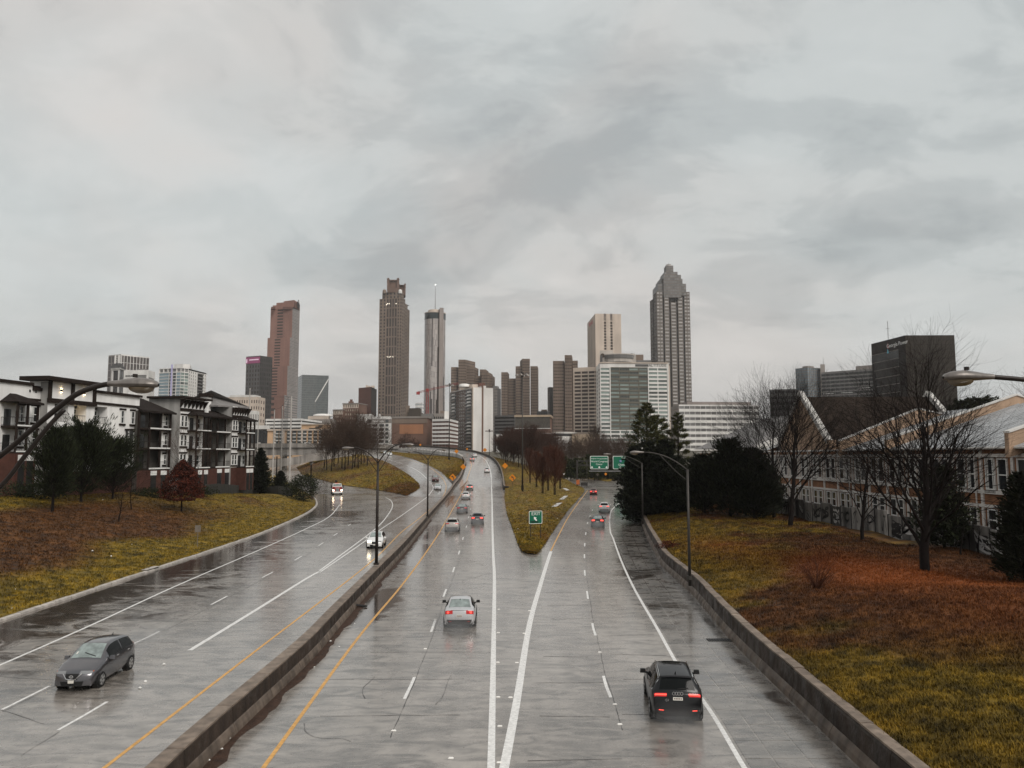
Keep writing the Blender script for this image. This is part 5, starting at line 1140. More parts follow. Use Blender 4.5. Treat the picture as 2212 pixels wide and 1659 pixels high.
# 36-39 right-hand towers
b = Bld('glass_tower', 'blue-grey glass tower with a lift core, far right behind bare branches', 'tower', 1000, 1750)
L, C, Rr, K = fp(1722, 1748, 1777, 1015, 1000, 1010); zt = zat(793.5, 1000); cabin(b, L, C, Rr, K, 10, zt, dict(cols=7, rows=32, wf=.86, hf=.66, wall='greyclad', pane='g_blue', rec=.4), dict(cols=6, rows=32, wf=.7, hf=.6, wall='greyclad', pane='g_blue', rec=.5))
b.block((XY(1776, 1002), XY(1786, 1002), XY(1786, 1015), XY(1776, 1015)), 10, zat(786.5, 1000), 'greystone', 'lift_core'); b.block(about((L+C+Rr+K)/4, (L, C, Rr, K), .45), zt-.3, zat(789, 1000), 'greystone', 'penthouse')
m_ = MB(); pq = XY(1783, 1005); m_.tube([(pq.x, 1005, zat(787, 1000)), (pq.x, 1005, zat(770, 1000))], [.4, .15], 5); m_.build('mast', M['steel'], b.root); b.done()
b = Bld('striped_office', 'long grey office with broken pale stripes beside the black tower', 'building', 900, 1830)
L = XY(1777, 905); C = XY(1900, 862); K_ = Vector((20, 40, 0)); zt = zat(804.4, 905); b.facade(L, C, 10, zt, 12, 22, wf=.97, hf=.62, rec=.4, wall='greyclad', pane='g_dark', top=1.5); b.wallq(C, C+K_, 10, zt, 'greyclad'); b.wallq(L+K_, L, 10, zt, 'greyclad'); b.cap((L, C, C+K_, L+K_), zt-.2); b.block((XY(1853, 890), XY(1890, 878), XY(1894, 900), XY(1857, 910)), zt-.2, zat(790, 885), 'greystone', 'penthouse')
e = C-L
for k in range(26):
    u = rng.uniform(0, .8); z = zt - 4 - rng.integers(0, 20)*(zt-11.5)/22; m_ = MB(); n_ = Vector((e.y, -e.x, 0)).normalized(); p0, p1 = L+e*u+n_*.3, L+e*min(1, u+rng.uniform(.06, .3))+n_*.3
    m_.hexa([p0+Vector((0, 0, z)), p1+Vector((0, 0, z)), p1-n_*.3+Vector((0, 0, z)), p0-n_*.3+Vector((0, 0, z))], [p0+Vector((0, 0, z+.6)), p1+Vector((0, 0, z+.6)), p1-n_*.3+Vector((0, 0, z+.6)), p0-n_*.3+Vector((0, 0, z+.6))]); m_.build('stripe_band', M['white_con'], b.root)
b.done()
b = Bld('black_tower', 'black-brown office tower leaning outward in ledges, lettered near the roof', 'tower', 560, 1955)
L, C, Rr = XY(1881.5, 604, 735), XY(1955.5, 560, 735), XY(2062, 559, 735); K = L+(Rr-C); zt = zat(724.4, 560); zb0 = 8; e = C-L; d = e.normalized(); nn = Vector((d.y, -d.x, 0)); wl = e.length
M['blackclad'] = stone('black_brown_cladding', (.022, .016, .013), spec=.12); M['oliveclad'] = stone('dark_bronze_panel', (.040, .032, .024), spec=.12)
b.block((C, Rr, K, C+(K-L)), zb0, zt, 'oliveclad', 'wall') if False else None
b.facade(C, Rr, zb0, zt, 26, 26, wf=.93, hf=.9, rec=.05, wall='blackclad', pane='oliveclad', pname='cladding'); b.wallq(Rr, K, zb0, zt, 'blackclad'); b.wallq(K, L, zb0, zt, 'blackclad'); b.cap((L, C, Rr, K), zt-.3)
zl = zat(757, 575); stepz = (zl-zb0)/13; b.wallq(L, C, zl, zt, 'blackclad')
b.wallq(L+e*.80, C, zb0, zl, 'blackclad')
for k in range(13):
    off = .45*(k+1); z1 = zl - stepz*k; z0 = z1-stepz; p0, p1 = L - nn*off + d*off*.8, L+e*.80-nn*off
    m_ = MB(); m_.quad(p0+Vector((0, 0, z0)), p1+Vector((0, 0, z0)), p1+Vector((0, 0, z1)), p0+Vector((0, 0, z1))); m_.build('window_band', M['g_dark'], b.root)
    m_ = MB(); q0, q1 = p0+nn*.5, p1+nn*.5; m_.hexa([q0+Vector((0, 0, z1-.35)), q1+Vector((0, 0, z1-.35)), p1-nn*.3+Vector((0, 0, z1-.35)), p0-nn*.3+Vector((0, 0, z1-.35))], [q0+Vector((0, 0, z1)), q1+Vector((0, 0, z1)), p1-nn*.3+Vector((0, 0, z1)), p0-nn*.3+Vector((0, 0, z1))]); m_.build('ledge', M['greystone'], b.root)
text('lettering', 'Georgia Power', 4.3, M['sign_white'], b.root, L + e*.775 + nn*.3 + Vector((0, 0, zt-5.0)), e)
for i, (cc, pts) in enumerate((((.5, .03, .03), [(.50, -2.6), (.53, -2.6), (.515, 2.2)]), ((.12, .42, .55), [(.475, -6.2), (.535, -6.2), (.505, -2.2)]))):
    m_ = MB(); m_.poly([L+e*u+nn*.3+Vector((0, 0, zt-4.2+z)) for u, z in pts]); m_.build('emblem', pbr('emblem_colour', cc, .4, var=0), b.root)
for xx, hgt in ((1957, 3), (1958.5, 3), (2003, 2.5), (2010, 3.2), (1919, 14)):
    pq = XY(xx, 580, 735); m_ = MB(); m_.tube([(pq.x, 580, zt-.3), (pq.x, 580, zt+hgt)], .25, 5); m_.tube([(pq.x-1.2, 580, zt+hgt*.6), (pq.x+1.2, 580, zt+hgt*.6)], .2, 4); m_.build('roof_aerial', M['steel'], b.root)
b.done()
b = Bld('grey_office', 'flat grey office behind the largest bare tree left of the gable', 'building', 600, 1690); L, C, Rr, K = fp(1664, 1720, 1730, 606, 600, 620); cabin(b, L, C, Rr, K, 8, zat(840, 600), dict(cols=10, rows=12, wf=.8, hf=.5, wall='graydark', pane='g_dark'), dict(cols=2, rows=12, wf=.8, hf=.5, wall='graydark', pane='g_dark')); b.done()
# ================================================================== NEAR BUILDINGS
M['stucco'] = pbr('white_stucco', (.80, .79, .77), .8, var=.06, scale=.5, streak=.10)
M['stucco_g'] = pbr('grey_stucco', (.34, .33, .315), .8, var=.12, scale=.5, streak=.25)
M['trim'] = pbr('dark_brown_trim', (.022, .015, .012), .7, var=.2, scale=2, spec=.1)
M['apt_brick'] = pbr('red_brick', (.070, .027, .019), .8, var=.3, scale=1.5, bump=.4, bscale=14)
M['shingle'] = pbr('dark_shingle', (.022, .017, .015), .9, spec=.08, var=.35, scale=2.5, bump=.6, bscale=9)
M['hiproof'] = pbr('grey_shingle', (.20, .19, .185), .7, var=.2, scale=1.5, bump=.4, bscale=6)
M['frame_w'] = pbr('white_window_frame', (.72, .72, .70), .5, var=.05)
M['pane'] = glass('house_pane', (.018, .02, .022), .06, .6, spec=.5, objrand=True)
M['loggia'] = pbr('shaded_loggia_wall', (.13, .118, .105), .8, var=.25, scale=.9)  # dark colour stands in for the shade inside the recesses
M['railing'] = pbr('dark_railing', (.018, .015, .014), .6, spec=.1, var=.1)
M['warm'] = pbr('warm_lamp', (1, .8, .5), .4, var=0, emis=(1, .72, .38), es=9)
FD = Vector((.163, 1, 0)).normalized(); FN = Vector((FD.y, -FD.x, 0)); FANG = math.atan2(FD.y, FD.x)
def fac(x, dl=0.0):
    Y = (81.1 - dl*1.013)/(.163 + (1106-x)/1659.0); return Vector((-81.1 + .163*Y + dl*1.013, Y, 0))
ap = Bld('apartment_building', 'white stucco and brick apartment building with dark balconies on the left bank', 'apartment building', 128, 300, z0=4)
ap.root['group'] = 'x'; del ap.root['group']
GZ = 3.0
def hexw(mb, A, B, dep, z0, z1, n=FN):     # box on a facade: from A to B, sticking out by dep
    mb.hexa([A+n*dep+Vector((0, 0, z0)), B+n*dep+Vector((0, 0, z0)), B+Vector((0, 0, z0)), A+Vector((0, 0, z0))], [A+n*dep+Vector((0, 0, z1)), B+n*dep+Vector((0, 0, z1)), B+Vector((0, 0, z1)), A+Vector((0, 0, z1))])
WIN = {}
def window(root, P, ang, w_, h_, kind='sash', group=None):
    """white frame object at P (bottom centre on the wall), with pane, lintel and sill as its own pieces"""
    key = (round(w_, 2), round(h_, 2), kind)
    if key not in WIN:
        f = MB(); t = .11; d = .14
        for x0, x1, z0, z1 in ((-w_/2, -w_/2+t, 0, h_), (w_/2-t, w_/2, 0, h_), (-w_/2+t, w_/2-t, 0, t), (-w_/2+t, w_/2-t, h_-t, h_), (-w_/2+t, w_/2-t, h_*.47, h_*.47+t*.8)): f.box(x0, x1, -d, -.003, z0, z1)
        if kind in ('triple', 'wide'):
            for q in ((-.30, -.24), (.24, .30)): f.box(q[0]*w_, q[1]*w_, -d+.01, -.006, t, h_-t)
        p = MB(); p.quad((-w_/2+.02, -.05, .02), (w_/2-.02, -.05, .02), (w_/2-.02, -.05, h_-.02), (-w_/2+.02, -.05, h_-.02))
        s_ = MB(); s_.box(-w_/2-.12, w_/2+.12, -.2, -.004, h_+.02, h_+.30); s_.box(-w_/2-.12, w_/2+.12, -.2, -.004, -.28, -.02)
        WIN[key] = (f.mesh('window', M['frame_w']), p.mesh('pane', M['pane']), s_.mesh('lintel', M['trim']))
    fm, pm, sm = WIN[key]
    o = bpy.data.objects.new('window', fm); col.objects.link(o); o.parent = root; o.location = P - root.location; o.rotation_euler = (0, 0, ang)
    for nm, me in (('pane', pm),) + ((('lintel', sm),) if kind != 'plain' else ()):
        c = bpy.data.objects.new(nm, me); col.objects.link(c); c.parent = o
    return o
def railing(root, A, B, z, h=1.05, step=.32):
    mb = MB(); L = (B-A).length; d = (B-A).normalized()
    mb.tube([A+Vector((0, 0, z+h)), B+Vector((0, 0, z+h))], .035, 4); mb.tube([A+Vector((0, 0, z+.1)), B+Vector((0, 0, z+.1))], .025, 4)
    for k in range(int(L/step)+1): q = A+d*min(L, k*step); mb.tube([q+Vector((0, 0, z+.1)), q+Vector((0, 0, z+h))], .018, 3, cap=False)
    mb.build('railing', M['railing'], root)
Zf = (7.4, 10.6, 13.85)
# -- main white block
A, B = fac(101, 1.15), fac(300, 1.15); L = (B-A).length
def fu(x, dl=1.15): return (fac(x, dl)-A).dot(FD)/L
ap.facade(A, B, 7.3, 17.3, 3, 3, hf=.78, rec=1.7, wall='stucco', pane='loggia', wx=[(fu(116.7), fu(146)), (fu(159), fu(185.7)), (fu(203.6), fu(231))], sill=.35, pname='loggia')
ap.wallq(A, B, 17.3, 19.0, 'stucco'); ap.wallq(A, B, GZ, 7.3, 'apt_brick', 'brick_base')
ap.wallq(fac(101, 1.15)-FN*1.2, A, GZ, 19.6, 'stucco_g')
for x0, x1 in ((116.7, 146), (159, 185.7), (203.6, 231)):
    for r in range(3):
        z = 7.3 + 3.333*r + .26; P0, P1 = fac(x0, 1.15), fac(x1, 1.15)
        railing(ap.root, P0-FN*.12, P1-FN*.12, z)
        mb = MB(); c0 = (P0+P1)/2 - FN*1.66; hexw(mb, c0-FD*.9, c0+FD*.1, .06, z, z+2.1); mb.build('balcony_door', M['g_dark'], ap.root)
        window(ap.root, (P0+P1)/2 - FN*1.62 + FD*.75 + Vector((0, 0, z+.55)), FANG, .8, 1.55, 'plain')
for x in (263.5, 286):
    for r in range(3):
        if x < 270 and r == 1: continue
        window(ap.root, fac(x, 1.15)+Vector((0, 0, 7.3+3.333*r+.55)), FANG, 1.15, 2.05, 'triple')
mb = MB(); hexw(mb, fac(200, 1.15), fac(301, 1.15), .16, 17.15, 17.5); hexw(mb, fac(199, 1.15), fac(302, 1.15), .35, 18.85, 19.2); hexw(mb, fac(84, 0), fac(20, 0), -.3, 18.6, 18.95) ; mb.build('cornice', M['trim'], ap.root)
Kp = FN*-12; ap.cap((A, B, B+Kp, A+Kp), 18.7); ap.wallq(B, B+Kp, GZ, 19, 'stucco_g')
# raised entrance parapet with its heavy brown frame
P0, P1 = fac(102, 1.2), fac(201, 1.2); ap.block((P0+FN*.02, P1+FN*.02, P1-FN*3, P0-FN*3), 17.3, 19.7, 'stucco', 'parapet')
mb = MB(); hexw(mb, fac(99, 1.2), fac(204, 1.2), .35, 16.75, 17.35)
for x in (103.5, 153, 200.5): q = fac(x, 1.25); hexw(mb, q-FD*.28, q+FD*.28, .2, 17.35, 19.7)
mb.build('parapet_frame', M['trim'], ap.root)
mb = MB(); q0, q1 = fac(92, 1.2), fac(212, 1.2); mb.prism([tuple(p)[:2] for p in (q0+FN*1.1-FD*.6, q1+FN*1.1, q1-FN*3.4, q0-FN*3.4-FD*.6)], 19.7, 20.25); mb.build('roof_canopy', M['trim'], ap.root)
for x in (128, 178):
    q = fac(x, 1.22); mb = MB(); hexw(mb, q-FD*.09, q+FD*.09, .22, 18.35, 18.75); s_ = mb.build('wall_lamp', M['trim'], ap.root)
    mb = MB(); hexw(mb, q-FD*.07, q+FD*.07, .2, 18.76, 18.84); hexw(mb, q-FD*.07, q+FD*.07, .2, 18.26, 18.34); mb.build('lamp_glow', M['warm'], s_)
q = fac(166, 1.15)-FN*1.3; 
for k in (0, .45): mb = MB(); mb.lathe([(.01, 15.2), (.11, 15.3), (.11, 15.45), (.01, 15.55)], q.x, q.y+k, 8); mb.build('lamp_globe', M['warm'], ap.root)
# -- left wing and porch
A0, B0 = fac(-70, 0), fac(92, 0); L0 = (B0-A0).length
ap.facade(A0, B0, 10.0, 18.6, 1, 1, wf=.01, hf=.01, wall='stucco', pane='loggia', rec=.01); ap.wallq(A0, B0, GZ, 10.0, 'stucco'); ap.cap((A0, B0, B0+Kp, A0+Kp), 18.4)
mb = MB(); hexw(mb, fac(-70, 0), fac(66, 0), .25, 18.9, 19.3); hexw(mb, fac(66, 0), fac(101, 0), .25, 18.3, 18.7); hexw(mb, fac(30, 0), fac(86, 0), .12, 16.9, 17.2); mb.build('cornice', M['trim'], ap.root); ap.wallq(A0+FN*.01, fac(66, 0)+FN*.01, 18.5, 18.9, 'stucco')
for x, w_ in ((74.5, 1.25), (44, 1.1)):
    for z in (14.0, 10.8, 7.6, 4.6): window(ap.root, fac(x, 0)+Vector((0, 0, z)), FANG, w_, 2.15, 'triple')
for x in (66, 79): q = fac(x-5, .02); mb = MB(); hexw(mb, q-FD*.12, q+FD*.12, .05, 18.0, 18.35); mb.build('roof_vent', M['g_dark'], ap.root)
def porch(x0, x1, dl, out_, floors, roof, base=None, left=True, wmid=True, nposts=3):
    a, c = fac(x0, dl), fac(x1, dl); aw, cw = a+FN*out_, c+FN*out_
    for z in floors:
        mb = MB(); mb.prism([tuple(p)[:2] for p in (aw, cw, c, a)], z-.28, z); mb.build('balcony_slab', M['trim'], ap.root)
        mb = MB(); hexw(mb, aw, cw, .05, z-.1, z+.08); mb.build('slab_edge', M['frame_w'], ap.root)
        railing(ap.root, aw, cw, z); railing(ap.root, a+FN*.05, aw, z)
        if wmid:
            m_ = a+(c-a)*.28; mb = MB(); hexw(mb, m_-FD*.55, m_+FD*.55, .06, z, z+2.15); mb.build('balcony_door', M['g_dark'], ap.root)
            window(ap.root, a+(c-a)*.74+Vector((0, 0, z+.35)), FANG, 1.0, 1.8, 'plain')
    zt, zr = roof
    for k in range(nposts):
        p = aw+(cw-aw)*(k/(nposts-1)); mb = MB(); mb.prism([tuple(p+FD*i+FN*j)[:2] for i, j in ((-.12, -.2), (.12, -.2), (.12, .04), (-.12, .04))], floors[0]-.2, zt); mb.build('post', M['trim'], ap.root)
    mb = MB(); e = .45; pts = [aw-FD*e+FN*e, cw+FD*e+FN*e, c+FD*e-FN*.02, a-FD*e-FN*.02]; r0, r1 = a+(c-a)*.35, a+(c-a)*.65
    tp = [Vector((p.x, p.y, zt)) for p in pts]; R0, R1 = Vector((r0.x, r0.y, zr)), Vector((r1.x, r1.y, zr))
    mb.quad(tp[0], tp[1], R1, R0); mb.tri(tp[3], tp[0], R0); mb.tri(tp[1], tp[2], R1); mb.quad(*[p-Vector((0, 0, .02)) for p in (tp[3], tp[2], tp[1], tp[0])])
    for i in range(3): mb.quad(tp[i]-Vector((0, 0, .25)), tp[(i+1)]-Vector((0, 0, .25)), tp[i+1], tp[i])
    mb.build('porch_roof', M['shingle'], ap.root)
    if base is not None:
        mb = MB(); mb.prism([tuple(p)[:2] for p in (aw, cw, c, a)], GZ, floors[0]-.28); mb.build('brick_base', M['apt_brick'], ap.root)
        for k in range(2):
            m_ = aw+(cw-aw)*(.3+.42*k); mb = MB(); hexw(mb, m_-FD*.6, m_+FD*.6, .06, floors[0]-1.2, floors[0]-.45); mb.build('brick_panel', M['frame_w'], ap.root); mb = MB(); hexw(mb, m_-FD*.5, m_+FD*.5, .04, GZ, floors[0]-1.2); mb.build('arch_opening', M['g_dark'], ap.root)
porch(2, 47, 0, 2.4, (10.1, 13.4), (16.4, 17.6), True)
# -- dark balcony block
def balcony_block(x0, cuts, x1, dlb, dlf, floors, eave, ridge, xr):
    a, c = fac(x0, dlb), fac(x1, dlb); af, cf = fac(x0, dlf), fac(x1, dlf)
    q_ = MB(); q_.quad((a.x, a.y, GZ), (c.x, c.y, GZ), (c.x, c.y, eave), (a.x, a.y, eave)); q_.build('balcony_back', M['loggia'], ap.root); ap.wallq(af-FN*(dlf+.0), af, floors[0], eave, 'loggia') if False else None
    for z in floors:
        mb = MB(); mb.prism([tuple(p)[:2] for p in (af, cf, c, a)], z-.3, z); mb.build('balcony_slab', M['trim'], ap.root)
        mb = MB(); hexw(mb, af+(cf-af)*.34, cf, .06, z-.12, z+.1); mb.build('slab_edge', M['frame_w'], ap.root); railing(ap.root, af, cf, z)
        m_ = a+(c-a)*.1; mb = MB(); hexw(mb, m_-FD*.6, m_+FD*.6, .05, z, z+2.2); mb.build('balcony_door', M['g_dark'], ap.root)
        w0 = fac(cuts[-1], dlf-.9); w1 = fac(x1-1, dlf-.9); mb = MB(); hexw(mb, w0, w1, .1, z, z+2.85); mb.build('bay_wall', M['stucco'], ap.root); window(ap.root, w0+(w1-w0)*.42+FN*.1+Vector((0, 0, z+.55)), FANG, 1.05, 1.75, 'triple')
    for x in [x0+1] + list(cuts) + [x1]:
        p = fac(x, dlf); mb = MB(); mb.prism([tuple(p+FD*i+FN*j)[:2] for i, j in ((-.14, -.26), (.14, -.26), (.14, .02), (-.14, .02))], floors[0]-.3, eave); mb.build('post', M['trim'], ap.root)
    mb = MB(); mb.prism([tuple(p)[:2] for p in (af, cf, c, a)], GZ, floors[0]-.3); mb.build('brick_base', M['apt_brick'], ap.root)
    for k in range(2):
        m_ = af+(cf-af)*(.5+.32*k); mb = MB(); hexw(mb, m_-FD*.8, m_+FD*.8, .05, floors[0]-1.1, floors[0]-.4); mb.build('brick_panel', M['frame_w'], ap.root); mb = MB(); hexw(mb, m_-FD*.7, m_+FD*.7, .04, GZ+.2, floors[0]-1.1); mb.build('opening', M['g_dark'], ap.root)
    # shed roof running down to the road, white gable cheek towards the viewer
    e = .6; rb, re_ = fac(x0, dlb)-FN*4.2, fac(xr, dlb)-FN*4.2
    q = [af-FD*.2+FN*e, cf+FD*e+FN*e, re_, rb-FD*.2]; z = [eave-.15, eave-.15, ridge, ridge]
    mb = MB(); tp = [Vector((p.x, p.y, k)) for p, k in zip(q, z)]; mb.quad(*tp); mb.quad(*[p-Vector((0, 0, .3)) for p in reversed(tp)])
    for i in range(4): mb.quad(tp[i]-Vector((0, 0, .3)), tp[(i+1) % 4]-Vector((0, 0, .3)), tp[(i+1) % 4], tp[i])
    mb.build('shed_roof', M['shingle'], ap.root)
    mb = MB(); mb.tri(Vector((af.x, af.y, eave-.2)), Vector((rb.x, rb.y, eave-.2)), Vector((rb.x, rb.y, ridge-.32))); mb.build('gable_cheek', M['stucco'], ap.root)
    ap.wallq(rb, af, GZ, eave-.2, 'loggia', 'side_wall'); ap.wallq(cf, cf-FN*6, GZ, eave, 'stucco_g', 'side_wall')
balcony_block(301, (325.7, 349), 370, .2, 2.4, (7.5, 10.8, 14.0), 16.9, 19.4, 352)
# -- bracketed white towers
def btower(x0, x1, dl, ztop, brick=7.3, back=6):
    a, c = fac(x0, dl), fac(x1, dl); ap.wallq(a, c, brick, ztop, 'stucco'); ap.wallq(a, c, GZ, brick, 'apt_brick', 'brick_base'); ap.wallq(a-FN*back, a, GZ, ztop, 'stucco_g', 'side_wall'); ap.wallq(c, c-FN*back, GZ, ztop, 'stucco_g', 'side_wall')
    mb = MB(); hexw(mb, a-FD*.1, c+FD*.1, .15, ztop-2.15, ztop-1.65); mb.build('cornice', M['trim'], ap.root)
    n = 6
    for k in range(n+1):
        q = a+(c-a)*(k/n); mb = MB(); mb.hexa([q-FD*.16+FN*.2+Vector((0, 0, ztop-1.3)), q+FD*.16+FN*.2+Vector((0, 0, ztop-1.3)), q+FD*.16+Vector((0, 0, ztop-1.6)), q-FD*.16+Vector((0, 0, ztop-1.6))], [q-FD*.16+FN*.9+Vector((0, 0, ztop-.2)), q+FD*.16+FN*.9+Vector((0, 0, ztop-.2)), q+FD*.16+Vector((0, 0, ztop-.2)), q-FD*.16+Vector((0, 0, ztop-.2))]); mb.build('bracket', M['trim'], ap.root)
    return a, c
a, c = btower(389, 439, 2.8, 19.4)
mb = MB(); mb.prism([tuple(p)[:2] for p in (a-FD*.7+FN*1.2, c+FD*.9+FN*1.2, c+FD*.9-FN*6, a-FD*.7-FN*6)], 19.4, 19.75); mb.build('flat_roof', M['trim'], ap.root)
for x in (393.5, 401):
    for z in (14.5, 11.2, 7.9): window(ap.root, fac(x, 2.8)+Vector((0, 0, z)), FANG, .85, 2.0)
porch(405, 436, 2.8, 1.9, (7.5, 10.8, 14.0), (16.6, 17.5), True)
a, c = fac(439, 1.8), fac(450, 1.8); ap.wallq(a, c, 7.3, 18.2, 'stucco'); ap.wallq(a, c, GZ, 7.3, 'apt_brick', 'brick_base')
for z in (14.4, 11.1, 7.8): window(ap.root, fac(444, 1.8)+Vector((0, 0, z)), FANG, 1.0, 2.1, 'triple')
balcony_block(451, (472, 489), 503, 1.0, 3.3, (7.5, 10.8, 14.0), 16.9, 19.2, 492)
a, c = btower(502, 534, 3.6, 19.0)
for x in (505, 510.5):
    for z in (14.4, 11.1, 7.8): window(ap.root, fac(x, 3.6)+Vector((0, 0, z)), FANG, .9, 2.0)
porch(514, 532, 3.6, 1.9, (7.5, 10.8, 14.0), (16.5, 17.4), True)
# hip roof over the far end
q = [fac(470, 2.0), fac(538, 4.6), fac(538, 4.6)-FN*9.5, fac(470, 2.0)-FN*9.5]; ze = 19.1; rdg = [(q[0]+q[3])/2+FD*5, (q[1]+q[2])/2-FD*6]
tp = [Vector((p.x, p.y, ze)) for p in q]; R0, R1 = [Vector((p.x, p.y, 22.0)) for p in rdg]
mb = MB(); mb.quad(tp[0], tp[1], R1, R0); mb.tri(tp[1], tp[2], R1); mb.quad(tp[2], tp[3], R0, R1); mb.tri(tp[3], tp[0], R0)
for i in range(4): mb.quad(tp[i]-Vector((0, 0, .3)), tp[(i+1) % 4]-Vector((0, 0, .3)), tp[(i+1) % 4], tp[i])
mb.build('hip_roof', M['hiproof'], ap.root)
q = fac(459, 1.0)-FN*1.5; mb = MB(); mb.prism([tuple(q+FD*i+FN*j)[:2] for i, j in ((-.7, -.7), (.7, -.7), (.7, .7), (-.7, .7))], 17.5, 20.6); o = mb.build('chimney', M['stucco'], ap.root); mb = MB(); mb.prism([tuple(q+FD*i+FN*j)[:2] for i, j in ((-.95, -.95), (.95, -.95), (.95, .95), (-.95, .95))], 20.6, 21.3); mb.build('chimney_cap', M['trim'], o)
q = fac(325, 0)-FN*3.5; mb = MB(); mb.prism([tuple(q+FD*i+FN*j)[:2] for i, j in ((-.5, -.5), (.5, -.5), (.5, .5), (-.5, .5))], 18.2, 20.2); mb.build('chimney', M['stucco'], ap.root)
a, c = fac(301, .2), fac(534, 2); ap.block((a-FN*5, c-FN*5, c-FN*14, a-FN*14), GZ, 18.6, 'stucco', 'rear_block')
ap.done()
# vertical name sign hung on the facade
sg = thing('name_sign', 'narrow vertical black blade sign lettered down the white apartment wall', 'sign', tuple(fac(270, 1.15)+Vector((0, 0, 12))))
q = fac(272.5, 1.15); mb = MB(); mb.hexa([q+FN*.15-FD*.12+Vector((0, 0, 10.4)), q+FN*1.2-FD*.12+Vector((0, 0, 10.4)), q+FN*1.2+FD*.12+Vector((0, 0, 10.4)), q+FN*.15+FD*.12+Vector((0, 0, 10.4))], [q+FN*.15-FD*.12+Vector((0, 0, 13.5)), q+FN*1.2-FD*.12+Vector((0, 0, 13.5)), q+FN*1.2+FD*.12+Vector((0, 0, 13.5)), q+FN*.15+FD*.12+Vector((0, 0, 13.5))]); mb.build('board', M['sign_dark'], sg)
mb = MB(); hexw(mb, q-FD*.25+FN*0, q+FD*.25, 1.5, 13.5, 13.75); hexw(mb, q-FD*.3, q+FD*.3, 1.8, 10.0, 10.35); mb.build('bracket', M['trim'], sg)
for i, ch_ in enumerate('CAMDEN'): text('letter', ch_, .5, M['sign_white'], sg, q + FN*.68 - FD*.14 + Vector((0, 0, 13.22-.49*i)), FN, depth=.01)

# ------------------------------------------------------------------ school on the right bank
M['ochre_brick'] = pbr('ochre_brick', (.24, .115, .058), .8, var=.3, scale=1.2, bump=.3, bscale=16); M['tan_panel'] = pbr('tan_render', (.42, .29, .20), .8, var=.15, scale=.6, streak=.2)
M['school_roof'] = pbr('brown_shingle_roof', (.030, .022, .017), .9, spec=.08, var=.25, scale=1.6, bump=.4, bscale=7); M['metal_roof'] = pbr('wet_metal_roof', (.36, .37, .38), .22, var=.2, scale=.5, streak=.2, spec=.7, rvar=.1)
M['white_trim'] = pbr('white_trim', (.62, .60, .57), .6, var=.12, scale=1.5)
FX = 42.0
sb = Bld('school_building', 'long two-storey ochre brick school with white windows behind the graffiti wall', 'building', 100, 1780, z0=2)
def zq(X, Y, z): return Vector((X, Y, z))
# facade faces the road (-X): seen from the road, left is far (+Y), right is near
Ya, Yb = 172, 56
bays = np.arange(Yb, Ya-1, 4.35)
A, B = zq(FX, Ya, 0), zq(FX, Yb, 0)
sb.wallq(A, B, 1.0, 10.3, 'ochre_brick', 'brick_wall')
for i, y in enumerate(bays):
    mb = MB(); mb.box(FX-.14, FX-.004, y-.17, y+.17, 1.0, 10.0); mb.build('pilaster', M['white_trim'], sb.root)
    if y > 150: continue
    for k, dy in enumerate((1.35, 3.05)):
        window(sb.root, zq(FX, y+dy, 6.55), -math.pi/2, 1.35, 2.75, 'wide' if (i+k) % 3 == 0 else 'plain'); window(sb.root, zq(FX, y+dy, 3.0), -math.pi/2, 1.3, 1.9, 'plain')
mb = MB(); mb.box(FX-.2, FX-.005, Yb, Ya, 6.2, 6.5); mb.box(FX-.18, FX-.005, Yb, Ya, 5.0, 5.25); mb.box(FX-.22, FX-.005, Yb, Ya, 9.4, 9.7); mb.build('string_course', M['white_trim'], sb.root)
mb = MB(); mb.tube([(FX-.75, Yb, 10.2), (FX-.75, Ya, 10.2)], .13, 6); mb.build('gutter', M['white_trim'], sb.root)
for y in bays[::3]: mb = MB(); mb.tube([(FX-.3, y+.55, 10.1), (FX-.3, y+.55, 2)], .07, 5); mb.build('downpipe', M['white_trim'], sb.root)
sb.wallq(B, zq(70, Yb, 0), 1.0, 10.3, 'ochre_brick', 'brick_wall')
# low metal wing: ridge along the road, parapets across it
RX, RZ = 55.5, 15.2
mb = MB(); mb.quad(zq(FX-.8, Yb-.5, 10.25), zq(RX, Yb-.5, RZ), zq(RX, 98, RZ), zq(FX-.8, 98, 10.25)); mb.quad(zq(RX, Yb-.5, RZ), zq(70, Yb-.5, 10.3), zq(70, 98, 10.3), zq(RX, 98, RZ))
mb.quad(zq(FX-.8, Yb-.5, 10.1), zq(FX-.8, 98, 10.1), zq(RX, 98, RZ-.15), zq(RX, Yb-.5, RZ-.15))
mb.build('metal_roof', M['metal_roof'], sb.root)
for y in np.arange(Yb, 98, .9):
    mb = MB(); mb.hexa([zq(FX-.8, y, 10.26), zq(RX, y, RZ+.01), zq(RX, y+.05, RZ+.01), zq(FX-.8, y+.05, 10.26)], [zq(FX-.8, y, 10.32), zq(RX, y, RZ+.07), zq(RX, y+.05, RZ+.07), zq(FX-.8, y+.05, 10.32)]); mb.build('roof_seam', M['metal_roof'], sb.root)
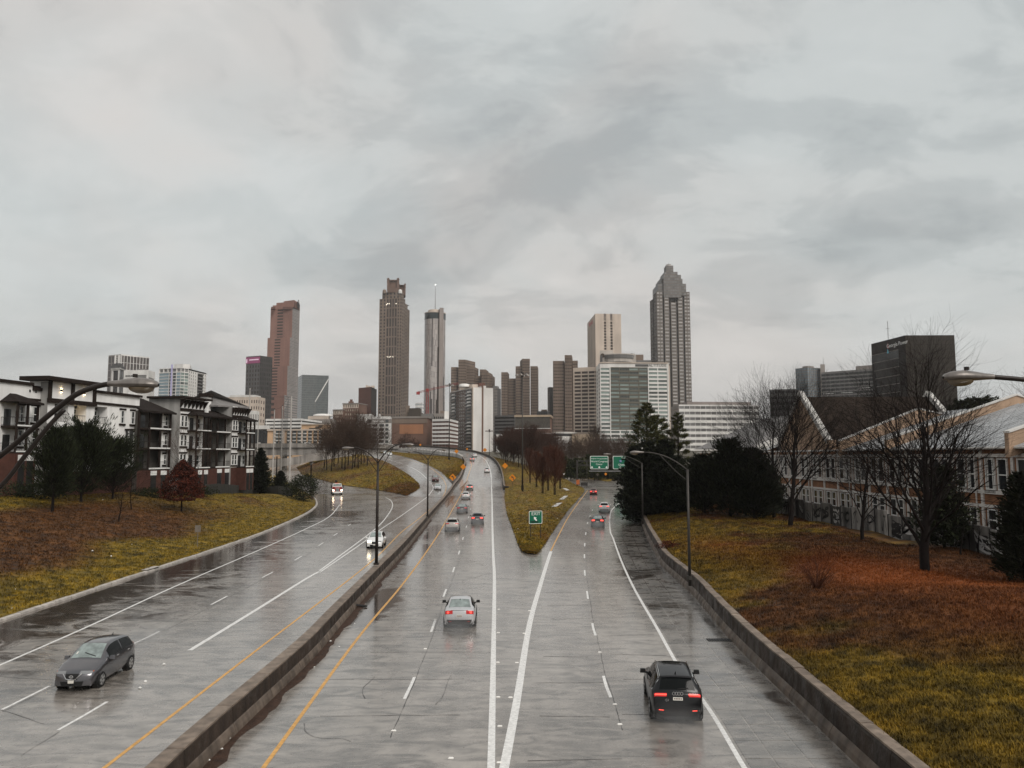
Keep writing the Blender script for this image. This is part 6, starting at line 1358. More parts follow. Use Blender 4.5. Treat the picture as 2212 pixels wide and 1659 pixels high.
def cross_parapet(y, x0, z0, x1, z1, x2, z2, h=.95, t=.55):
    mb = MB(); P = [(x0, z0), (x1, z1), (x2, z2)]
    for (xa, za), (xb, zb_) in zip(P, P[1:]): mb.hexa([zq(xa, y-t/2, za-.9), zq(xb, y-t/2, zb_-.9), zq(xb, y+t/2, zb_-.9), zq(xa, y+t/2, za-.9)], [zq(xa, y-t/2, za+h), zq(xb, y-t/2, zb_+h), zq(xb, y+t/2, zb_+h), zq(xa, y+t/2, za+h)])
    mb.build('parapet', M['tan_panel'], sb.root)
    mb = MB()
    for (xa, za), (xb, zb_) in zip(P, P[1:]): mb.hexa([zq(xa, y-t/2-.12, za+h), zq(xb, y-t/2-.12, zb_+h), zq(xb, y+t/2+.12, zb_+h), zq(xa, y+t/2+.12, za+h)], [zq(xa, y-t/2-.12, za+h+.16), zq(xb, y-t/2-.12, zb_+h+.16), zq(xb, y+t/2+.12, zb_+h+.16), zq(xa, y+t/2+.12, za+h+.16)])
    mb.build('coping', M['white_trim'], sb.root)
cross_parapet(96.5, FX-1, 10.4, 51, 14.4, 60, 12.4); cross_parapet(84.5, FX-1, 10.3, RX, RZ, 70, 10.5); cross_parapet(63.5, FX-1.2, 10.3, RX, RZ, 70, 10.5, h=1.1)
# tall hall with the steep roof and gable
Yf, Yr_, Yk = 106, 115.5, 125; X0, X1 = 43.6, 62.8; ZE, ZR = 11.2, 18.4
mb = MB(); mb.poly([zq(X0, Yk, 1), zq(X0, Yf, 1), zq(X0, Yf, ZE), zq(X0, Yr_, ZR), zq(X0, Yk, ZE)]); mb.poly([zq(X1, Yf, 1), zq(X1, Yk, 1), zq(X1, Yk, ZE), zq(X1, Yr_, ZR), zq(X1, Yf, ZE)]); mb.build('gable_wall', M['tan_panel'], sb.root)
mb = MB(); mb.quad(zq(X0, Yf, 1), zq(X1, Yf, 1), zq(X1, Yf, ZE), zq(X0, Yf, ZE)); mb.build('front_wall', M['tan_panel'], sb.root)
mb = MB(); mb.quad(zq(X0+.3, Yf-.5, ZE-.35), zq(X1-.3, Yf-.5, ZE-.35), zq(X1-.3, Yr_, ZR), zq(X0+.3, Yr_, ZR)); mb.quad(zq(X0+.3, Yr_, ZR), zq(X1-.3, Yr_, ZR), zq(X1-.3, Yk+.5, ZE-.35), zq(X0+.3, Yk+.5, ZE-.35)); mb.build('steep_roof', M['school_roof'], sb.root)
for xx in (X0, X1):
    for s_, part in ((-1, 'front'), (1, 'rear')):
        y0 = Yf-.9 if s_ < 0 else Yk+.9
        mb = MB(); mb.hexa([zq(xx-.35, y0, ZE-.7), zq(xx+.35, y0, ZE-.7), zq(xx+.35, Yr_, ZR+.1), zq(xx-.35, Yr_, ZR+.1)], [zq(xx-.35, y0, ZE+.2), zq(xx+.35, y0, ZE+.2), zq(xx+.35, Yr_, ZR+.9), zq(xx-.35, Yr_, ZR+.9)]); mb.build('raking_coping', M['white_trim'], sb.root)
mb = MB(); mb.box(X0-.4, X0+.5, Yf-1.2, Yf-.3, 9.5, ZE+.5); mb.build('kneeler', M['tan_panel'], sb.root)
# far wing with the hip roof
e = [zq(FX-1, 132, 11), zq(FX+22, 132, 11), zq(FX+22, 174, 11), zq(FX-1, 174, 11)]; R0, R1 = zq(FX+10.5, 143, 17.2), zq(FX+10.5, 162, 17.2)
mb = MB(); mb.tri(e[0], e[1], R0); mb.quad(e[1], e[2], R1, R0); mb.tri(e[2], e[3], R1); mb.quad(e[3], e[0], R0, R1); mb.quad(e[0], e[3], e[2], e[1]); mb.build('hip_roof', M['hiproof'], sb.root)
sb.wallq(zq(FX, 132.5, 0), zq(FX+21, 132.5, 0), 1, 11, 'ochre_brick', 'brick_wall')
mb = MB(); mb.hexa([zq(FX-1.2, 128, 10.2), zq(55, 128, 15.8), zq(55, 128.6, 15.8), zq(FX-1.2, 128.6, 10.2)], [zq(FX-1.2, 128, 11.3), zq(55, 128, 16.9), zq(55, 128.6, 16.9), zq(FX-1.2, 128.6, 11.3)]); mb.build('parapet', M['white_trim'], sb.root)
mb = MB(); mb.quad(zq(FX-.7, 125.5, 10.3), zq(55, 125.5, 15.6), zq(55, 131, 15.6), zq(FX-.7, 131, 10.3)); mb.build('metal_roof', M['metal_roof'], sb.root)
sb.done()

# graffiti wall in front of the school
M['graf'] = pbr('tagged_concrete_panel', (.20, .19, .178), .7, var=.55, scale=.55, streak=.7, objrand=.55); M['graf_d'] = pbr('black_spray_paint', (.018, .017, .018), .6, var=.2); M['graf_w'] = pbr('pale_spray_paint', (.46, .45, .44), .6, var=.25, scale=3)
gw = thing('graffiti_wall', 'grey concrete panel wall covered in graffiti behind the bare trees', 'wall', (34, 80, 2)); gw['kind'] = 'thing'
rg = random.Random(11)
for k in range(27):
    y0 = 44 + k*2.45; x0 = 34.6 - .012*(y0-44) + rg.uniform(-.03, .03); zb = down(x0-.3, y0+1.2, 30) - .15 if y0 < 150 else 1; h = 2.25 + rg.uniform(-.12, .12)
    if y0 > 108: break
    mb = MB(); mb.box(x0, x0+.12, y0, y0+2.38, zb, zb+h); pn = mb.build('wall_panel', M['graf'], gw)
    mb = MB(); mb.box(x0-.06, x0+.16, y0+2.38, y0+2.45, zb, zb+h+.1); mb.build('wall_post', M['graf_d'], gw)
    for j in range(rg.randint(1, 3)):                # looping sprayed strokes
        cy, cz = y0 + rg.uniform(.6, 1.8), zb + h*rg.uniform(.35, .65); a0 = rg.uniform(0, 6); mb = MB(); pts = []
        kx, kz, s1, s2 = rg.randint(1, 3), rg.randint(1, 3), rg.uniform(.45, .95), rg.uniform(.45, .85)
        for t in np.linspace(0, 2*math.pi, 30): pts.append((x0-.004-.002*j, cy + s1*math.sin(kx*t+a0), cz + s2*math.sin(kz*t)*(.8+.2*math.cos(3*t))))
        wdt = rg.uniform(.05, .13)
        rows = [[(p[0], p[1], p[2]-wdt), (p[0], p[1], p[2]+wdt)] for p in pts]; mb.sheet(rows); mb.build('graffiti_mark', M['graf_d'] if rg.random() < .55 else M['graf_w'], pn)

# ------------------------------------------------------------------ overpass on the left and the ramp wall
ov = thing('overpass', 'long grey concrete overpass crossing behind the bare tree island', 'bridge', (-100, 352, 0))
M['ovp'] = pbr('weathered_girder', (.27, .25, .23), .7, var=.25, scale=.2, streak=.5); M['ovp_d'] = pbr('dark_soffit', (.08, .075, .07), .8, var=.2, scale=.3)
OV = [at(470, 957.5, 362), at(560, 957.5, 355), at(660, 957.5, 350), at(740, 958.5, 356), at(800, 959.5, 372), at(862, 961, 420)]
cvs = crv([Vector((p.x, p.y, 0)) for p in OV], 6); zt = 15.3
mb = MB(); sweep([p+Vector((0, 0, zt)) for p in cvs], [(0, 0), (0, -2.1), (-.3, -2.1), (-.3, 0)], mb, 1); mb.build('parapet', M['ovp'], ov)
mb = MB(); sweep([p+Vector((0, 0, zt)) for p in cvs], [(-.4, -2.15), (-.4, -5.4), (-1.2, -5.4), (-1.2, -2.15)], mb, 1); mb.build('girder', M['ovp'], ov)
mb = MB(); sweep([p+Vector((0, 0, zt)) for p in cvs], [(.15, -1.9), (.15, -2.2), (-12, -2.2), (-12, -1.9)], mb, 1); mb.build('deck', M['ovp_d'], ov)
mb = MB(); sweep([p+Vector((0, 0, zt)) for p in cvs], [(-11.5, 0), (-11.5, -5), (-12, -5), (-12, 0)], mb, 1); mb.build('girder', M['ovp'], ov)
for p in cvs[::2]:
    mb = MB(); mb.box(p.x-.5, p.x+.5, p.y+.1, p.y+.4, zt+.05, zt+.35); mb.build('rail_block', M['white_con'], ov)
for i in (4, 9, 14):
    p = cvs[i]; mb = MB(); mb.box(p.x-.8, p.x+.8, p.y+3, p.y+5, 1, zt-5); mb.box(p.x-1.2, p.x+1.2, p.y+.6, p.y+11, zt-6, zt-5.2); mb.build('pier', M['ovp'], ov)
ov2 = thing('curved_ramp_bridge', 'lower curved concrete ramp bridge passing under the overpass', 'bridge', (-95, 330, 0))
P2 = crv([at(560, 996, 318), at(632, 988, 322), at(670, 981, 330), (at(706, 977, 338)), at(760, 973, 345)], 6)
mb = MB(); sweep(P2, [(0, 0), (0, -1.1), (.1, -1.1), (.1, -3.2), (-6, -3.2), (-6, -1.1), (-.3, -1.1), (-.3, 0)], mb, 1); mb.build('girder', M['ovp'], ov2)
for i in range(0, len(P2), 2):
    p = P2[i]; mb = MB(); mb.tube([p+Vector((0, -.2, 0)), p+Vector((0, -.2, 1.9))], .05, 4); mb.build('fence_post', M['steel'], ov2)
mb = MB(); mb.tube([p+Vector((0, -.2, 1.9)) for p in P2], .05, 4); mb.tube([p+Vector((0, -.2, 1.0)) for p in P2], .04, 4); mb.build('fence_rail', M['steel'], ov2)
for i in (4, 12):
    p = P2[i]; mb = MB(); mb.box(p.x-.6, p.x+.6, p.y+2, p.y+3.2, 1, p.z-3.1); mb.build('pier', M['ovp'], ov2)
# viaduct parapets
rw = thing('ramp_parapet', 'white concrete parapet wall along the left edge of the climbing ramp', 'wall', (-35, 340, 8)); rw['kind'] = 'thing'
RLc = crv([p for p in RAMP_L[5:]], 6)
for seg in segments(RLc, 7.5, .06, 2.0):
    mb = MB(); sweep([p+Vector((0, 0, 0)) for p in seg], [(-.55, -4.5), (-.55, 1.05), (-.9, 1.05), (-.9, -4.5)], mb, 1); mb.build('wall_panel', M['whitewall'], rw)
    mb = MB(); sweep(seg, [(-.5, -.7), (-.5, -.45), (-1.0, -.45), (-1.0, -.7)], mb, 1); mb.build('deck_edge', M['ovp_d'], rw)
for p in RLc[::1]:
    mb = MB(); mb.box(p.x-.9, p.x-.5, p.y-.3, p.y+.3, p.z+1.06, p.z+1.35); mb.build('rail_block', M['white_con'], rw)
rr_ = thing('ramp_guard_wall', 'dark-faced curving guard wall along the outer right edge of the ramp', 'wall', (-5, 260, 3)); rr_['kind'] = 'thing'
RRc = crv([RAMP_R[1] + Vector((1.6, -4, -.2))] + [p + Vector((.15, 0, 0)) for p in RAMP_R[1:]], 6)
for seg in segments(RRc, 6, .05, 1.5):
    mb = MB(); sweep(seg, [(0, -.3), (.05, .3), (.12, .85), (.38, .85), (.42, -.3)], mb, 1); mb.build('wall_segment', M['barrier'], rr_)
    mb = MB(); sweep(seg, [(.1, .86), (.1, .93), (.42, .93), (.42, .86)], mb, 1); mb.build('cap_stone', capm, rr_)
# driveway fence and hedge terrace by the apartments
fn = thing('terrace_fence', 'dark slatted fence on the crest of the left bank below the hedge', 'fence', (-48, 140, 3)); fn['kind'] = 'thing'
M['fence_d'] = pbr('dark_fence', (.035, .034, .030), .7, var=.3, scale=2, objrand=.25)
FP = [Vector((surf(x, y).x, surf(x, y).y, 0)) for x, y in ((442, 1069), (500, 1067), (560, 1066), (600, 1068), (632, 1073))]
FPc = resample(FP, .30); hp = Vector((0, 0, 1.75))
for i, p in enumerate(FPc[:-1]):
    q = FPc[i+1]; z = down(p.x-.6, p.y, 30); d_ = (q-p)*.42
    mb = MB(); n_ = Vector((.05, 0, 0)); a_, b_ = p+Vector((0, 0, z-.1)), p+d_*2+Vector((0, 0, z-.1)); mb.hexa([a_, b_, b_+n_, a_+n_], [a_+hp, b_+hp, b_+n_+hp, a_+n_+hp]); mb.build('slat', M['fence_d'], fn)
# ================================================================== TREES AND SHRUBS
def bark(name, c): return pbr(name, c, .9, var=.35, scale=3, bump=.4, bscale=12, spec=.12)
M['bark_dark'] = bark('wet_dark_bark', (.011, .008, .007)); M['bark_brown'] = bark('brown_bark', (.060, .038, .028)); M['twig_red'] = bark('rusty_twigs', (.078, .031, .019)); M['twig_maroon'] = bark('maroon_twigs', (.055, .030, .022)); M['twig_br'] = bark('brown_twigs', (.060, .038, .027))
def leafm(name, c, isl=.85):
    m = pbr(name, c, .8, var=.35, scale=.7, island=isl, spec=.12); return m
M['leaf_dark'] = leafm('dark_evergreen_leaf', (.017, .021, .009)); M['leaf_cedar'] = leafm('black_green_needles', (.013, .015, .008)); M['leaf_pine'] = leafm('pine_needles', (.040, .040, .012)); M['leaf_red'] = leafm('russet_leaf', (.075, .020, .012)); M['leaf_hedge'] = leafm('hedge_leaf', (.030, .034, .012)); M['leaf_olive'] = leafm('olive_leaf', (.045, .048, .014))
class Tubes:
    def __init__(s): s.V = []; s.F = []; s.n = 0
    def add(s, pts, rad):
        pts = np.asarray(pts, float); k = len(pts); sides = 6 if rad[0] > .09 else 4 if rad[0] > .03 else 3
        t = np.gradient(pts, axis=0); t /= np.linalg.norm(t, axis=1)[:, None]+1e-9
        ref = np.where(np.abs(t[:, 2:3]) < .9, np.array([[0, 0, 1.]]), np.array([[1., 0, 0]]))
        a = np.cross(t, ref); a /= np.linalg.norm(a, axis=1)[:, None]+1e-9; b = np.cross(t, a)
        an = np.arange(sides)*2*np.pi/sides; rad = np.asarray(rad)
        P = pts[:, None, :] + (a[:, None, :]*np.cos(an)[None, :, None] + b[:, None, :]*np.sin(an)[None, :, None])*rad[:, None, None]
        s.V.append(P.reshape(-1, 3)); i = np.arange(k-1)[:, None]*sides; j = np.arange(sides)[None, :]; j2 = (j+1) % sides
        f = np.stack([i+j, i+sides+j, i+sides+j2, i+j2], -1).reshape(-1, 4) + s.n; s.F.append(f); s.n += k*sides
    def mesh(s, name, mat): return np_mesh(name, np.concatenate(s.V), np.concatenate(s.F), mat, smooth=True)
def grow(T, r, p, d, L, rad, lvl, maxl, spread, nk, upw, segs=5, tips=None, tmin=.35, wand=.13, rmin=.005):
    pts = [p]; d = d/np.linalg.norm(d)
    for i in range(segs):
        d = d + r.normal(0, wand, 3) + np.array([0, 0, upw]); d /= np.linalg.norm(d); pts.append(pts[-1] + d*L/segs)
    rads = np.maximum(np.linspace(rad, rad*(.30 if lvl < maxl else .25), segs+1), rmin*.6); T[0 if lvl < 1 else 1].add(pts, rads)
    if lvl >= maxl:
        if tips is not None: tips.append((pts[-1], d))
        return
    pts = np.array(pts); n = nk[min(lvl, len(nk)-1)]
    for k in range(n):
        u = tmin + (1-tmin)*(k+r.uniform(.2, .8))/n; x = u*segs; i = min(int(x), segs-1); q = pts[i] + (pts[i+1]-pts[i])*(x-i); t = pts[i+1]-pts[i]; t /= np.linalg.norm(t)
        a = np.cross(t, [0, 0, 1]) if abs(t[2]) < .95 else np.array([1., 0, 0]); a /= np.linalg.norm(a); b = np.cross(t, a); ph = k*2.4 + r.uniform(-.5, .5)
        s_ = spread*r.uniform(.7, 1.3); nd = t*math.cos(s_) + (a*math.cos(ph)+b*math.sin(ph))*math.sin(s_)
        grow(T, r, q, nd, L*r.uniform(.52, .80)*(1.12-.45*u)*(1.12 if lvl == 0 else 1), max(rmin, rads[i]*(r.uniform(.30, .46) if lvl == 0 else r.uniform(.42, .6))), lvl+1, maxl, spread*.92, nk, upw, max(3, segs-1), tips, .25, .14, rmin)
def bare_tree(label, pos, h, wide=.55, seed=1, mat='bark_dark', twig=None, nk=(13, 7, 5), maxl=3, trunk=.35, rad=.17, group=None, name='bare_tree', upw=.03, cat='tree', tmin=None, minr=.005, lean=(0, 0)):
    r = np.random.default_rng(seed); T = (Tubes(), Tubes()); root = thing(name, label, cat, tuple(pos), group=group); minr = max(minr, pos[1]*.00012)
    grow(T, r, np.zeros(3), np.array([lean[0], lean[1], 1.]), h*.72, rad, 0, maxl, wide, nk, upw, 7, None, trunk if tmin is None else tmin, .06, minr)
    link('trunk', T[0].mesh('trunk', M[mat]), root, False); link('crown', T[1].mesh('crown', M[twig or mat]), root, False); return root
def leaves(P, D, size, r, droop=0.0, narrow=.35, jit=.5):
    """one leaf or spray per point, pointing along D"""
    n = len(P); D = D + r.normal(0, jit, (n, 3)); D /= np.linalg.norm(D, axis=1)[:, None]+1e-9
    s = size*r.uniform(.6, 1.4, n)[:, None]; w_ = np.cross(D, r.normal(0, 1, (n, 3))); w_ /= np.linalg.norm(w_, axis=1)[:, None]+1e-9; w_ = w_*s*narrow
    V = np.stack([P - D*s*.5, P + w_*.5, P + D*s*.5, P - w_*.5], 1).reshape(-1, 3); F = np.arange(n*4).reshape(-1, 4); return V, F
def conifer(label, pos, h, rb, seed=1, mat='leaf_cedar', nb=150, nl=70, size=.35, prof=None, up=.35, base=.06, name='evergreen_tree', group=None, narrow=.3, jit=.45, trunk_r=None, cat='tree', inner=.25, bk='bark_dark', sq=1.0):
    r = np.random.default_rng(seed); root = thing(name, label, cat, tuple(pos), group=group); T = Tubes()
    T.add([[0, 0, -.3], [r.normal(0, .05), r.normal(0, .05), h*.5], [0, 0, h*.95]], [trunk_r or h*.018, h*.012, .02])
    prof = prof or (lambda t: (1-t)**.8); Ps = []; Ds = []
    for k in range(nb):
        t = base + (1-base)*((k+r.uniform(0, 1))/nb)**sq; ph = k*2.399 + r.uniform(-.4, .4); R_ = rb*prof(t)*r.uniform(.62, 1.12); e = np.array([math.cos(ph), math.sin(ph), up*r.uniform(.4, 1.5)])
        p0 = np.array([0, 0, h*t*.97]); p1 = p0 + e*R_; T.add([p0, (p0+p1)/2 + [0, 0, .03*R_], p1], [.03, .02, .008])
        m = max(6, int(nl*(.35+.65*prof(t)))); u = r.uniform(inner, 1.06, m)**.8; sp = (.07+.085*R_)
        P = p0 + (p1-p0)*u[:, None] + r.normal(0, 1, (m, 3))*np.array([sp, sp, sp*.6]); Ps.append(P); Ds.append(np.tile(e + [0, 0, .25], (m, 1)))
    V, F = leaves(np.concatenate(Ps), np.concatenate(Ds), size, r, narrow=narrow, jit=jit)
    link('trunk', T.mesh('trunk', M[bk]), root, False); link('crown', np_mesh('crown', V, F, M[mat]), root, False); return root
def bush(label, pos, sx, sy, sz, seed=1, mat='leaf_hedge', n=2600, size=.22, name='shrub', group=None, lumps=9, cat='shrub', narrow=.5):
    r = np.random.default_rng(seed); root = thing(name, label, cat, tuple(pos), group=group)
    C = r.normal(0, 1, (lumps, 3)); C /= np.linalg.norm(C, axis=1)[:, None]; C = C*np.array([sx, sy, sz])*.42*r.uniform(.3, 1.1, (lumps, 1)); C[:, 2] = np.abs(C[:, 2])+sz*.30; k = r.integers(0, lumps, n); d = r.normal(0, 1, (n, 3)); d /= np.linalg.norm(d, axis=1)[:, None]; rr_ = r.uniform(.55, 1.0, (n, 1))
    P = C[k] + d*rr_*np.array([sx, sy, sz])*.48; P[:, 2] = np.maximum(P[:, 2], .02); V, F = leaves(P, d + [0, 0, .35], size, r, narrow=narrow)
    T = Tubes()
    for j in range(5): T.add([[r.normal(0, .1), r.normal(0, .1), -.2], list(C[j % lumps]*.7), list(C[j % lumps])], [.05, .03, .01])
    link('stem', T.mesh('stem', M['bark_dark']), root, False); link('foliage', np_mesh('foliage', V, F, M[mat]), root, False); return root
def on(x, y, dz=-.05):
    p = surf(x, y); return Vector((p.x, p.y, p.z+dz))
def size_at(p, dpx): return dpx*p.y/1659.0
# -- left bank
p = on(113, 1105); conifer('feathery dark evergreen standing leftmost before the white apartments', p, size_at(p, 172), size_at(p, 52), 3, 'leaf_dark', 230, 60, .55, prof=lambda t: min(1, .35+t*2.2)*(1-max(0, t-.35)/.65*.72) if t < .98 else .2, up=1.2, base=.16, narrow=.13, inner=.3, jit=.28)
p = on(175, 1085); p = Vector((p.x, p.y, p.z)); conifer('tallest feathery evergreen, in the middle of the clump before the apartments', p, size_at(p, 158), size_at(p, 66), 5, 'leaf_dark', 270, 65, .6, prof=lambda t: min(1, .45+t*2.2)*(1-max(0, t-.4)/.6*.75), up=1.2, base=.08, narrow=.13, inner=.3, jit=.28)
p = on(243, 1078); conifer('spreading evergreen at the right end of the clump before the apartments', p, size_at(p, 124), size_at(p, 56), 6, 'leaf_dark', 240, 60, .55, prof=lambda t: min(1, .5+t*2)*(1-max(0, t-.4)/.6*.8), up=1.1, base=.08, narrow=.13, inner=.3, jit=.28)
p = on(256, 1128); bare_tree('small bare sapling lowest on the left brown slope', p, size_at(p, 92), .8, 21, nk=(9, 5, 4), rad=.09, trunk=.30)
p = on(284, 1102); bare_tree('small bare tree between the evergreen clump and the russet tree', p, size_at(p, 95), .75, 22, nk=(9, 5, 4), rad=.09, trunk=.30)
p = on(392, 1105)
def leafy(label, p, h, w_, seed, mat, n, size, twigmat='bark_dark', name='leafy_tree', trunkfrac=.2, prof=None):
    r = np.random.default_rng(seed); root = bare_tree(label, p, h*1.02, .75, seed, 'bark_dark', nk=(12, 6, 4), rad=h*.016, trunk=trunkfrac, name=name)
    t = r.uniform(0, 1, n); ph = r.uniform(0, 2*np.pi, n); pf = np.array([prof(x) for x in t]); lump = .72+.4*fbm(np.cos(ph)*2+t*6, np.sin(ph)*2+t*3, 1.6, seed)
    R_ = w_*pf*lump*np.sqrt(r.uniform(.08, 1.12, n)); P = np.stack([np.cos(ph)*R_, np.sin(ph)*R_, h*(trunkfrac+(1-trunkfrac)*t*.93)], 1); lay = np.sin(P[:, 2]*5.2 + 2.2*np.cos(ph*3))*.5+.5; P = P[r.uniform(0, 1, n) < .15+.85*lay]
    D = P/np.linalg.norm(P, axis=1)[:, None]*[1, 1, .3]; V, F = leaves(P, D, size, r, narrow=.55, jit=.6); link('foliage', np_mesh('foliage', V, F, M[mat]), root, False); return root
leafy('layered russet-leaved tree on the left grass slope', p, size_at(p, 118), size_at(p, 56), 31, 'leaf_red', 15000, .24, prof=lambda t: (.80+1.0*t)*(1-t)**.95*1.05 if t > .04 else .55)
bare_tree('slender bare tree rising behind the russet tree', on(388, 1080), 10.5, .5, 32, mat='bark_brown', nk=(12, 6, 4), rad=.11, trunk=.3)
p = on(75, 1076); bush('low dark shrub at the foot of the left apartment porch', p, 7, 3, 2.2, 41, 'leaf_dark', 3000, .25)
for i, (x, y, h) in enumerate(((330, 1074, 1.6), (425, 1072, 1.8))): bush(('dark low shrub right of the evergreen clump', 'dark low shrub behind the russet tree')[i], on(x, y), 6, 3, h, 42+i, 'leaf_dark', 2200, .22)
for i, x in enumerate(range(452, 640, 20)):
    q = on(x, 1062 if x < 560 else 1060); bush('clipped hedge mound behind the dark fence on the left bank', q, 3.4, 3.0, 2.3, 60+i, 'leaf_hedge', 1800, .16, name='hedge_mound', group='hedge mounds behind the fence', cat='hedge')
p = at(562, 1042, 170); p.z = down(p.x, p.y, 40); conifer('tall dark conical cedar beside the apartment end wall', p, (1040-950)/1659*172+1, size_at(p, 27), 71, 'leaf_cedar', 260, 60, .5, prof=lambda t: (1-t)**.65*min(1, .6+t*4), up=.55, base=.02, narrow=.35)
p = at(606, 1048, 172); p.z = down(p.x, p.y, 40); conifer('shorter dark pointed shrub right of the tall cedar', p, 5.2, size_at(p, 20), 72, 'leaf_cedar', 130, 55, .4, prof=lambda t: (1-t)**.6, up=.5, base=.02, narrow=.35)
p = on(655, 1082); bush('dark twiggy bush behind the blank diamond sign', p, 6.0, 6.5, 6.0, 73, 'leaf_dark', 5200, .28); bare_tree('bare brushy sapling on the kerb bend beside the dark bush', on(676, 1080), 6.5, .9, 74, mat='bark_brown', nk=(14, 7, 5), rad=.09, trunk=.08)
# -- island trees
r_isl = random.Random(5)
isl = [(706, 1016, 96), (722, 1008, 92), (738, 1012, 100), (752, 1005, 96), (766, 1009, 104), (780, 1003, 98), (793, 1006, 92), (716, 1018, 80), (760, 1014, 84), (730, 1002, 98), (745, 1016, 86), (774, 1012, 92), (787, 1000, 96), (700, 1010, 84)]
for i, (x, y, hp_) in enumerate(isl):
    q = on(x, y); q.z -= .1; bare_tree('bare brown tree in the thicket on the left traffic island', q, size_at(q, hp_)*r_isl.uniform(.72, 1.06), .55, 100+i, mat='bark_dark', twig='twig_br', nk=(17, 8, 5), rad=.2, trunk=.20, group='bare trees of the island thicket')
q = on(816, 1003); bare_tree('lone bare tree with spreading low branches right of the island thicket', q, size_at(q, 84), .75, 120, mat='bark_dark', twig='twig_br', nk=(16, 7, 5), rad=.16, trunk=.2)
for i, (x, y, Y, h) in enumerate(((875, 962, 470, 13), (890, 962, 480, 11), (862, 963, 460, 9))):
    q = at(x, y, Y); q.z = float(z_land(0, Y)); bare_tree(('rounded bare tree before the orange panel', 'smaller bare tree right of the orange panel tree', 'low bare tree left of the orange panel')[i], q, h, .75, 130+i, mat='bark_brown', twig='twig_maroon', nk=(16, 9, 5), rad=.2, trunk=.15)
# -- rusty oval trees on the gore slope and the brown trees behind
gore_t = [(1171, 1066, 98, 20, 'twig_red'), (1183, 1060, 108, 20, 'twig_red'), (1197, 1069, 122, 25, 'twig_red'), (1158, 1052, 88, 19, 'twig_red'), (1144, 1043, 86, 17, 'twig_red'), (1209, 1056, 96, 20, 'twig_red')]
gl = ['rusty oval tree, second from the left of the front row on the gore', 'rusty oval tree in the middle of the front row on the gore', 'rusty oval tree nearest the connector road on the gore', 'rusty oval tree left of the front row on the gore', 'smallest rusty tree right of the mast pole', 'rusty tree at the right end of the gore row']
def oval(label, q, h, w_, seed, mat, group=None, dens=1.0, bk='bark_dark', low=.16):
    r = np.random.default_rng(seed); T = (Tubes(), Tubes()); root = thing('oval_tree', label, 'tree', tuple(q), group=group)
    for s_ in range(2): T[0].add([[.25*s_, 0, -.3], [.3*s_, .1, h*.35], [.1, 0, h*.75]], [.13, .10, .03])
    for k in range(int(130*dens)):
        t = low + (1-low)*r.uniform(0, 1)**.9*.9; ph = k*2.4; tt = (t-low)/(1-low); R_ = w_*min(1, .55+2.2*tt)*(1-tt)**.75*r.uniform(.75, 1.12)
        p0 = np.array([0, 0, h*t*.8]); p1 = p0 + np.array([math.cos(ph)*R_, math.sin(ph)*R_, R_*1.1+h*.05]); T[1].add([p0, p0*.45+p1*.55+[0, 0, -.1*R_], p1], [.035, .022, .008])
        for j in range(9):
            u = r.uniform(.25, .95); q0 = p0+(p1-p0)*u; e = np.array([math.cos(ph+r.normal(0, .9)), math.sin(ph+r.normal(0, .9)), 1.5+r.normal(0, .3)]); T[1].add([q0, q0+e*h*.035, q0+e*h*.065+r.normal(0, .08, 3)], [.016, .012, .006])
    link('trunk', T[0].mesh('trunk', M[bk]), root, False); link('crown', T[1].mesh('crown', M[mat]), root, False)
for i, (x, y, hp_, w_, m_) in enumerate(gore_t):
    q = on(x, y); oval(gl[i], q, size_at(q, hp_), size_at(q, w_), 140+i, m_, dens=1.05)
for i, (x, yb, yt, Y) in enumerate(((1096, 1010, 940, 330), (1108, 1012, 932, 320), (1120, 1015, 938, 300), (1132, 1018, 930, 290), (1144, 1020, 934, 300), (1156, 1022, 938, 310), (1166, 1022, 945, 330), (1100, 1005, 945, 345), (1138, 1015, 940, 330), (1086, 1005, 946, 350), (1178, 1022, 940, 320), (1190, 1022, 946, 330), (1112, 1000, 938, 350), (1126, 1000, 940, 345), (1092, 1012, 950, 300))):
    q = at(x, yb, Y); q.z = down(q.x, q.y, 60) if q.y < 338 else 3; bare_tree('dark bare tree in the belt behind the rusty oval trees', q, zat(yt, Y)-q.z, .5, 160+i, mat='bark_dark', twig='twig_maroon', nk=(22, 10, 6), rad=.2, trunk=.2, group='bare tree belt behind the gore')
# -- hedge and trees behind the gantry
for i, x in enumerate(range(1206, 1352, 13)):
    Y = 300 + (i % 3)*8; q = at(x, 1020, Y); q.z = .2; conifer('dark dense evergreen in the screen behind the sign gantry', q, 9.2 + r_isl.uniform(-1.2, 1.2), 3.0, 200+i, 'leaf_hedge' if i % 4 else 'leaf_olive', 110, 45, .6, prof=lambda t: (1-t)**.45, up=.5, base=.02, name='screen_tree', group='evergreen screen behind the gantry', narrow=.5, jit=.7)
for i, x in enumerate(range(1200, 1362, 12)):
    Y = 345 + (i % 4)*9; q = at(x, 1000, Y); q.z = 1.5; bare_tree('brown bare tree above the evergreen screen', q, 13.8 + r_isl.uniform(-1.5, 2), .6, 230+i, mat='bark_dark', twig='twig_br', nk=(14, 8, 5), rad=.22, trunk=.18, group='bare trees above the evergreen screen')
q = at(1284, 985, 420); q.z = 6; bare_tree('pale vase-shaped bare tree in front of the hotel podium', q, 18, .42, 260, mat='bark_brown', twig='twig_br', nk=(18, 8, 5), rad=.25, trunk=.1)
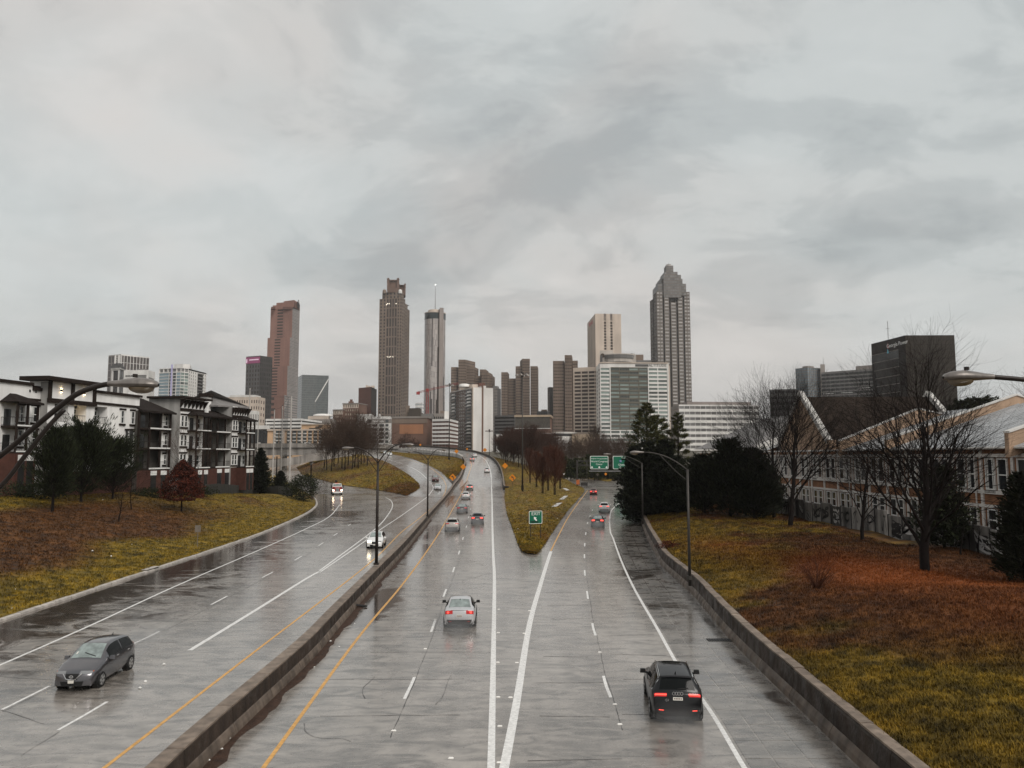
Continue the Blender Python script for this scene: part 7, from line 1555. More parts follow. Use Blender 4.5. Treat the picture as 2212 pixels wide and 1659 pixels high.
# -- right bank
def stand(x, Y): 
    q = at(x, 1000, Y); q.z = down(q.x, q.y, 40)-.1; return q
q = stand(1398, 118); conifer('tall open pine in front of the green and white hotel', q, zat(868, 118)-q.z, 4.6, 301, 'leaf_pine', 95, 130, .55, prof=lambda t: (.35+.75*min(1, t*1.6))*(1-t)**.55 if t < .97 else .15, up=.55, base=.22, narrow=.16, inner=.55, name='pine_tree', jit=.8, cat='pine', sq=.9)
q = stand(1420, 123); conifer('second pine leaning out right of the tall pine', q, zat(893, 123)-q.z, 3.6, 302, 'leaf_pine', 70, 120, .55, prof=lambda t: (.3+.8*min(1, t*1.5))*(1-t)**.5, up=.6, base=.3, narrow=.16, inner=.6, name='pine_tree', jit=.8, cat='pine')
q = stand(1466, 135); conifer('short olive pine beside the grey hip roof', q, zat(888, 135)-q.z, 3.0, 303, 'leaf_pine', 60, 110, .55, prof=lambda t: (.25+.8*min(1, t*1.5))*(1-t)**.5, up=.6, base=.45, narrow=.16, inner=.6, name='pine_tree', jit=.8, cat='pine')
for i, (x, Y, yt, rr2, lab) in enumerate(((1372, 112, 962, 3.2, 'dark overhanging evergreen nearest the right exit lane'), (1402, 109, 952, 3.4, 'dark evergreen under the tall pine behind the second right lamp'), (1436, 106, 948, 3.0, 'dark narrow evergreen between the pine and the cedar mass'), (1385, 122, 975, 3.4, 'dark evergreen deep behind the right lane edge'), (1462, 103, 985, 2.4, 'dark low evergreen left of the nearest right lamp post'))):
    q = stand(x, Y); conifer(lab, q, zat(yt, Y)-q.z, rr2, 310+i, 'leaf_cedar', 190, 65, .5, prof=lambda t: min(1, .8+t)*(1-t)**.42, up=.45, base=.01, narrow=.35, jit=.7)
for i, (x, Y, yt, rr2, lab) in enumerate(((1520, 97, 985, 3.6, 'dark sweeping cedar right of the nearest right lamp post'), (1575, 94, 950, 4.2, 'largest dark cedar in front of the school wing'), (1625, 92, 972, 3.6, 'dark cedar beside the first large bare tree'), (1655, 96, 1010, 2.4, 'small dark cedar at the end of the graffiti wall'))):
    q = stand(x, Y); conifer(lab, q, zat(yt, Y)-q.z, rr2, 320+i, 'leaf_cedar', 240, 80, .5, prof=lambda t: min(1, .85+t)*(1-t)**.5, up=.75, base=.01, narrow=.2, jit=.35)
q = on(1707, 1137); bare_tree('wide bare tree at the left end of the graffiti wall', q, size_at(q, 300), .60, 341, nk=(24, 11, 8), rad=.27, trunk=.20, maxl=3, upw=.06)
q = on(1672, 1120); bare_tree('dark bare tree half hidden by the cedars at the wall end', q, size_at(q, 260), .48, 345, nk=(20, 9, 6), rad=.22, trunk=.18, upw=.06)
q = on(1863, 1168); bare_tree('middle bare tree in front of the school gable', q, size_at(q, 225), .6, 342, nk=(18, 9, 7), rad=.17, trunk=.22, upw=.04)
q = on(1998, 1233); bare_tree('largest and nearest bare tree on the right bank', q, size_at(q, 440), .62, 343, nk=(26, 11, 8), rad=.30, trunk=.10, tmin=.09, upw=.025)
q = stand(2035, 53.5); q.x = 33.0; q.y = 59.5; q.z = 1.8; conifer('dark rounded evergreen behind the largest bare tree', q, 7.0, 2.3, 351, 'leaf_dark', 170, 60, .34, prof=lambda t: min(1, .7+t)*(1-t)**.4, up=.5, base=.12, narrow=.35, jit=.7)
q = on(2215, 1255); conifer('dark drooping conifer cut by the right picture edge', q, size_at(q, 235), 1.9, 352, 'leaf_cedar', 170, 75, .42, prof=lambda t: (1-t)**.6, up=.3, base=.02, narrow=.18, jit=.35)
for i, (x, y) in enumerate(((2112, 1196), (2075, 1200), (2138, 1192))): bare_tree(('thin bare sapling left of the other two by the pale wall panels', 'thin bare sapling close to the dark rounded evergreen', 'thin bare sapling nearest the drooping conifer')[i], on(x, y), 2.6+.4*i, .5, 360+i, nk=(7, 4), maxl=2, rad=.08, trunk=.4)
q = on(1765, 1272); bare_tree('rust-coloured twiggy shrub on the right bank slope', q, 2.1, .75, 371, mat='twig_red', nk=(22, 7), maxl=2, rad=.05, trunk=.02, tmin=.02, name='twig_shrub', cat='shrub')
r7 = np.random.default_rng(9); T = Tubes()
for k in range(46):
    a = r7.uniform(0, 6.28); e = np.array([math.cos(a), math.sin(a), r7.uniform(.7, 1.6)]); L_ = r7.uniform(.9, 1.9); T.add([np.array([0, 0, -.1]), e*L_*.5+[0, 0, .1], e*L_*.9+[0, 0, -.05]], [.014, .010, .004])
o = link('shoots', T.mesh('shoots', M['twig_red']), bpy.data.objects['twig_shrub'], False)
bush('small russet bramble at the bend of the right barrier', on(1440, 1186), 1.9, 1.6, .8, 372, 'leaf_red', 900, .12)
# far crowns over the school roof
for i, (x, Y, yt, w_) in enumerate(((2088, 150, 862, 6.5), (2125, 148, 858, 7), (2168, 152, 862, 6.5), (2205, 150, 866, 6), (2060, 155, 876, 5))):
    q = at(x, 950, Y); q.z = 2; conifer('dark round-topped tree behind the metal school roof', q, zat(yt, Y)-q.z, w_, 380+i, 'leaf_olive' if i in (2, 3) else 'leaf_dark', 150, 60, .6, prof=lambda t: min(1, .3+t*1.2)*(1-t)**.38, up=.5, base=.3, narrow=.5, jit=.8, group='round trees behind the school')
q = at(2230, 940, 118); q.z = 2; bare_tree('bare treetop showing over the right end of the school roof', q, zat(812, 118)-2, .5, 390, nk=(18, 8, 5), rad=.2, trunk=.3, mat='bark_brown')

ORD = 'first second third fourth fifth sixth seventh eighth ninth tenth eleventh twelfth thirteenth fourteenth fifteenth sixteenth'.split()
for grp, txt in (('bare trees of the island thicket', '{} from the left among the bare trees of the island thicket'), ('bare tree belt behind the gore', '{} from the left among the dark bare trees behind the rusty oval trees'), ('round trees behind the school', '{} from the left among the round-topped trees behind the school roof'), ('bare trees above the evergreen screen', '{} from the left among the bare trees above the evergreen screen'), ('evergreen screen behind the gantry', '{} from the left in the evergreen screen behind the sign gantry'), ('hedge mounds behind the fence', '{} from the left among the clipped hedge mounds behind the dark fence')):
    L_ = sorted([o for o in bpy.data.objects if o.get('group') == grp], key=lambda o: o.location.x/o.location.y)
    for i, o in enumerate(L_): o['label'] = txt.format(ORD[i])
# ================================================================== STREET FURNITURE
M['lamp_steel'] = pbr('lamp_pole_steel', (.030, .024, .021), .45, metal=.3, var=.3, scale=3); M['lamp_alu'] = pbr('lamp_head_alloy', (.21, .19, .175), .38, metal=.4, var=.15, scale=4, streak=.2); M['pale_pole'] = pbr('pale_concrete_pole', (.42, .40, .38), .7, var=.15, scale=1, streak=.2); M['lens'] = pbr('amber_glass_bowl', (.16, .125, .085), .06, var=.25, scale=5, spec=.9)
M['grey_pole'] = pbr('galvanised_pole', (.06, .055, .05), .5, metal=.4, var=.2, scale=2)
def head(parent, P, d, L=.95, wd=.34):
    """cobra lamp head: neck at P, nose along d"""
    d = Vector(d).normalized(); u = Vector((0, 0, 1)); u = (u - d*u.dot(d)).normalized(); s_ = d.cross(u)
    sec = [(0, .06, .055, -.05), (.18, .085, .075, -.06), (.40, .15, .115, -.075), (.62, .185, .14, -.08), (.82, .175, .12, -.075), (.95, .12, .075, -.055), (1.0, .04, .02, -.03)]
    mb = MB(); rows = []
    for t, w_, hu, hd in sec:
        c = P + d*L*t; rows.append([c + s_*(wd/.37)*w_*math.cos(a) + u*(hu if math.sin(a) > 0 else -hd)*math.sin(a)*L for a in np.linspace(0, 2*math.pi, 15)])
    mb.sheet(rows); mb.poly(rows[0][:-1]); h_ = mb.build('lamp_head', M['lamp_alu'], parent, smooth=True)
    mb = MB(); mb.tube([P+d*L*.12-u*L*.02, P+d*L*.96-u*L*.055], [.03, .03], 5); rows = []
    for k in range(5):
        f = math.cos(k/4*math.pi/2); dz = -.06 - .125*math.sin(k/4*math.pi/2); rows.append([P + d*L*(.66+.26*f*math.cos(a)) + s_*wd*.40*f*math.sin(a) + u*dz*L for a in np.linspace(0, 2*math.pi, 15)])
    ml = MB(); ml.sheet(rows); ml.build('lens', M['lens'], h_, smooth=True)
    mc = MB(); c = P+d*L*.52+u*L*.14; mc.tube([c, c+u*.06], .045, 8); mc.build('photocell', M['lamp_steel'], h_)
def arm(parent, base, tip, rise=.5, r=.055, brace=True, n=12, mat='lamp_steel', name='arm'):
    pts = []
    for t in np.linspace(0, 1, n):
        p = base + (tip-base)*t; p = p.copy(); p.z = base.z + (tip.z-base.z)*(1-(1-t)**2.1); pts.append(p)
    mb = MB(); mb.tube(pts, np.linspace(r*1.1, r*.8, n), 7); mb.build(name, M[mat], parent, smooth=True)
    if brace:
        b0 = base - Vector((0, 0, rise)); b1 = pts[int(n*.62)]; mb = MB(); mb.tube([b0 + (b1-b0)*t + Vector((0, 0, -.10*math.sin(t*math.pi))) for t in np.linspace(0, 1, 8)], r*.62, 6); mb.build('brace', M[mat], parent, smooth=True)
    return (pts[-1]-pts[-2]).normalized()
def double_lamp(label, mark, Y, hl, hr, jy):
    b = at(mark[0], mark[1], Y); t = thing('street_lamp', label, 'street lamp', tuple(b), group='double arm lamps on the median wall'); zj = zat(jy, Y)
    mb = MB(); mb.tube([b, b+Vector((0, 0, (zj-b.z)*.5)), Vector((b.x, b.y, zj))], [.13, .11, .09], 10); mb.build('pole', M['lamp_steel'], t, smooth=True)
    mb = MB(); mb.prism([(b.x-.2, b.y-.2), (b.x+.2, b.y-.2), (b.x+.2, b.y+.2), (b.x-.2, b.y+.2)], b.z-.02, b.z+.12); mb.build('base_plate', M['lamp_steel'], t)
    for (hx, hy), sx in ((hl, -1), (hr, 1)):
        tip = at(hx, hy, Y + .2*sx); tip = tip - Vector((sx*.9, 0, 0)); j = Vector((b.x, b.y, zj)); d = arm(t, j, tip, .75, .05); head(t, tip, Vector((sx, 0, -.04)), .95)
double_lamp('nearer double-armed lamp standing on the median wall by the white car', (813, 1219), 60.7, (740, 967.5), (893, 960), 1000)
double_lamp('farther double-armed lamp standing on the median wall', (923.5, 1115), 109.7, (880, 975.5), (963, 971), 993)
def single_lamp(label, mark, Y, topy, hd, grp='single arm lamps behind the right barrier', mat='grey_pole'):
    b = at(mark[0], mark[1], Y); t = thing('street_lamp', label, 'street lamp', tuple(b), group=grp); zt = zat(topy, Y)
    mb = MB(); mb.tube([b-Vector((0, 0, .4)), Vector((b.x, b.y, zt))], [.105, .075], 10); mb.build('pole', M[mat], t, smooth=True)
    mb = MB(); mb.tube([b, b+Vector((0, 0, .25))], .17, 10); mb.build('base_collar', M[mat], t)
    tip = at(hd[0], hd[1], Y); sx = -1 if tip.x < b.x else 1; tip = tip - Vector((sx*.9, 0, 0)); arm(t, Vector((b.x, b.y, zt-.05)), tip, .7, .04, mat=mat); head(t, tip, Vector((sx, 0, -.02)), .95)
single_lamp('nearest single-armed lamp behind the right barrier', (1490, 1252), 51.6, 1014, (1362, 977))
single_lamp('farther single-armed lamp in front of the dark evergreens', (1388.6, 1125), 100, 1000, (1304, 981))
single_lamp('small distant single-armed lamp behind the sign gantry post', (1268, 1031), 262, 996, (1249, 987.5), 'lamps of the far exit')
# the two lamps beside the footbridge, cropped by the picture edges
t = thing('street_lamp', 'large lamp reaching in from the left edge before the white apartments', 'street lamp', (-10.6, 14.2, .9)); P = at(238, 829, 14.0); j = Vector((-10.6, 14.2, 8.6))
mb = MB(); mb.tube([Vector((-10.6, 14.2, .9)), j], [.14, .10], 10); mb.build('pole', M['lamp_steel'], t, smooth=True)
ctl = [j, at(0, 985, 14.1), at(60, 935, 14.05), at(120, 885, 14.0), at(165, 852, 14.0), at(205, 836, 14.0), P]
mb = MB(); mb.tube(crv(ctl, 5), .05, 9); mb.build('arm', M['lamp_steel'], t, smooth=True)
mb = MB(); mb.tube(crv([j-Vector((0, 0, .9)), at(0, 1052, 14.1), at(50, 990, 14.05), at(105, 921, 14.0), at(139, 885, 14.0)], 5), .042, 8); mb.build('brace', M['lamp_steel'], t, smooth=True)
head(t, P - Vector((.03, 0, 0)), Vector((1, .0, -.02)), .92, .36)
t = thing('street_lamp', 'large lamp reaching in from the right edge over the school roof', 'street lamp', (12.6, 14.2, 1.1)); P = at(2142, 814, 14.0); j = Vector((12.6, 14.2, 8.9))
mb = MB(); mb.tube([Vector((12.6, 14.2, .8)), j], [.14, .10], 10); mb.build('pole', M['lamp_steel'], t, smooth=True)
mb = MB(); mb.tube(crv([j, at(2420, 900, 14.1), at(2320, 850, 14.05), at(2260, 828, 14.0), at(2212, 820, 14.0), P], 5), .045, 9); mb.build('arm', M['lamp_steel'], t, smooth=True); head(t, P + Vector((.03, 0, 0)), Vector((-1, 0, -.01)), .92, .36)
# high masts
def mast(label, mark, Y, topy, r=.22, heads=True):
    b = at(mark[0], mark[1], Y); t = thing('high_mast', label, 'light mast', tuple(b)); zt = zat(topy, Y); mb = MB(); mb.tube([b-Vector((0, 0, .6)), Vector((b.x, b.y, zt))], [r, r*.45], 10); mb.build('pole', M['grey_pole'], t, smooth=True)
    if heads:
        mb = MB(); mb.tube([Vector((b.x, b.y, zt-.5)), Vector((b.x, b.y, zt+.7))], .35, 8); mb.build('hub', M['lamp_steel'], t)
        for k in range(6):
            a = k*math.pi/3+.3; c = Vector((b.x+1.45*math.cos(a), b.y+1.45*math.sin(a), zt)); mb = MB(); mb.tube([Vector((b.x, b.y, zt)), c], .05, 4); mb.lathe([(.01, zt+.3), (.35, zt+.1), (.42, zt-.25), (.01, zt-.3)], c.x, c.y, 8); mb.build('floodlight', M['lamp_alu'], t)
    mb = MB(); mb.tube([b+Vector((0, 0, -.3)), b+Vector((0, 0, .9))], r*1.5, 10); mb.build('base', M['lamp_steel'], t); return t
mast('tall high-mast light pole on the gore slope before the rusty trees', (1128.6, 1056), 192, 810)
mast('high-mast light pole beside the far end of the ramp island', (970, 994), 305, 832, .26)
mast('thin distant light pole in front of the blank white flank', (1057, 987), 330, 931, .14)
# netting poles
for i, (x, yt, yb, Y, rr3) in enumerate(((535, 838, 1000, 235, .20), (555, 908, 1010, 232, .15), (589, 884, 1027, 225, .2), (607, 877, 1012, 235, .2))):
    b = at(x, yb, Y); t = thing('net_pole', ('left thin pale net pole behind the apartment end wall', 'short pale pole right of the apartment end wall', 'pale net pole third from the right', 'pale net pole left of the dark netting')[i], 'pole', tuple(b)); mb = MB(); mb.tube([b-Vector((0, 0, 2)), Vector((b.x, b.y, zat(yt, Y)))], [rr3, rr3*.7], 8); mb.build('shaft', M['pale_pole'], t); mb = MB(); mb.tube([Vector((b.x, b.y, zat(yt, Y))), Vector((b.x, b.y, zat(yt, Y)+.25))], rr3*.9, 8); mb.build('cap', M['lamp_steel'], t)
b = at(625, 1038, 222); t = thing('net_pole', 'thickest pale net pole carrying the dark netting', 'pole', tuple(b)); mb = MB(); mb.tube([b-Vector((0, 0, 2)), Vector((b.x, b.y, zat(955, 222)))], [.32, .30], 8); mb.tube([Vector((b.x, b.y, zat(955, 222))), Vector((b.x, b.y, zat(856, 222)))], [.24, .2], 8); mb.build('shaft', M['pale_pole'], t)
M['net'] = bpy.data.materials.new('dark_netting'); M['net'].use_nodes = True
_t = M['net'].node_tree; _b = _t.nodes['Principled BSDF']; _b.inputs['Base Color'].default_value = (.03, .027, .025, 1); _b.inputs['Alpha'].default_value = .38
p0, p1 = at(607, 879, 235), at(624, 858, 222); mb = MB(); rows = []
for u in np.linspace(0, 1, 9):
    q = p0+(p1-p0)*u; sag = -2.2*math.sin(u*math.pi); rows.append([Vector((q.x-.8*math.sin(v*3.1)*math.sin(u*3.1), q.y, (q.z+sag)*(1-v) + 4*v)) for v in np.linspace(0, 1, 12)])
mb.sheet(rows); nto = mb.build('netting', M['net']); props(nto, 'dark sagging netting hung between the two right-hand net poles', 'net')
p0 = at(589, 886, 225); mb = MB(); mb.tube([p0, (p0+p1)/2-Vector((0, 0, 1.2)), p1], .04, 4); mb.tube([at(535, 842, 235), (at(535, 842, 235)+p1)/2-Vector((0, 0, 1)), p1], .035, 4); props(mb.build('cable', M['darksteel']), 'thin sagging cable strung along the net poles', 'cable')
for x, yt, yb, Y, lab in ((671, 1004, 1060, 190, 'black utility post rising out of the dark twiggy bush'), (597, 987, 1030, 215, 'short black post left of the net poles')):
    b = at(x, yb, Y); t = thing('utility_post', lab, 'post', tuple(b)); mb = MB(); mb.tube([b-Vector((0, 0, 1)), Vector((b.x, b.y, zat(yt, Y)))], [.2, .16], 8); mb.build('shaft', M['bark_dark'], t); mb = MB(); mb.box(b.x-.22, b.x+.22, b.y-.22, b.y+.22, zat(yt, Y)-.1, zat(yt, Y)+.1); mb.build('cap', M['darksteel'], t)
# signs
M['sign_green'] = pbr('green_sign_sheet', (.008, .135, .075), .4, var=.12, scale=3); M['sign_orange'] = pbr('orange_sign_sheet', (.62, .21, .015), .4, var=.08, scale=3); M['sign_back'] = pbr('bare_sign_back', (.17, .145, .12), .5, var=.15, scale=3); M['shield'] = pbr('blue_shield', (.02, .05, .22), .4, var=0)
def rrect(cx, cz, w_, h_, r, y, n=5):
    P = []
    for qx, qz, a0 in ((1, -1, -90), (1, 1, 0), (-1, 1, 90), (-1, -1, 180)):
        for k in range(n): a = R(a0 + 90*k/(n-1)); P.append((cx+qx*(w_/2-r)+r*math.cos(a), y, cz+qz*(h_/2-r)+r*math.sin(a)))
    return P
def slab_poly(mb, P, d=.04):
    n = len(P); Q = [(p[0], p[1]+d, p[2]) for p in P]; mb.poly(P); mb.poly(Q[::-1])
    for i in range(n): j = (i+1) % n; mb.quad(P[i], Q[i], Q[j], P[j])
# exit sign on the gore
p = gd(1157.5, 1160.5); Y = 88.0; cxs = xat(1157, Y, 1117); z0, z1 = zat(1131.5, Y), zat(1103.5, Y); wS = (1171.3-1143)/1659*Y; cz = (z0+z1)/2; hS = z1-z0
t = thing('exit_sign', 'green EXIT sign with a white arrow on two legs in the grass gore', 'sign', (cxs, Y, down(cxs, Y, 30))); t.rotation_euler = (0, 0, 0)
tilt = math.tan(R(3))
def tl(P): return [(x, y, z + (x-cxs)*tilt*.6) for x, y, z in P]
mb = MB(); slab_poly(mb, tl(rrect(cxs, cz, wS, hS, .12, Y))); mb.build('border', M['sign_white'], t); mb = MB(); slab_poly(mb, tl(rrect(cxs, cz, wS-.11, hS-.11, .09, Y-.006)), .004); mb.build('panel', M['sign_green'], t)
text('lettering', 'EXIT', .50, M['sign_white'], t, (cxs+.03, Y-.012, cz+hS*.27), (1, 0, tilt*.6), depth=.004)
a = [(-.30, .36), (.14, .22), (.0, .10), (.22, -.22), (.06, -.32), (-.14, -.02), (-.22, -.14)]; a = [(-.18, .30), (.16, .20), (.06, .11), (.22, -.12), (.08, -.22), (-.07, .01), (-.16, -.07)]
mb = MB(); mb.poly([(cxs+x*.95-.03, Y-.012, cz-.22+z*.95) for x, z in a][::-1]); mb.build('arrow', M['sign_white'], t)
mb = MB(); rs = random.Random(4)
for k in range(7):
    x0 = cxs-.55+k*.13; pts = [(x0 + .12*math.sin(q*1.7+k), Y-.016, cz-.50 + .09*math.cos(q*2.1+k*1.3)) for q in np.linspace(0, 3.5, 9)]; mb.sheet([[(x, y, z-.02), (x, y, z+.02)] for x, y, z in pts])
mb.build('graffiti_mark', M['graf_d'], t)
for dx in (-.42, .42):
    zb = down(cxs+dx*1.35, Y+.08, 30); mb = MB(); mb.box(cxs+dx*1.35-.045, cxs+dx*1.35+.045, Y+.05, Y+.12, zb-.3, z1-.1); mb.build('leg', M['darksteel'], t)
# orange diamond warnings
def diamond(label, x, y, dpx, yb, Y=None, mat='sign_orange', arrow=None, grp=None, back=False):
    if Y is None: Y = surf(x, yb).y
    c = at(x, y, Y); s_ = dpx/1659*Y/2/1.6; zb = at(x, yb, Y).z
    t = thing('warning_sign', label, 'road sign', (c.x, Y, zb)); P = [(c.x, Y, c.z-s_), (c.x+s_, Y, c.z), (c.x, Y, c.z+s_), (c.x-s_, Y, c.z)]
    mb = MB(); slab_poly(mb, P, .03); mb.build('panel', M[mat], t)
    if not back: mb = MB(); f = .92; mb2 = [(c.x+(px-c.x)*f, Y-.006, c.z+(pz-c.z)*f) for px, py, pz in P]; 
    mb = MB(); mb.box(c.x-.04, c.x+.04, Y+.035, Y+.10, zb-.3, c.z+s_*.6); mb.build('post', M['grey_pole'], t)
    if arrow:
        k = s_*1.5; A = [(.10, -.42), (.22, -.42), (.22, -.02), (.12, .16), (-.02, .22), (-.02, .34), (-.30, .14), (-.02, -.06), (-.02, .06), (.06, .03), (.10, -.06)]
        mb = MB(); mb.poly([(c.x+q[0]*k*arrow, Y-.008, c.z+q[1]*k) for q in A]); mb.build('arrow', M['sign_dark'], t)
    return t
diamond('orange diamond sign with a bent arrow on the median nose left of the ramp', 978, 1031, 25, 1056, 206, arrow=1)
diamond('orange diamond sign back on the ramp island grass', 1000.5, 1008.5, 20, 1024, 246)
diamond('orange diamond sign with a bent arrow right of the ramp guard wall', 1107, 1032, 25, 1052, 212, arrow=1)
diamond('plain orange diamond sign high on the slope right of the ramp', 1091, 1006, 21, 1024, 252)
diamond('orange diamond sign at the corner of the white parapet wall', 986, 975, 15, 990, 338)
diamond('orange diamond sign before the blank white flank', 1047.5, 972, 15, 986, 346)
diamond('smallest orange diamond sign at the left end of the white parapet', 908, 961, 8, 975, 420)
diamond('small orange diamond sign before the brick balcony tower', 1009, 970, 8, 981, 372)
diamond('small orange diamond sign on the far verge right of the gantry post', 1308.5, 1024, 10, 1040, 240)
diamond('small pale diamond sign on the far verge', 1291, 1025, 11, 1038, 244, mat='sign_back')
diamond('blank grey diamond sign on the left kerb beside the dark bush', 674, 1067, 23, 1083, 158, mat='sign_back', back=True)
b = on(426, 1184); t = thing('small_sign', 'small plain sign on a thin post low on the left grass bank', 'sign', tuple(b)); hh = 48/1659*b.y; mb = MB(); mb.box(b.x-.03, b.x+.03, b.y, b.y+.05, b.z, b.z+hh); mb.build('post', M['sign_back'], t); mb = MB(); mb.box(b.x-.30, b.x+.30, b.y-.03, b.y-.005, b.z+hh*.72, b.z+hh+.05); mb.build('panel', M['sign_back'], t)
b = surf(1238, 1046); t = thing('work_sign', 'small orange rectangular sign at the foot of the gantry post', 'sign', tuple(b)); Y = 236; c = at(1248.5, 1041.5, Y); mb = MB(); mb.box(c.x-.5, c.x+.5, Y, Y+.05, c.z-.7, c.z+.7); mb.build('panel', pbr('faded_orange_sheet', (.42, .12, .035), .5, var=.1), t); mb = MB(); mb.box(c.x-.4, c.x-.34, Y+.06, Y+.12, 0, c.z); mb.box(c.x+.34, c.x+.4, Y+.06, Y+.12, 0, c.z); mb.build('leg', M['grey_pole'], t)
b = at(1262, 1048, 236); t = thing('litter_bin', 'small dark box on legs right of the gantry post', 'box', (b.x, b.y, 0)); mb = MB(); mb.box(b.x-1.0, b.x+1.0, b.y-.4, b.y+.4, .5, 1.5); mb.build('body', M['darksteel'], t)
for dx in (-.8, .8): mb = MB(); mb.box(b.x+dx-.06, b.x+dx+.06, b.y-.06, b.y+.06, 0, .5); mb.build('leg', M['darksteel'], t)
b = at(1246.3, 1027, 300); c = at(1246.3, 1027, 300); c = at(1246, 1028, 280); diamond('tiny white square sign left of the gantry post', 1246-28, 1030-6, 7, 1034, 290, mat='sign_white')
# gantry with the two guide signs
Y = 242.0; pb = at(1247, 1050, Y); pt_ = at(1247, 996, Y); rx = xat(1452, Y)
t = thing('sign_gantry', 'dark sign gantry spanning the connector road, posts and double beam', 'gantry', (pb.x, Y, 0)); 
for xx in (pb.x, rx):
    mb = MB(); mb.box(xx-.28, xx+.28, Y-.28, Y+.28, -.2, pt_.z+.2); mb.build('post', M['darksteel'], t)
for z in (pt_.z, pt_.z-1.3): mb = MB(); mb.tube([Vector((pb.x, Y, z)), Vector((rx, Y, z))], .16, 6); mb.build('beam', M['darksteel'], t)
for k in range(14):
    u, v = pb.x+(rx-pb.x)*k/14, pb.x+(rx-pb.x)*(k+1)/14; mb = MB(); mb.tube([Vector((u, Y, pt_.z if k % 2 else pt_.z-1.3)), Vector((v, Y, pt_.z-1.3 if k % 2 else pt_.z))], .07, 4); mb.build('diagonal', M['darksteel'], t)
zc_ = zat(1017.5, Y); mb = MB(); mb.box(xat(1271, Y), xat(1375, Y), Y-1.6, Y-.5, zc_-.12, zc_+.12); mb.build('catwalk', M['steel'], t)
def guide(label, x0, x1, y0, y1, rows_, arrows=(), shields=()):
    xa, xb, za, zb_ = xat(x0, Y), xat(x1, Y), zat(y1, Y), zat(y0, Y); cx, cz, w_, h_ = (xa+xb)/2, (za+zb_)/2, xb-xa, zb_-za; yy = Y-.55
    s = thing('guide_sign', label, 'road sign', (cx, yy, za)); mb = MB(); slab_poly(mb, rrect(cx, cz, w_, h_, .35, yy), .08); mb.build('border', M['sign_white'], s); mb = MB(); slab_poly(mb, rrect(cx, cz, w_-.28, h_-.28, .28, yy-.02), .015); mb.build('panel', M['sign_green'], s)
    for txt, fz_, size in rows_: text('lettering', txt, size, M['sign_white'], s, (cx, yy-.03, za+h_*fz_), (1, 0, 0), depth=.006)
    for fx in arrows:
        ax, az = xa+w_*fx, za+h_*.13; mb = MB(); mb.poly([(ax+q[0], yy-.03, az+q[1]) for q in ((0, -.32), (.38, .10), (.13, .10), (.13, .36), (-.13, .36), (-.13, .10), (-.38, .10))]); mb.build('arrow', M['sign_white'], s)
    for fx, n_ in shields:
        ax, az = xa+w_*fx, za+h_*.61; mb = MB(); mb.poly([(ax+q[0]*.62, yy-.03, az+q[1]*.62) for q in ((0, -.8), (.55, -.35), (.7, .2), (.55, .75), (-.55, .75), (-.7, .2), (-.55, -.35))]); mb.build('shield', M['shield'], s); text('shield_number', n_, .62, M['sign_white'], s, (ax, yy-.04, az-.02), (1, 0, 0), depth=.004)
guide('left green guide sign on the gantry naming the congress centre', 1273.7, 1312.8, 985, 1013.3, (('Andrew Young Intl Blvd', .80, .52), ('World Congress', .58, .78), ('Center', .37, .72)), (.10, .5, .90))
guide('right green guide sign on the gantry with two route shields', 1322.6, 1374, 985, 1013.3, (('NORTH', .85, .62), ('Chattanooga', .33, .82), ('Greenville', .13, .82)), (), ((.32, '75'), (.66, '85')))
# drains
t = thing('drain_grate', 'iron drain grate in the right shoulder slabs beside the barrier', 'drain', tuple(surf(1552, 1382))); a, c = surf(1530, 1386), surf(1576, 1380); cx, cy = (a.x+c.x)/2, (a.y+c.y)/2; mb = MB(); mb.box(cx-.62, cx+.62, cy-.30, cy+.30, .008, .020); mb.build('pit', M['graf_d'], t)
for k in range(9): mb = MB(); x0 = cx-.58+k*.136; mb.box(x0, x0+.05, cy-.28, cy+.28, .021, .035); mb.build('bar', M['darksteel'], t)
b = surf(331, 1232.5); t = thing('kerb_inlet', 'dark kerb inlet slot in the left kerb line', 'drain', tuple(b)); mb = MB(); mb.box(b.x-.34, b.x+.03, b.y-.9, b.y+.9, b.z+.02, .185); mb.build('slot', M['graf_d'], t)
mb = MB(); mb.box(b.x-.5, b.x+.02, b.y-1.1, b.y+1.1, .186, .22); mb.build('lid', M['kerbstone'], t)
# litter
M['litter'] = pbr('white_litter', (.7, .69, .66), .6, var=.1)
lt = [((0+z[0]*.6329)/S, (1850+z[1]*.6329)/S) for z in ((75, 862), (575, 507), (820, 465), (200, 860), (640, 188), (1673, 237), (1178, 262), (690, 540), (95, 745), (1020, 1212), (905, 1318), (870, 1360))] + [((0+z[0]*.452)/S, (2700+z[1]*.452)/S) for z in ((2105, 350), (1993, 467), (1935, 553), (1820, 650))] + [((1200+z[0]*.6329)/S, (2200+z[1]*.6329)/S) for z in ((160, 515), (50, 565), (10, 635), (213, 549), (310, 405), (60, 676))] + [((1960+z[0]*.30136)/S, (1700+z[1]*.30136)/S) for z in ((433, 817), (278, 480), (320, 1437), (410, 1505), (265, 1270), (455, 1320), (378, 910), (780, 1135))]
wl_ = 'scrap of white litter lying on the verge or gutter'
for i, (x, y) in enumerate(lt):
    q = surf(x, y); s_ = (.045 + .05*random.random())*(1 if q.y < 60 else 1.6); mb = MB(); a0 = random.random()*3; pts = [q+Vector((s_*math.cos(a0+k*1.3)*random.uniform(.6, 1.2), s_*math.sin(a0+k*1.3)*random.uniform(.6, 1.2), random.random()*s_*.5)) for k in range(5)]; top = q+Vector((0, 0, s_*.9))
    for k in range(5): mb.tri(pts[k], pts[(k+1) % 5], top)
    props(mb.build('litter', M['litter']), wl_, 'litter', 'litter scraps')
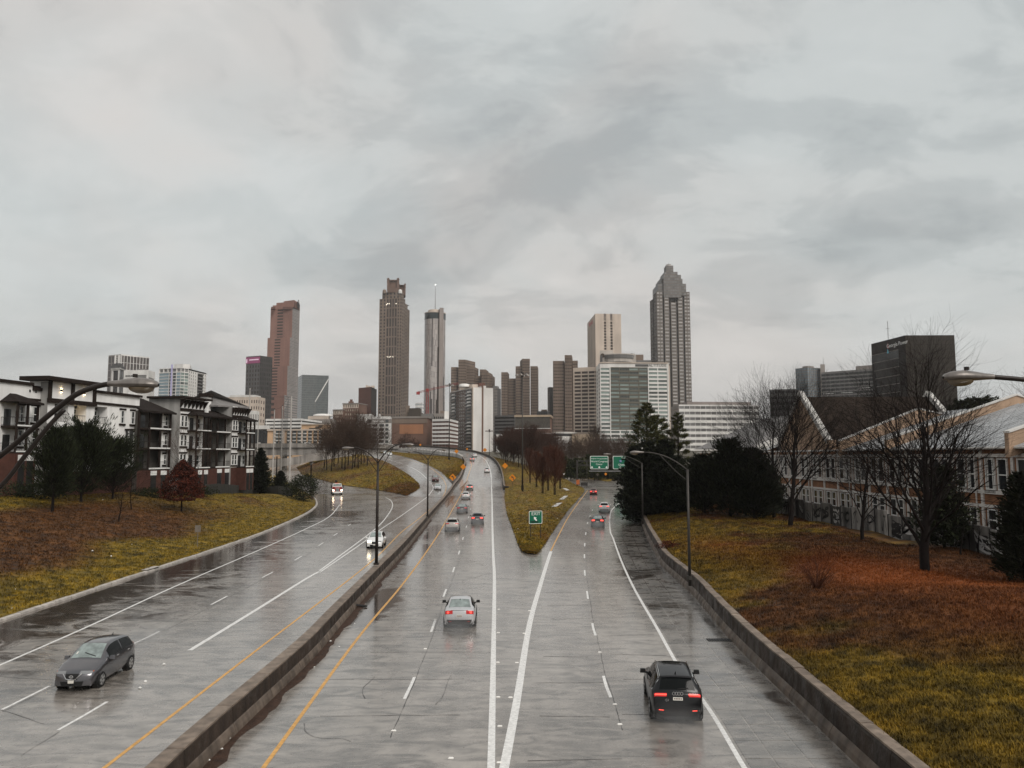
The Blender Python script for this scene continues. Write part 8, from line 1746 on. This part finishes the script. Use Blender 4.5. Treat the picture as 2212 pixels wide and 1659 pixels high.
for k, (x0, y0, x1, y1) in enumerate(((866, 740, 916, 770), (830, 890, 895, 840), (735, 985, 815, 935))):      # wet concrete flume in the gore
    a, c = surf((1960+x0*.30136)/S, (1700+y0*.30136)/S), surf((1960+x1*.30136)/S, (1700+y1*.30136)/S); n_ = Vector((.5, .35, 0)); mb = MB(); L_ = [a+(c-a)*u for u in np.linspace(0, 1, 8)]
    for q in L_: q.z = max(down(q.x+dx, q.y+dy, 40) for dx, dy in ((0, 0), (.5, .35), (-.5, -.35))) + .05
    mb.sheet([[q-n_, q+n_] for q in L_]); props(mb.build('drain_channel', M['whitewall']), ('upper', 'middle', 'lower')[k] + ' short stretch of wet concrete flume across the gore grass', 'drain')
p = surf((1100+495*.6329)/S, (1750+1015*.6329)/S); t = thing('road_debris', 'scrap of dark tyre rubber and brown leaves in the median gutter', 'debris', tuple(p)); mb = MB(); mb.tube([p+Vector((-.6, -.1, .06)), p+Vector((-.2, .15, .12)), p+Vector((.5, .1, .07))], [.05, .09, .05], 6); mb.build('rubber', M['graf_d'], t); mb = MB(); mb.sheet([[p+Vector((dx, dy, .03+.03*((dx*3+dy*5) % 1))) for dx in np.linspace(-.7, .1, 5)] for dy in np.linspace(-.3, .2, 4)]); mb.build('leaf_clump', M['debris'], t)

M['mud'] = pbr('muddy_water', (.20, .095, .045), .12, var=.3, scale=.6, spec=.5)
for k, ring in enumerate(([(960, 1088), (968, 1075), (979, 1071), (981, 1077), (972, 1089), (965, 1097)], [(992, 1056), (1000, 1048), (1010, 1038), (1013, 1042), (1006, 1054), (999, 1061)])):
    P = [surf(*m_) for m_ in crv([Vector((a, b, 0)) for a, b in ring + ring[:1]], 4)[:-1] and [(v.x, v.y) for v in crv([Vector((a, b, 0)) for a, b in ring + ring[:1]], 4)[:-1]]]; mb = MB(); c = sum(P, Vector())/len(P)
    for i in range(len(P)): mb.tri(c+Vector((0, 0, .02)), P[i]+Vector((0, 0, .02)), P[(i+1) % len(P)]+Vector((0, 0, .02)))
    setting('puddle', mb.build('puddle', M['mud']))
# ================================================================== VEHICLES
M['tyre'] = pbr('tyre_rubber', (.012, .012, .012), .7, var=.1); M['rim'] = pbr('alloy_wheel', (.52, .51, .50), .3, metal=.8, var=.05); M['blackplastic'] = pbr('black_trim', (.012, .012, .012), .45, var=.1); M['chrome'] = pbr('bright_trim', (.65, .65, .65), .15, metal=1, var=0); M['plate'] = pbr('number_plate', (.62, .60, .55), .4, var=.05); M['plate_ink'] = pbr('plate_ink', (.10, .03, .02), .5, var=0)
M['g_car'] = pbr('car_window', (.006, .007, .007), .08, var=0, spec=.12); M['g_screen'] = pbr('pale_windscreen', (.21, .25, .24), .10, var=.45, scale=3, spec=.9); M['tail'] = pbr('tail_lamp', (.28, .012, .012), .15, var=0, emis=(1, .03, .03), es=.12, coat=.5); M['tail_on'] = pbr('lit_tail_lamp', (.5, .02, .02), .2, var=0, emis=(1, .09, .06), es=1.1); M['headl'] = pbr('headlamp_lens', (.20, .205, .21), .08, var=.1, coat=.8); M['headl_on'] = pbr('lit_headlamp', (1, .9, .7), .2, var=0, emis=(1, .80, .52), es=9); M['amber'] = pbr('amber_marker', (.5, .10, .02), .2, var=0)  # windscreens get a pale mottled colour
def paint(name, c, metal=.0, rough=.28): 
    m = pbr(name, c, rough, var=.06, scale=2, metal=metal, coat=.25 if max(c) < .02 else 1.0, spec=.3); return m
M['p_grey'] = paint('graphite_paint', (.12, .117, .125), .8); M['p_silver'] = paint('silver_paint', (.52, .52, .53), .35); M['p_black'] = paint('black_paint', (.004, .004, .005)); M['p_white'] = paint('white_paint_car', (.68, .68, .67)); M['p_dark'] = paint('charcoal_paint', (.04, .04, .045), .4); M['p_red'] = paint('red_paint', (.20, .012, .014)); M['p_champ'] = paint('champagne_paint', (.42, .39, .36), .35); M['p_maroon'] = paint('maroon_paint', (.09, .02, .02))
# profile tables: (distance from the nose, height, half width of the top strip)
SEDAN = dict(L=4.55, W=1.79, belt=(.90, .97), wheel=.325, ax=(.92, 3.62), st=[(0, .28, .50), (.0, .46, .60), (.04, .62, .66), (.20, .74, .70), (.85, .89, .74), (1.32, .97, .73), (1.75, 1.22, .65), (2.15, 1.41, .57), (2.75, 1.46, .56), (3.25, 1.42, .57), (3.65, 1.25, .63), (4.02, 1.07, .70), (4.30, 1.04, .72), (4.46, .99, .72), (4.51, .84, .73), (4.55, .62, .74), (4.54, .44, .72), (4.44, .27, .62)], ws=(5.1, 6.95), rs=(9.15, 10.95), side=(6.0, 10.2), split=8.35, tl=(13.1, 14.2, 3.8, 6.5), plate=14.35)
HATCH = dict(L=4.15, W=1.70, belt=(.92, 1.08), wheel=.31, ax=(.80, 3.40), st=[(0, .26, .46), (.0, .46, .55), (.05, .66, .60), (.22, .80, .66), (.75, .97, .70), (1.05, 1.05, .69), (1.50, 1.33, .60), (1.88, 1.50, .54), (2.5, 1.545, .53), (3.2, 1.51, .54), (3.62, 1.45, .55), (3.82, 1.25, .60), (3.97, 1.06, .65), (4.05, .95, .68), (4.10, .78, .70), (4.13, .60, .72), (4.12, .44, .70), (4.02, .26, .60)], ws=(5.1, 6.95), rs=(10.15, 11.9), side=(6.0, 10.3), split=8.2, tl=(11.6, 13.2, 3.6, 5.6), plate=13.9)
SUV = dict(L=4.50, W=1.86, belt=(1.02, 1.12), wheel=.36, ax=(.88, 3.58), st=[(0, .32, .52), (.0, .55, .62), (.04, .78, .68), (.18, .92, .72), (.80, 1.04, .76), (1.20, 1.10, .75), (1.62, 1.38, .67), (2.0, 1.58, .60), (2.7, 1.63, .59), (3.5, 1.59, .60), (4.0, 1.53, .61), (4.16, 1.34, .66), (4.30, 1.13, .72), (4.38, 1.04, .75), (4.43, .90, .77), (4.48, .68, .78), (4.47, .50, .76), (4.36, .30, .64)], ws=(5.1, 6.95), rs=(10.2, 11.8), side=(6.0, 10.3), split=8.3, tl=(12.7, 13.6, 3.9, 6.5), plate=13.7)
def car_grid(sp, sub=4):
    st = np.array(sp['st']); L, W = sp['L'], sp['W']; n = len(st); tt = np.linspace(0, n-1, (n-1)*sub+1); A = []
    for q in tt:
        i = min(int(q), n-2); f = q-i; p0 = st[max(i-1, 0)]; p1 = st[i]; p2 = st[i+1]; p3 = st[min(i+2, n-1)]
        cr_ = .5*((2*p1)+(-p0+p2)*f+(2*p0-5*p1+4*p2-p3)*f*f+(-p0+3*p1-3*p2+p3)*f**3); li = p1+(p2-p1)*f; A.append(.55*cr_+.45*li)
    G = []
    for s, z, wt in A:
        wb = W/2*(1 - .13*(1-min(1, s/.7))**2 - .11*(1-min(1, (L-s)/.7))**2); belt = sp['belt'][0]+(sp['belt'][1]-sp['belt'][0])*s/L; wt = min(wt, wb*.97)
        if z > belt+.02:
            k = min(1, (z-belt)/.12); lv = [(z, wt), ((z+belt)/2, wt*.42+wb*.95*.58), (belt, wb*.955), (belt-.20, wb), (.42, wb*.985), (.22, wb*.88)]; f_ = [(.2+(z-.2)*q, w_) for q, w_ in ((1, wt), (.97, (wt+wb)/2), (.88, wb*.98), (.62, wb), (.3, wb*.985), (0.02, wb*.88))]
            lv = [(a[0]*k+c[0]*(1-k), a[1]*k+c[1]*(1-k)) for a, c in zip(lv, f_)]
        else:
            zl = min(.22, z-.02); lv = [(zl+(z-zl)*q, w_) for q, w_ in ((1, wt), (.97, (wt+wb)/2), (.88, wb*.98), (.62, wb), (.3, wb*.985), (0.02, wb*.88))]
        row = [(-w_, zz) for zz, w_ in lv[::-1]] + [(u*wt, z+.035*(1-u*u)*(1 if z > .7 else .4)) for u in (-.68, -.34, 0, .34, .68)] + [(w_, zz) for zz, w_ in lv]
        fr = max(0, 1-s/1.0); re_ = max(0, 1-(L-s)/.9); G.append([(x, L/2 - s - .26*fr*(abs(x)/(W/2))**2.4 + .20*re_*(abs(x)/(W/2))**2.6, zz) for x, zz in row])
    return np.array(G)
def car(name, label, cat, sp, paintm, group=None, lights=False, brake=False, rails=False, detail=True, dark_low=True, screen='g_screen', rear='g_car', extra=None):
    sub = 4; G = car_grid(sp, sub); ni, nj = G.shape[:2]; root = thing(name, label, cat, (0, 0, 0), group=group)
    def S_(i, j):
        i = min(max(i*sub, 0), ni-1.001); j = min(max(j, 0), nj-1.001); a, b = int(i), int(j); fi, fj = i-a, j-b
        return (G[a, b]*(1-fi)+G[a+1, b]*fi)*(1-fj)+(G[a, b+1]*(1-fi)+G[a+1, b+1]*fi)*fj
    F_ = gridF(ni, nj)[:, ::-1]; o = link('body', np_mesh('body', G.reshape(-1, 3), F_, M[paintm], smooth=True), root, False)
    mb = MB(); mb.poly([tuple(G[0, j]) for j in range(nj)]); mb.poly([tuple(G[-1, j]) for j in range(nj)][::-1]); W, L = sp['W'], sp['L']; mb.box(-W*.40, W*.40, -L/2+.18, L/2-.18, .20, .45); mb.build('underbody', M['blackplastic'], root, world=False)
    def patch(nm, mat, i0, i1, j0, j1, off=.008, ns=7, ms=7, curve=None, parent=None, inset=0.0):
        rows = []
        for a in np.linspace(i0, i1, ns):
            r_ = []
            for b in np.linspace(j0, j1, ms):
                e = .06; p = S_(a, b); du = S_(a+e, b)-S_(a-e, b); dv = S_(a, b+e)-S_(a, b-e); n = np.cross(dv, du); ln = np.linalg.norm(n); n = n/ln if ln > 1e-9 else np.array([0, 0, 1.])
                c_ = np.array([0, 0, .6]); n = n if np.dot(n, p-c_) > 0 else -n; r_.append(tuple(p+n*off))
            rows.append(r_)
        m_ = MB(); m_.sheet(rows[::-1]); return m_.build(nm, M[mat], parent or root, smooth=True, world=False)
    patch('windscreen', screen, sp['ws'][0], sp['ws'][1], 5.3, 10.7); patch('rear_window', rear, sp['rs'][0], sp['rs'][1], 5.35, 10.65)
    for sgn in (0, 1):
        J = (11.22, 12.9) if sgn else (3.1, 4.78)
        patch('side_window', 'g_car', sp['side'][0], sp['split']-.06, *J); patch('side_window', 'g_car', sp['split']+.06, sp['side'][1], *J)
        j0, j1 = sp['tl'][2], sp['tl'][3]; JJ = (j0, j1) if not sgn else (16-j1, 16-j0)
        patch('tail_light', 'tail_on' if brake else 'tail', sp['tl'][0], sp['tl'][1], *JJ, off=.014)
        hj = (4.0, 6.7) if not sgn else (9.3, 12.0); patch('headlight', 'headl_on' if lights else 'headl', 2.2, 2.85, *hj, off=.012)
    if detail:
        if dark_low: patch('lower_bumper', 'blackplastic', 15.6, 16.9, 5.2, 10.8, off=.012)
        patch('grille', 'blackplastic', 1.15, 2.3, 6.8, 9.2, off=.012); patch('lower_grille', 'blackplastic', .05, .85, 5.4, 10.6, off=.012)
        pl = patch('number_plate', 'plate', sp['plate'], sp['plate']+.55, 7.35, 8.65, off=.022, ns=2, ms=2)
        fp_ = patch('number_plate', 'plate', .55, 1.1, 7.35, 8.65, off=.03, ns=2, ms=2)
        for k in range(5): patch('plate_character', 'plate_ink', sp['plate']+.18, sp['plate']+.40, 7.5+k*.22, 7.62+k*.22, off=.028, ns=2, ms=2, parent=pl)
    r = sp['wheel']
    for y in (L/2-sp['ax'][0], L/2-sp['ax'][1]):
        for sx in (-1, 1):
            x1 = sx*(W/2-.005); x0 = sx*(W/2-.24); m_ = MB(); m_.tube([(x0, y, r+.03), (x1-sx*.012, y, r+.03)], r+.075, 24); m_.build('wheel_arch', M['blackplastic'], root, world=False)
            m_ = MB(); rows = []
            for xx, rr_ in ((x0, r*.7), (x0, r*.95), (x0+sx*.03, r), (x1+sx*.004, r), (x1+sx*.022, r*.95), (x1+sx*.022, r*.70)): rows.append([(xx, y+rr_*math.cos(a), r+rr_*math.sin(a)) for a in np.linspace(0, 2*math.pi, 21)])
            m_.sheet(rows if sx > 0 else rows[::-1]); wh = m_.build('wheel', M['tyre'], root, smooth=True, world=False)
            m_ = MB(); m_.tube([(x1+sx*.004, y, r), (x1+sx*.012, y, r)], r*.70, 20); m_.build('wheel_well', M['blackplastic'], wh, world=False)
            m_ = MB(); xf = x1+sx*.020
            for k in range(5):
                a = k*2*math.pi/5; c0, c1 = (math.cos(a), math.sin(a)); t0 = (-c1, c0); q = [(r*.10*c0-.05*t0[0], r*.10*c1-.05*t0[1]), (r*.66*c0-.055*t0[0], r*.66*c1-.055*t0[1]), (r*.66*c0+.055*t0[0], r*.66*c1+.055*t0[1]), (r*.10*c0+.05*t0[0], r*.10*c1+.05*t0[1])]; q = [(xf, y+u, r+v) for u, v in q]; m_.poly(q if sx < 0 else q[::-1])
            rows = [[(xf, y+rr_*math.cos(a), r+rr_*math.sin(a)) for a in np.linspace(0, 2*math.pi, 21)] for rr_ in (r*.62, r*.72)]; m_.sheet(rows if sx < 0 else rows[::-1]); m_.build('rim', M['rim'], wh, world=False)
    for sx in (-1, 1):
        s_m = sp['st'][5][0]+.42; zb = sp['belt'][0]+.07; m_ = MB(); c = Vector((sx*(W/2+.10), L/2-s_m, zb+.04)); m_.hexa([c+Vector((a*.11, b*.07, -.07)) for a, b in ((-1, -1), (1, -1), (1, 1), (-1, 1))], [c+Vector((a*.095, b*.05, .075)) for a, b in ((-1, -1), (1, -1), (1, 1), (-1, 1))]); m_.hexa([Vector((sx*(W/2-.10), c.y-.04, zb-.05)), Vector((sx*(W/2+.02), c.y-.04, zb-.03)), Vector((sx*(W/2+.02), c.y+.04, zb-.03)), Vector((sx*(W/2-.10), c.y+.04, zb-.05))], [Vector((sx*(W/2-.10), c.y-.04, zb+.0)), Vector((sx*(W/2+.02), c.y-.04, zb+.02)), Vector((sx*(W/2+.02), c.y+.04, zb+.02)), Vector((sx*(W/2-.10), c.y+.04, zb+.0))]); m_.build('mirror', M['blackplastic'] if paintm in ('p_black', 'p_silver', 'p_dark') else M[paintm], root, world=False)
        if detail:
            m_ = MB(); yb = L/2-sp['ax'][0]-.62; 
            for yy in (yb-.75, yb-1.75):
                p = S_(8.0, 13.3 if sx > 0 else 2.7); x_ = sx*(abs(p[0])+.012); m_.box(min(x_, x_-sx*.03), max(x_, x_-sx*.03), yy-.1, yy+.1, p[2]-.02, p[2]+.02)
            m_.build('door_handle', M['chrome'] if paintm != 'p_black' else M['blackplastic'], root, world=False)
    if rails:
        for j in (5.05, 10.95):
            m_ = MB(); m_.tube([tuple(S_(q, j)+[0, 0, .045]) for q in np.linspace(7.1, 10.0, 9)], .018, 5); m_.build('roof_rail', M['chrome'], root, world=False)
    if detail: m_ = MB(); p = S_(9.4, 8); m_.tube([tuple(p), tuple(p+[0, -.06, .10])], [.03, .006], 5); m_.build('aerial', M['blackplastic'], root, world=False)
    root['_s'] = 1; del root['_s']; return root, S_, patch
def place(root, p, fwd, L, end='rear'):
    """p: ground point under the near end"""
    f = Vector(fwd); fz = f.normalized(); ang = math.atan2(f.y, f.x) - math.pi/2; c = p + fz*(L/2 if end == 'rear' else -L/2); root.location = c; root.rotation_euler = (math.asin(max(-.3, min(.3, fz.z))), 0, ang)
def lane_dir(m0, m1): d = surf(*m1)-surf(*m0); return d
# -- graphite hatchback coming down the left carriageway
hb, S_, patch = car('hatchback', 'graphite hatchback coming forward in the leftmost carriageway', 'car', HATCH, 'p_grey')
F, Rr = gd(215.6, 1483), gd(276, 1446.8); f = (F-Rr).normalized(); right_ = Vector((f.y, -f.x, 0)); c = (F+Rr)/2 + right_*(HATCH['W']/2-.1); hb.location = c + f*((HATCH['ax'][0]+HATCH['ax'][1])/2-HATCH['L']/2); hb.rotation_euler = (0, 0, math.atan2(f.y, f.x)-math.pi/2)
m_ = MB(); p = Vector(tuple(S_(1.75, 8))) + Vector((0, .03, 0)); rows = [[(p.x+rr_*math.cos(a), p.y+.01, p.z+rr_*math.sin(a)) for a in np.linspace(0, 6.283, 17)] for rr_ in (.05, .075)]; m_.sheet(rows); m_.box(p.x-.10, p.x+.10, p.y+.005, p.y+.018, p.z-.018, p.z+.018); m_.build('emblem', M['chrome'], hb, world=False)
for sx in (-1, 1): m_ = MB(); m_.tube([Vector(tuple(S_(2.35, 8+sx*1.75)))+Vector((0, .03, 0)), Vector(tuple(S_(1.35, 8+sx*1.0)))+Vector((0, .04, 0)), Vector(tuple(S_(1.2, 8)))+Vector((0, .035, 0))], .022, 5); m_.build('grille_trim', M['chrome'], hb, world=False)
m_ = MB(); m_.tube([tuple(S_(5.25, 6.3)+[0, .02, .02]), tuple(S_(5.6, 8.6)+[0, .02, .02])], .014, 4); m_.build('wiper', M['blackplastic'], hb, world=False)
for sx in (0, 1): patch('side_marker', 'amber', 2.75, 2.98, *((3.95, 4.25) if not sx else (11.75, 12.05)), off=.016)
patch('windscreen_sticker', 'plate', 5.5, 5.75, 10.0, 10.3, off=.016, ns=2, ms=2)
# -- white hatchback near the lamp
pr, S_, patch = car('hatchback', 'white hatchback with one lit headlamp passing the nearer median lamp', 'car', dict(HATCH, L=4.3), 'p_white', rear='g_car')
dv = lane_dir((868, 1118), (812, 1172)); place(pr, surf(808, 1186), dv, 4.3, 'front')
patch('lit_headlamp', 'headl_on', 2.05, 2.85, 9.6, 11.9, off=.03)
# -- silver sedan
sd, S_, patch = car('sedan', 'silver sedan seen from behind in the middle carriageway, alone in its lane', 'car', SEDAN, 'p_silver', rear='g_screen', brake=False)
place(sd, surf(992, 1360), lane_dir((995, 1345), (1008, 1270)), SEDAN['L']); patch('boot_lip', 'blackplastic', 13.0, 13.12, 6.0, 10.0, off=.01)
for sx in (0, 1): patch('lamp_core', 'tail_on', 13.4, 14.0, *((5.2, 5.7) if not sx else (10.3, 10.8)), off=.02); patch('bumper_reflector', 'tail', 16.0, 16.2, *((5.6, 6.2) if not sx else (9.8, 10.4)), off=.016)
# -- black SUV
sv_, S_, patch = car('suv', 'black SUV with glowing tail lamps in the right exit lane, nearest of all', 'SUV', SUV, 'p_black', rails=True)
place(sv_, surf(1466, 1570), lane_dir((1470, 1580), (1410, 1400)), SUV['L'])
for sx in (0, 1): patch('lamp_bar', 'tail_on', 12.95, 13.3, *((4.4, 6.5) if not sx else (9.5, 11.6)), off=.022); patch('bumper_reflector', 'tail_on', 15.75, 15.9, *((5.4, 6.1) if not sx else (9.9, 10.6)), off=.018)
for k in range(4):
    p = Vector(tuple(S_(12.75, 8))) + Vector((-.135+.09*k, -.035, .0)); m_ = MB(); rows = [[(p.x+rr_*math.cos(a), p.y, p.z+rr_*math.sin(a)) for a in np.linspace(0, 6.283, 15)] for rr_ in (.045, .062)]; m_.sheet(rows[::-1]); m_.build('emblem_ring', M['chrome'], sv_, world=False)
patch('spoiler', 'p_black', 9.9, 10.18, 5.25, 10.75, off=.05); m_ = MB(); m_.tube([tuple(S_(11.8, 8)+[0, -.03, .02]), tuple(S_(11.6, 9.6)+[0, -.03, .02])], .016, 4); m_.build('rear_wiper', M['blackplastic'], sv_, world=False)
for sx, jj in ((0, (3.0, 4.85)), (1, (11.15, 13.0))):
    m_ = MB(); m_.tube([tuple(S_(q, jj[1] if not sx else jj[0])) for q in np.linspace(6.1, 10.3, 12)] + [tuple(S_(q, jj[0] if not sx else jj[1])) for q in np.linspace(10.3, 6.1, 12)], .014, 4); m_.build('window_trim', M['chrome'], sv_, world=False)
patch('sunroof', 'g_car', 7.15, 7.9, 6.3, 9.7, off=.012); text('badge', 'Q3', .11, M['chrome'], None, (0, 0, 0), (1, 0, 0), depth=.004)
bd = bpy.data.objects['badge']; bd.parent = sv_; q = S_(14.2, 6.55); bd.location = (q[0], q[1]-.03, q[2])
# -- the traffic ahead
def follow(name, label, cat, sp, pm, mark, d0, d1, end='rear', **k):
    c_, S2, pt2 = car(name, label, cat, sp, pm, **k); place(c_, surf(*mark), lane_dir(d0, d1), sp['L'], end); return c_, S2, pt2
c_, S2, pt2 = follow('suv', 'silver SUV with black rear window nearest behind the yellow line', 'SUV', dict(SUV, L=4.4), 'p_champ', (976.5, 1149), (975, 1160), (993, 1100), rails=True)
follow('sedan', 'charcoal sedan in the right lane just ahead of the silver SUV', 'car', SEDAN, 'p_dark', (1031, 1133), (1033, 1160), (1040, 1090), brake=True)
follow('sedan', 'dark grey sedan in the left lane between the silver and the white SUV', 'car', dict(SEDAN, L=4.6), 'p_dark', (998, 1109), (993, 1130), (1004, 1080), rear='g_screen')
follow('suv', 'white SUV in the left lane ahead of the dark grey sedan', 'SUV', dict(SUV, L=4.3), 'p_white', (1006, 1079), (1003, 1095), (1011, 1062))
follow('sedan', 'champagne sedan at the foot of the climbing ramp', 'car', SEDAN, 'p_champ', (1014.6, 1059), (1012, 1068), (1018, 1045), brake=True)
follow('sedan', 'white sedan climbing the right side of the ramp', 'car', SEDAN, 'p_white', (1052, 1021), (1052, 1030), (1050, 1008), detail=False)
follow('sedan', 'small red-tailed pale car high on the ramp curve', 'car', SEDAN, 'p_champ', (1020, 996), (1022, 1000), (1017, 989), brake=True, detail=False)
follow('suv', 'white SUV highest on the ramp curve beside the parapet', 'SUV', SUV, 'p_white', (1026, 987.5), (1030, 990), (1018, 982), detail=False)
follow('sedan', 'silver sedan coming down the branch road, nearer of two', 'car', SEDAN, 'p_silver', (945.4, 1059), (944, 1050), (943, 1062), 'front', detail=True)
follow('suv', 'maroon car coming down the branch road behind the silver sedan', 'car', dict(SUV, L=4.3), 'p_maroon', (941, 1041), (938, 1036), (942, 1046), 'front', screen='g_screen')
follow('sedan', 'black sedan throwing spray in the middle of the connector road', 'car', SEDAN, 'p_black', (1291, 1139), (1286, 1170), (1296, 1105), brake=True, rear='g_screen')
follow('suv', 'white SUV ahead and right of the black connector sedan', 'SUV', SUV, 'p_white', (1305.4, 1107), (1302, 1125), (1308, 1090), brake=True)
follow('sedan', 'red sedan farthest along the connector by the grass point', 'car', SEDAN, 'p_red', (1282, 1069.5), (1283, 1078), (1284, 1058), brake=True)
for i, (x, Y, m_c, lab) in enumerate(((651, 352.5, 'p_black', 'black car on the overpass above the curved ramp bridge'), (668, 352.5, 'p_white', 'white car on the overpass right of the black one'))):
    c_, S2, pt2 = car('sedan', lab, 'car', SEDAN, m_c, detail=False); c_.location = (xat(x, Y), Y, 15.3-1.0); c_.rotation_euler = (0, 0, -math.pi/2)
for i, (x, y) in enumerate(((843, 984), (833, 981))):
    c_, S2, pt2 = car('sedan', ('pale car behind the island thicket on the branch road', 'second pale car deeper behind the island thicket')[i], 'car', SEDAN, 'p_white', detail=False); place(c_, surf(x, y), lane_dir((835, 982), (850, 988)), 4.5, 'front')
# -- red tow truck
tt = thing('tow_truck', 'red flatbed tow truck with lit headlamps rounding the left exit bend', 'truck', (0, 0, 0)); M['p_truck'] = paint('truck_red', (.24, .02, .02))
def tb(nm, mat, *a, top=1.0, topy=1.0):
    x0, x1, y0, y1, z0, z1 = a; cx, cy = (x0+x1)/2, (y0+y1)/2; m_ = MB(); T_ = [(cx+(x-cx)*top, cy+(y-cy)*topy, z1) for x, y in ((x0, y0), (x1, y0), (x1, y1), (x0, y1))]; m_.hexa([(x0, y0, z0), (x1, y0, z0), (x1, y1, z0), (x0, y1, z0)], T_); return m_.build(nm, M[mat], tt, world=False)
tb('chassis', 'blackplastic', -.5, .5, -4.2, 3.4, .55, .85); tb('cab', 'p_truck', -1.15, 1.15, .6, 2.2, .85, 2.0); tb('cab_roof', 'p_white', -1.12, 1.12, .55, 2.15, 2.0, 2.75, top=.90, topy=.8); tb('windscreen', 'g_screen', -.98, .98, 2.02, 2.12, 2.02, 2.62, top=.95); tb('hood', 'p_truck', -.85, .85, 2.15, 3.5, .85, 1.75, top=.9, topy=.92); tb('hood_top', 'p_white', -.6, .6, 2.2, 3.4, 1.752, 1.80, top=.9); tb('grille', 'chrome', -.42, .42, 3.46, 3.53, .9, 1.6)
for k in range(5): tb('grille_bar', 'blackplastic', -.36+k*.16, -.28+k*.16, 3.53, 3.545, .95, 1.55)
tb('bumper', 'p_white', -1.15, 1.15, 3.5, 3.72, .5, .85)
for sx in (-1, 1):
    tb('fender', 'p_truck', sx*1.02-.22, sx*1.02+.22, 2.3, 3.45, .8, 1.35, top=.8); tb('headlight', 'headl_on', sx*.98-.17, sx*.98+.17, 3.45, 3.50, 1.0, 1.28); tb('mirror', 'blackplastic', sx*1.45-.10, sx*1.45+.10, 1.9, 2.0, 1.6, 2.3); tb('mirror_arm', 'blackplastic', sx*1.25-.2, sx*1.25+.2, 1.93, 1.97, 2.2, 2.26)
    for y in (2.8, -2.0, -3.0):
        m_ = MB(); m_.tube([(sx*.85, y, .5), (sx*1.15, y, .5)], .5, 18); wh = m_.build('wheel', M['tyre'], tt, world=False); m_ = MB(); m_.tube([(sx*1.15, y, .5), (sx*1.17, y, .5)], .27, 14); m_.build('rim', M['rim'], wh, world=False)
tb('light_bar', 'amber', -.5, .5, 1.2, 1.5, 2.76, 2.9); tb('deflector', 'blackplastic', -.1, .55, .8, 1.1, 2.9, 3.55, top=.7); tb('flatbed', 'p_champ', -1.2, 1.2, -6.5, .3, 1.15, 1.4); tb('headboard', 'blackplastic', -1.2, 1.2, .2, .35, 1.4, 2.3); tb('rear_chassis', 'blackplastic', -.5, .5, -6.3, -4.0, .7, 1.12)
f = (gd(727, 1070)-at(700, 1058, 205)); f = Vector((.30, -1, 0)); place(tt, surf(729, 1069.5), f, 7.4, 'front')

# ================================================================== DAMP AIR
hm = bpy.data.materials.new('damp_air'); hm.use_nodes = True; t = hm.node_tree; t.nodes.clear(); o_ = t.nodes.new('ShaderNodeOutputMaterial'); v_ = t.nodes.new('ShaderNodeVolumePrincipled'); v_.inputs['Color'].default_value = (.93, .93, .93, 1); v_.inputs['Density'].default_value = .00009; v_.inputs['Anisotropy'].default_value = .2; t.links.new(v_.outputs[0], o_.inputs['Volume'])
mb = MB(); mb.box(-6500, 6500, -800, 8500, -3.5, 420); props(mb.build('haze', hm), kind='stuff')

# spray thrown up behind the moving cars: thin patches of mist hugging the road
def mat_spray(den):
    m = bpy.data.materials.new('road_spray'); m.use_nodes = True; t = m.node_tree; t.nodes.clear(); o_ = t.nodes.new('ShaderNodeOutputMaterial'); v_ = t.nodes.new('ShaderNodeVolumePrincipled'); v_.inputs['Color'].default_value = (.95, .95, .95, 1); v_.inputs['Anisotropy'].default_value = .3
    tc_ = t.nodes.new('ShaderNodeTexCoord'); mp = t.nodes.new('ShaderNodeMapping'); mp.inputs['Location'].default_value = (-1, -1, -1); mp.inputs['Scale'].default_value = (2, 2, 2); t.links.new(tc_.outputs['Generated'], mp.inputs[0])
    g = t.nodes.new('ShaderNodeTexGradient'); g.gradient_type = 'SPHERICAL'; t.links.new(mp.outputs[0], g.inputs[0]); n_ = t.nodes.new('ShaderNodeTexNoise'); n_.inputs['Scale'].default_value = .9; n_.inputs['Detail'].default_value = 3
    geo = t.nodes.new('ShaderNodeNewGeometry'); t.links.new(geo.outputs['Position'], n_.inputs['Vector']); mm = t.nodes.new('ShaderNodeMath'); mm.operation = 'MULTIPLY'; t.links.new(g.outputs[0], mm.inputs[0]); t.links.new(n_.outputs[0], mm.inputs[1]); m2 = t.nodes.new('ShaderNodeMath'); m2.operation = 'MULTIPLY'; m2.inputs[1].default_value = den; t.links.new(mm.outputs[0], m2.inputs[0]); t.links.new(m2.outputs[0], v_.inputs['Density']); t.links.new(v_.outputs[0], o_.inputs['Volume']); return m
M['spray'] = mat_spray(.55)
for nm, ln in (('sedan', 4.5), ('suv', 4.5), ('hatchback', 4.2)):
    for o in [o for o in list(bpy.data.objects) if o.type == 'EMPTY' and o.name.split('.')[0] == nm and 15 < o.location.y < 190]:
        a = o.rotation_euler.z; f = Vector((-math.sin(a), math.cos(a), 0)); c = o.location - f*(ln/2 + 2.6); mb = MB(); rows = []
        for th in np.linspace(0, math.pi, 7): rows.append([c + f*3.6*math.cos(th) + Vector((f.y, -f.x, 0))*1.35*math.sin(th)*math.cos(p_) + Vector((0, 0, .62 + .6*math.sin(th)*math.sin(p_))) for p_ in np.linspace(0, 2*math.pi, 11)])
        mb.sheet(rows); props(mb.build('spray', M['spray']), kind='stuff')
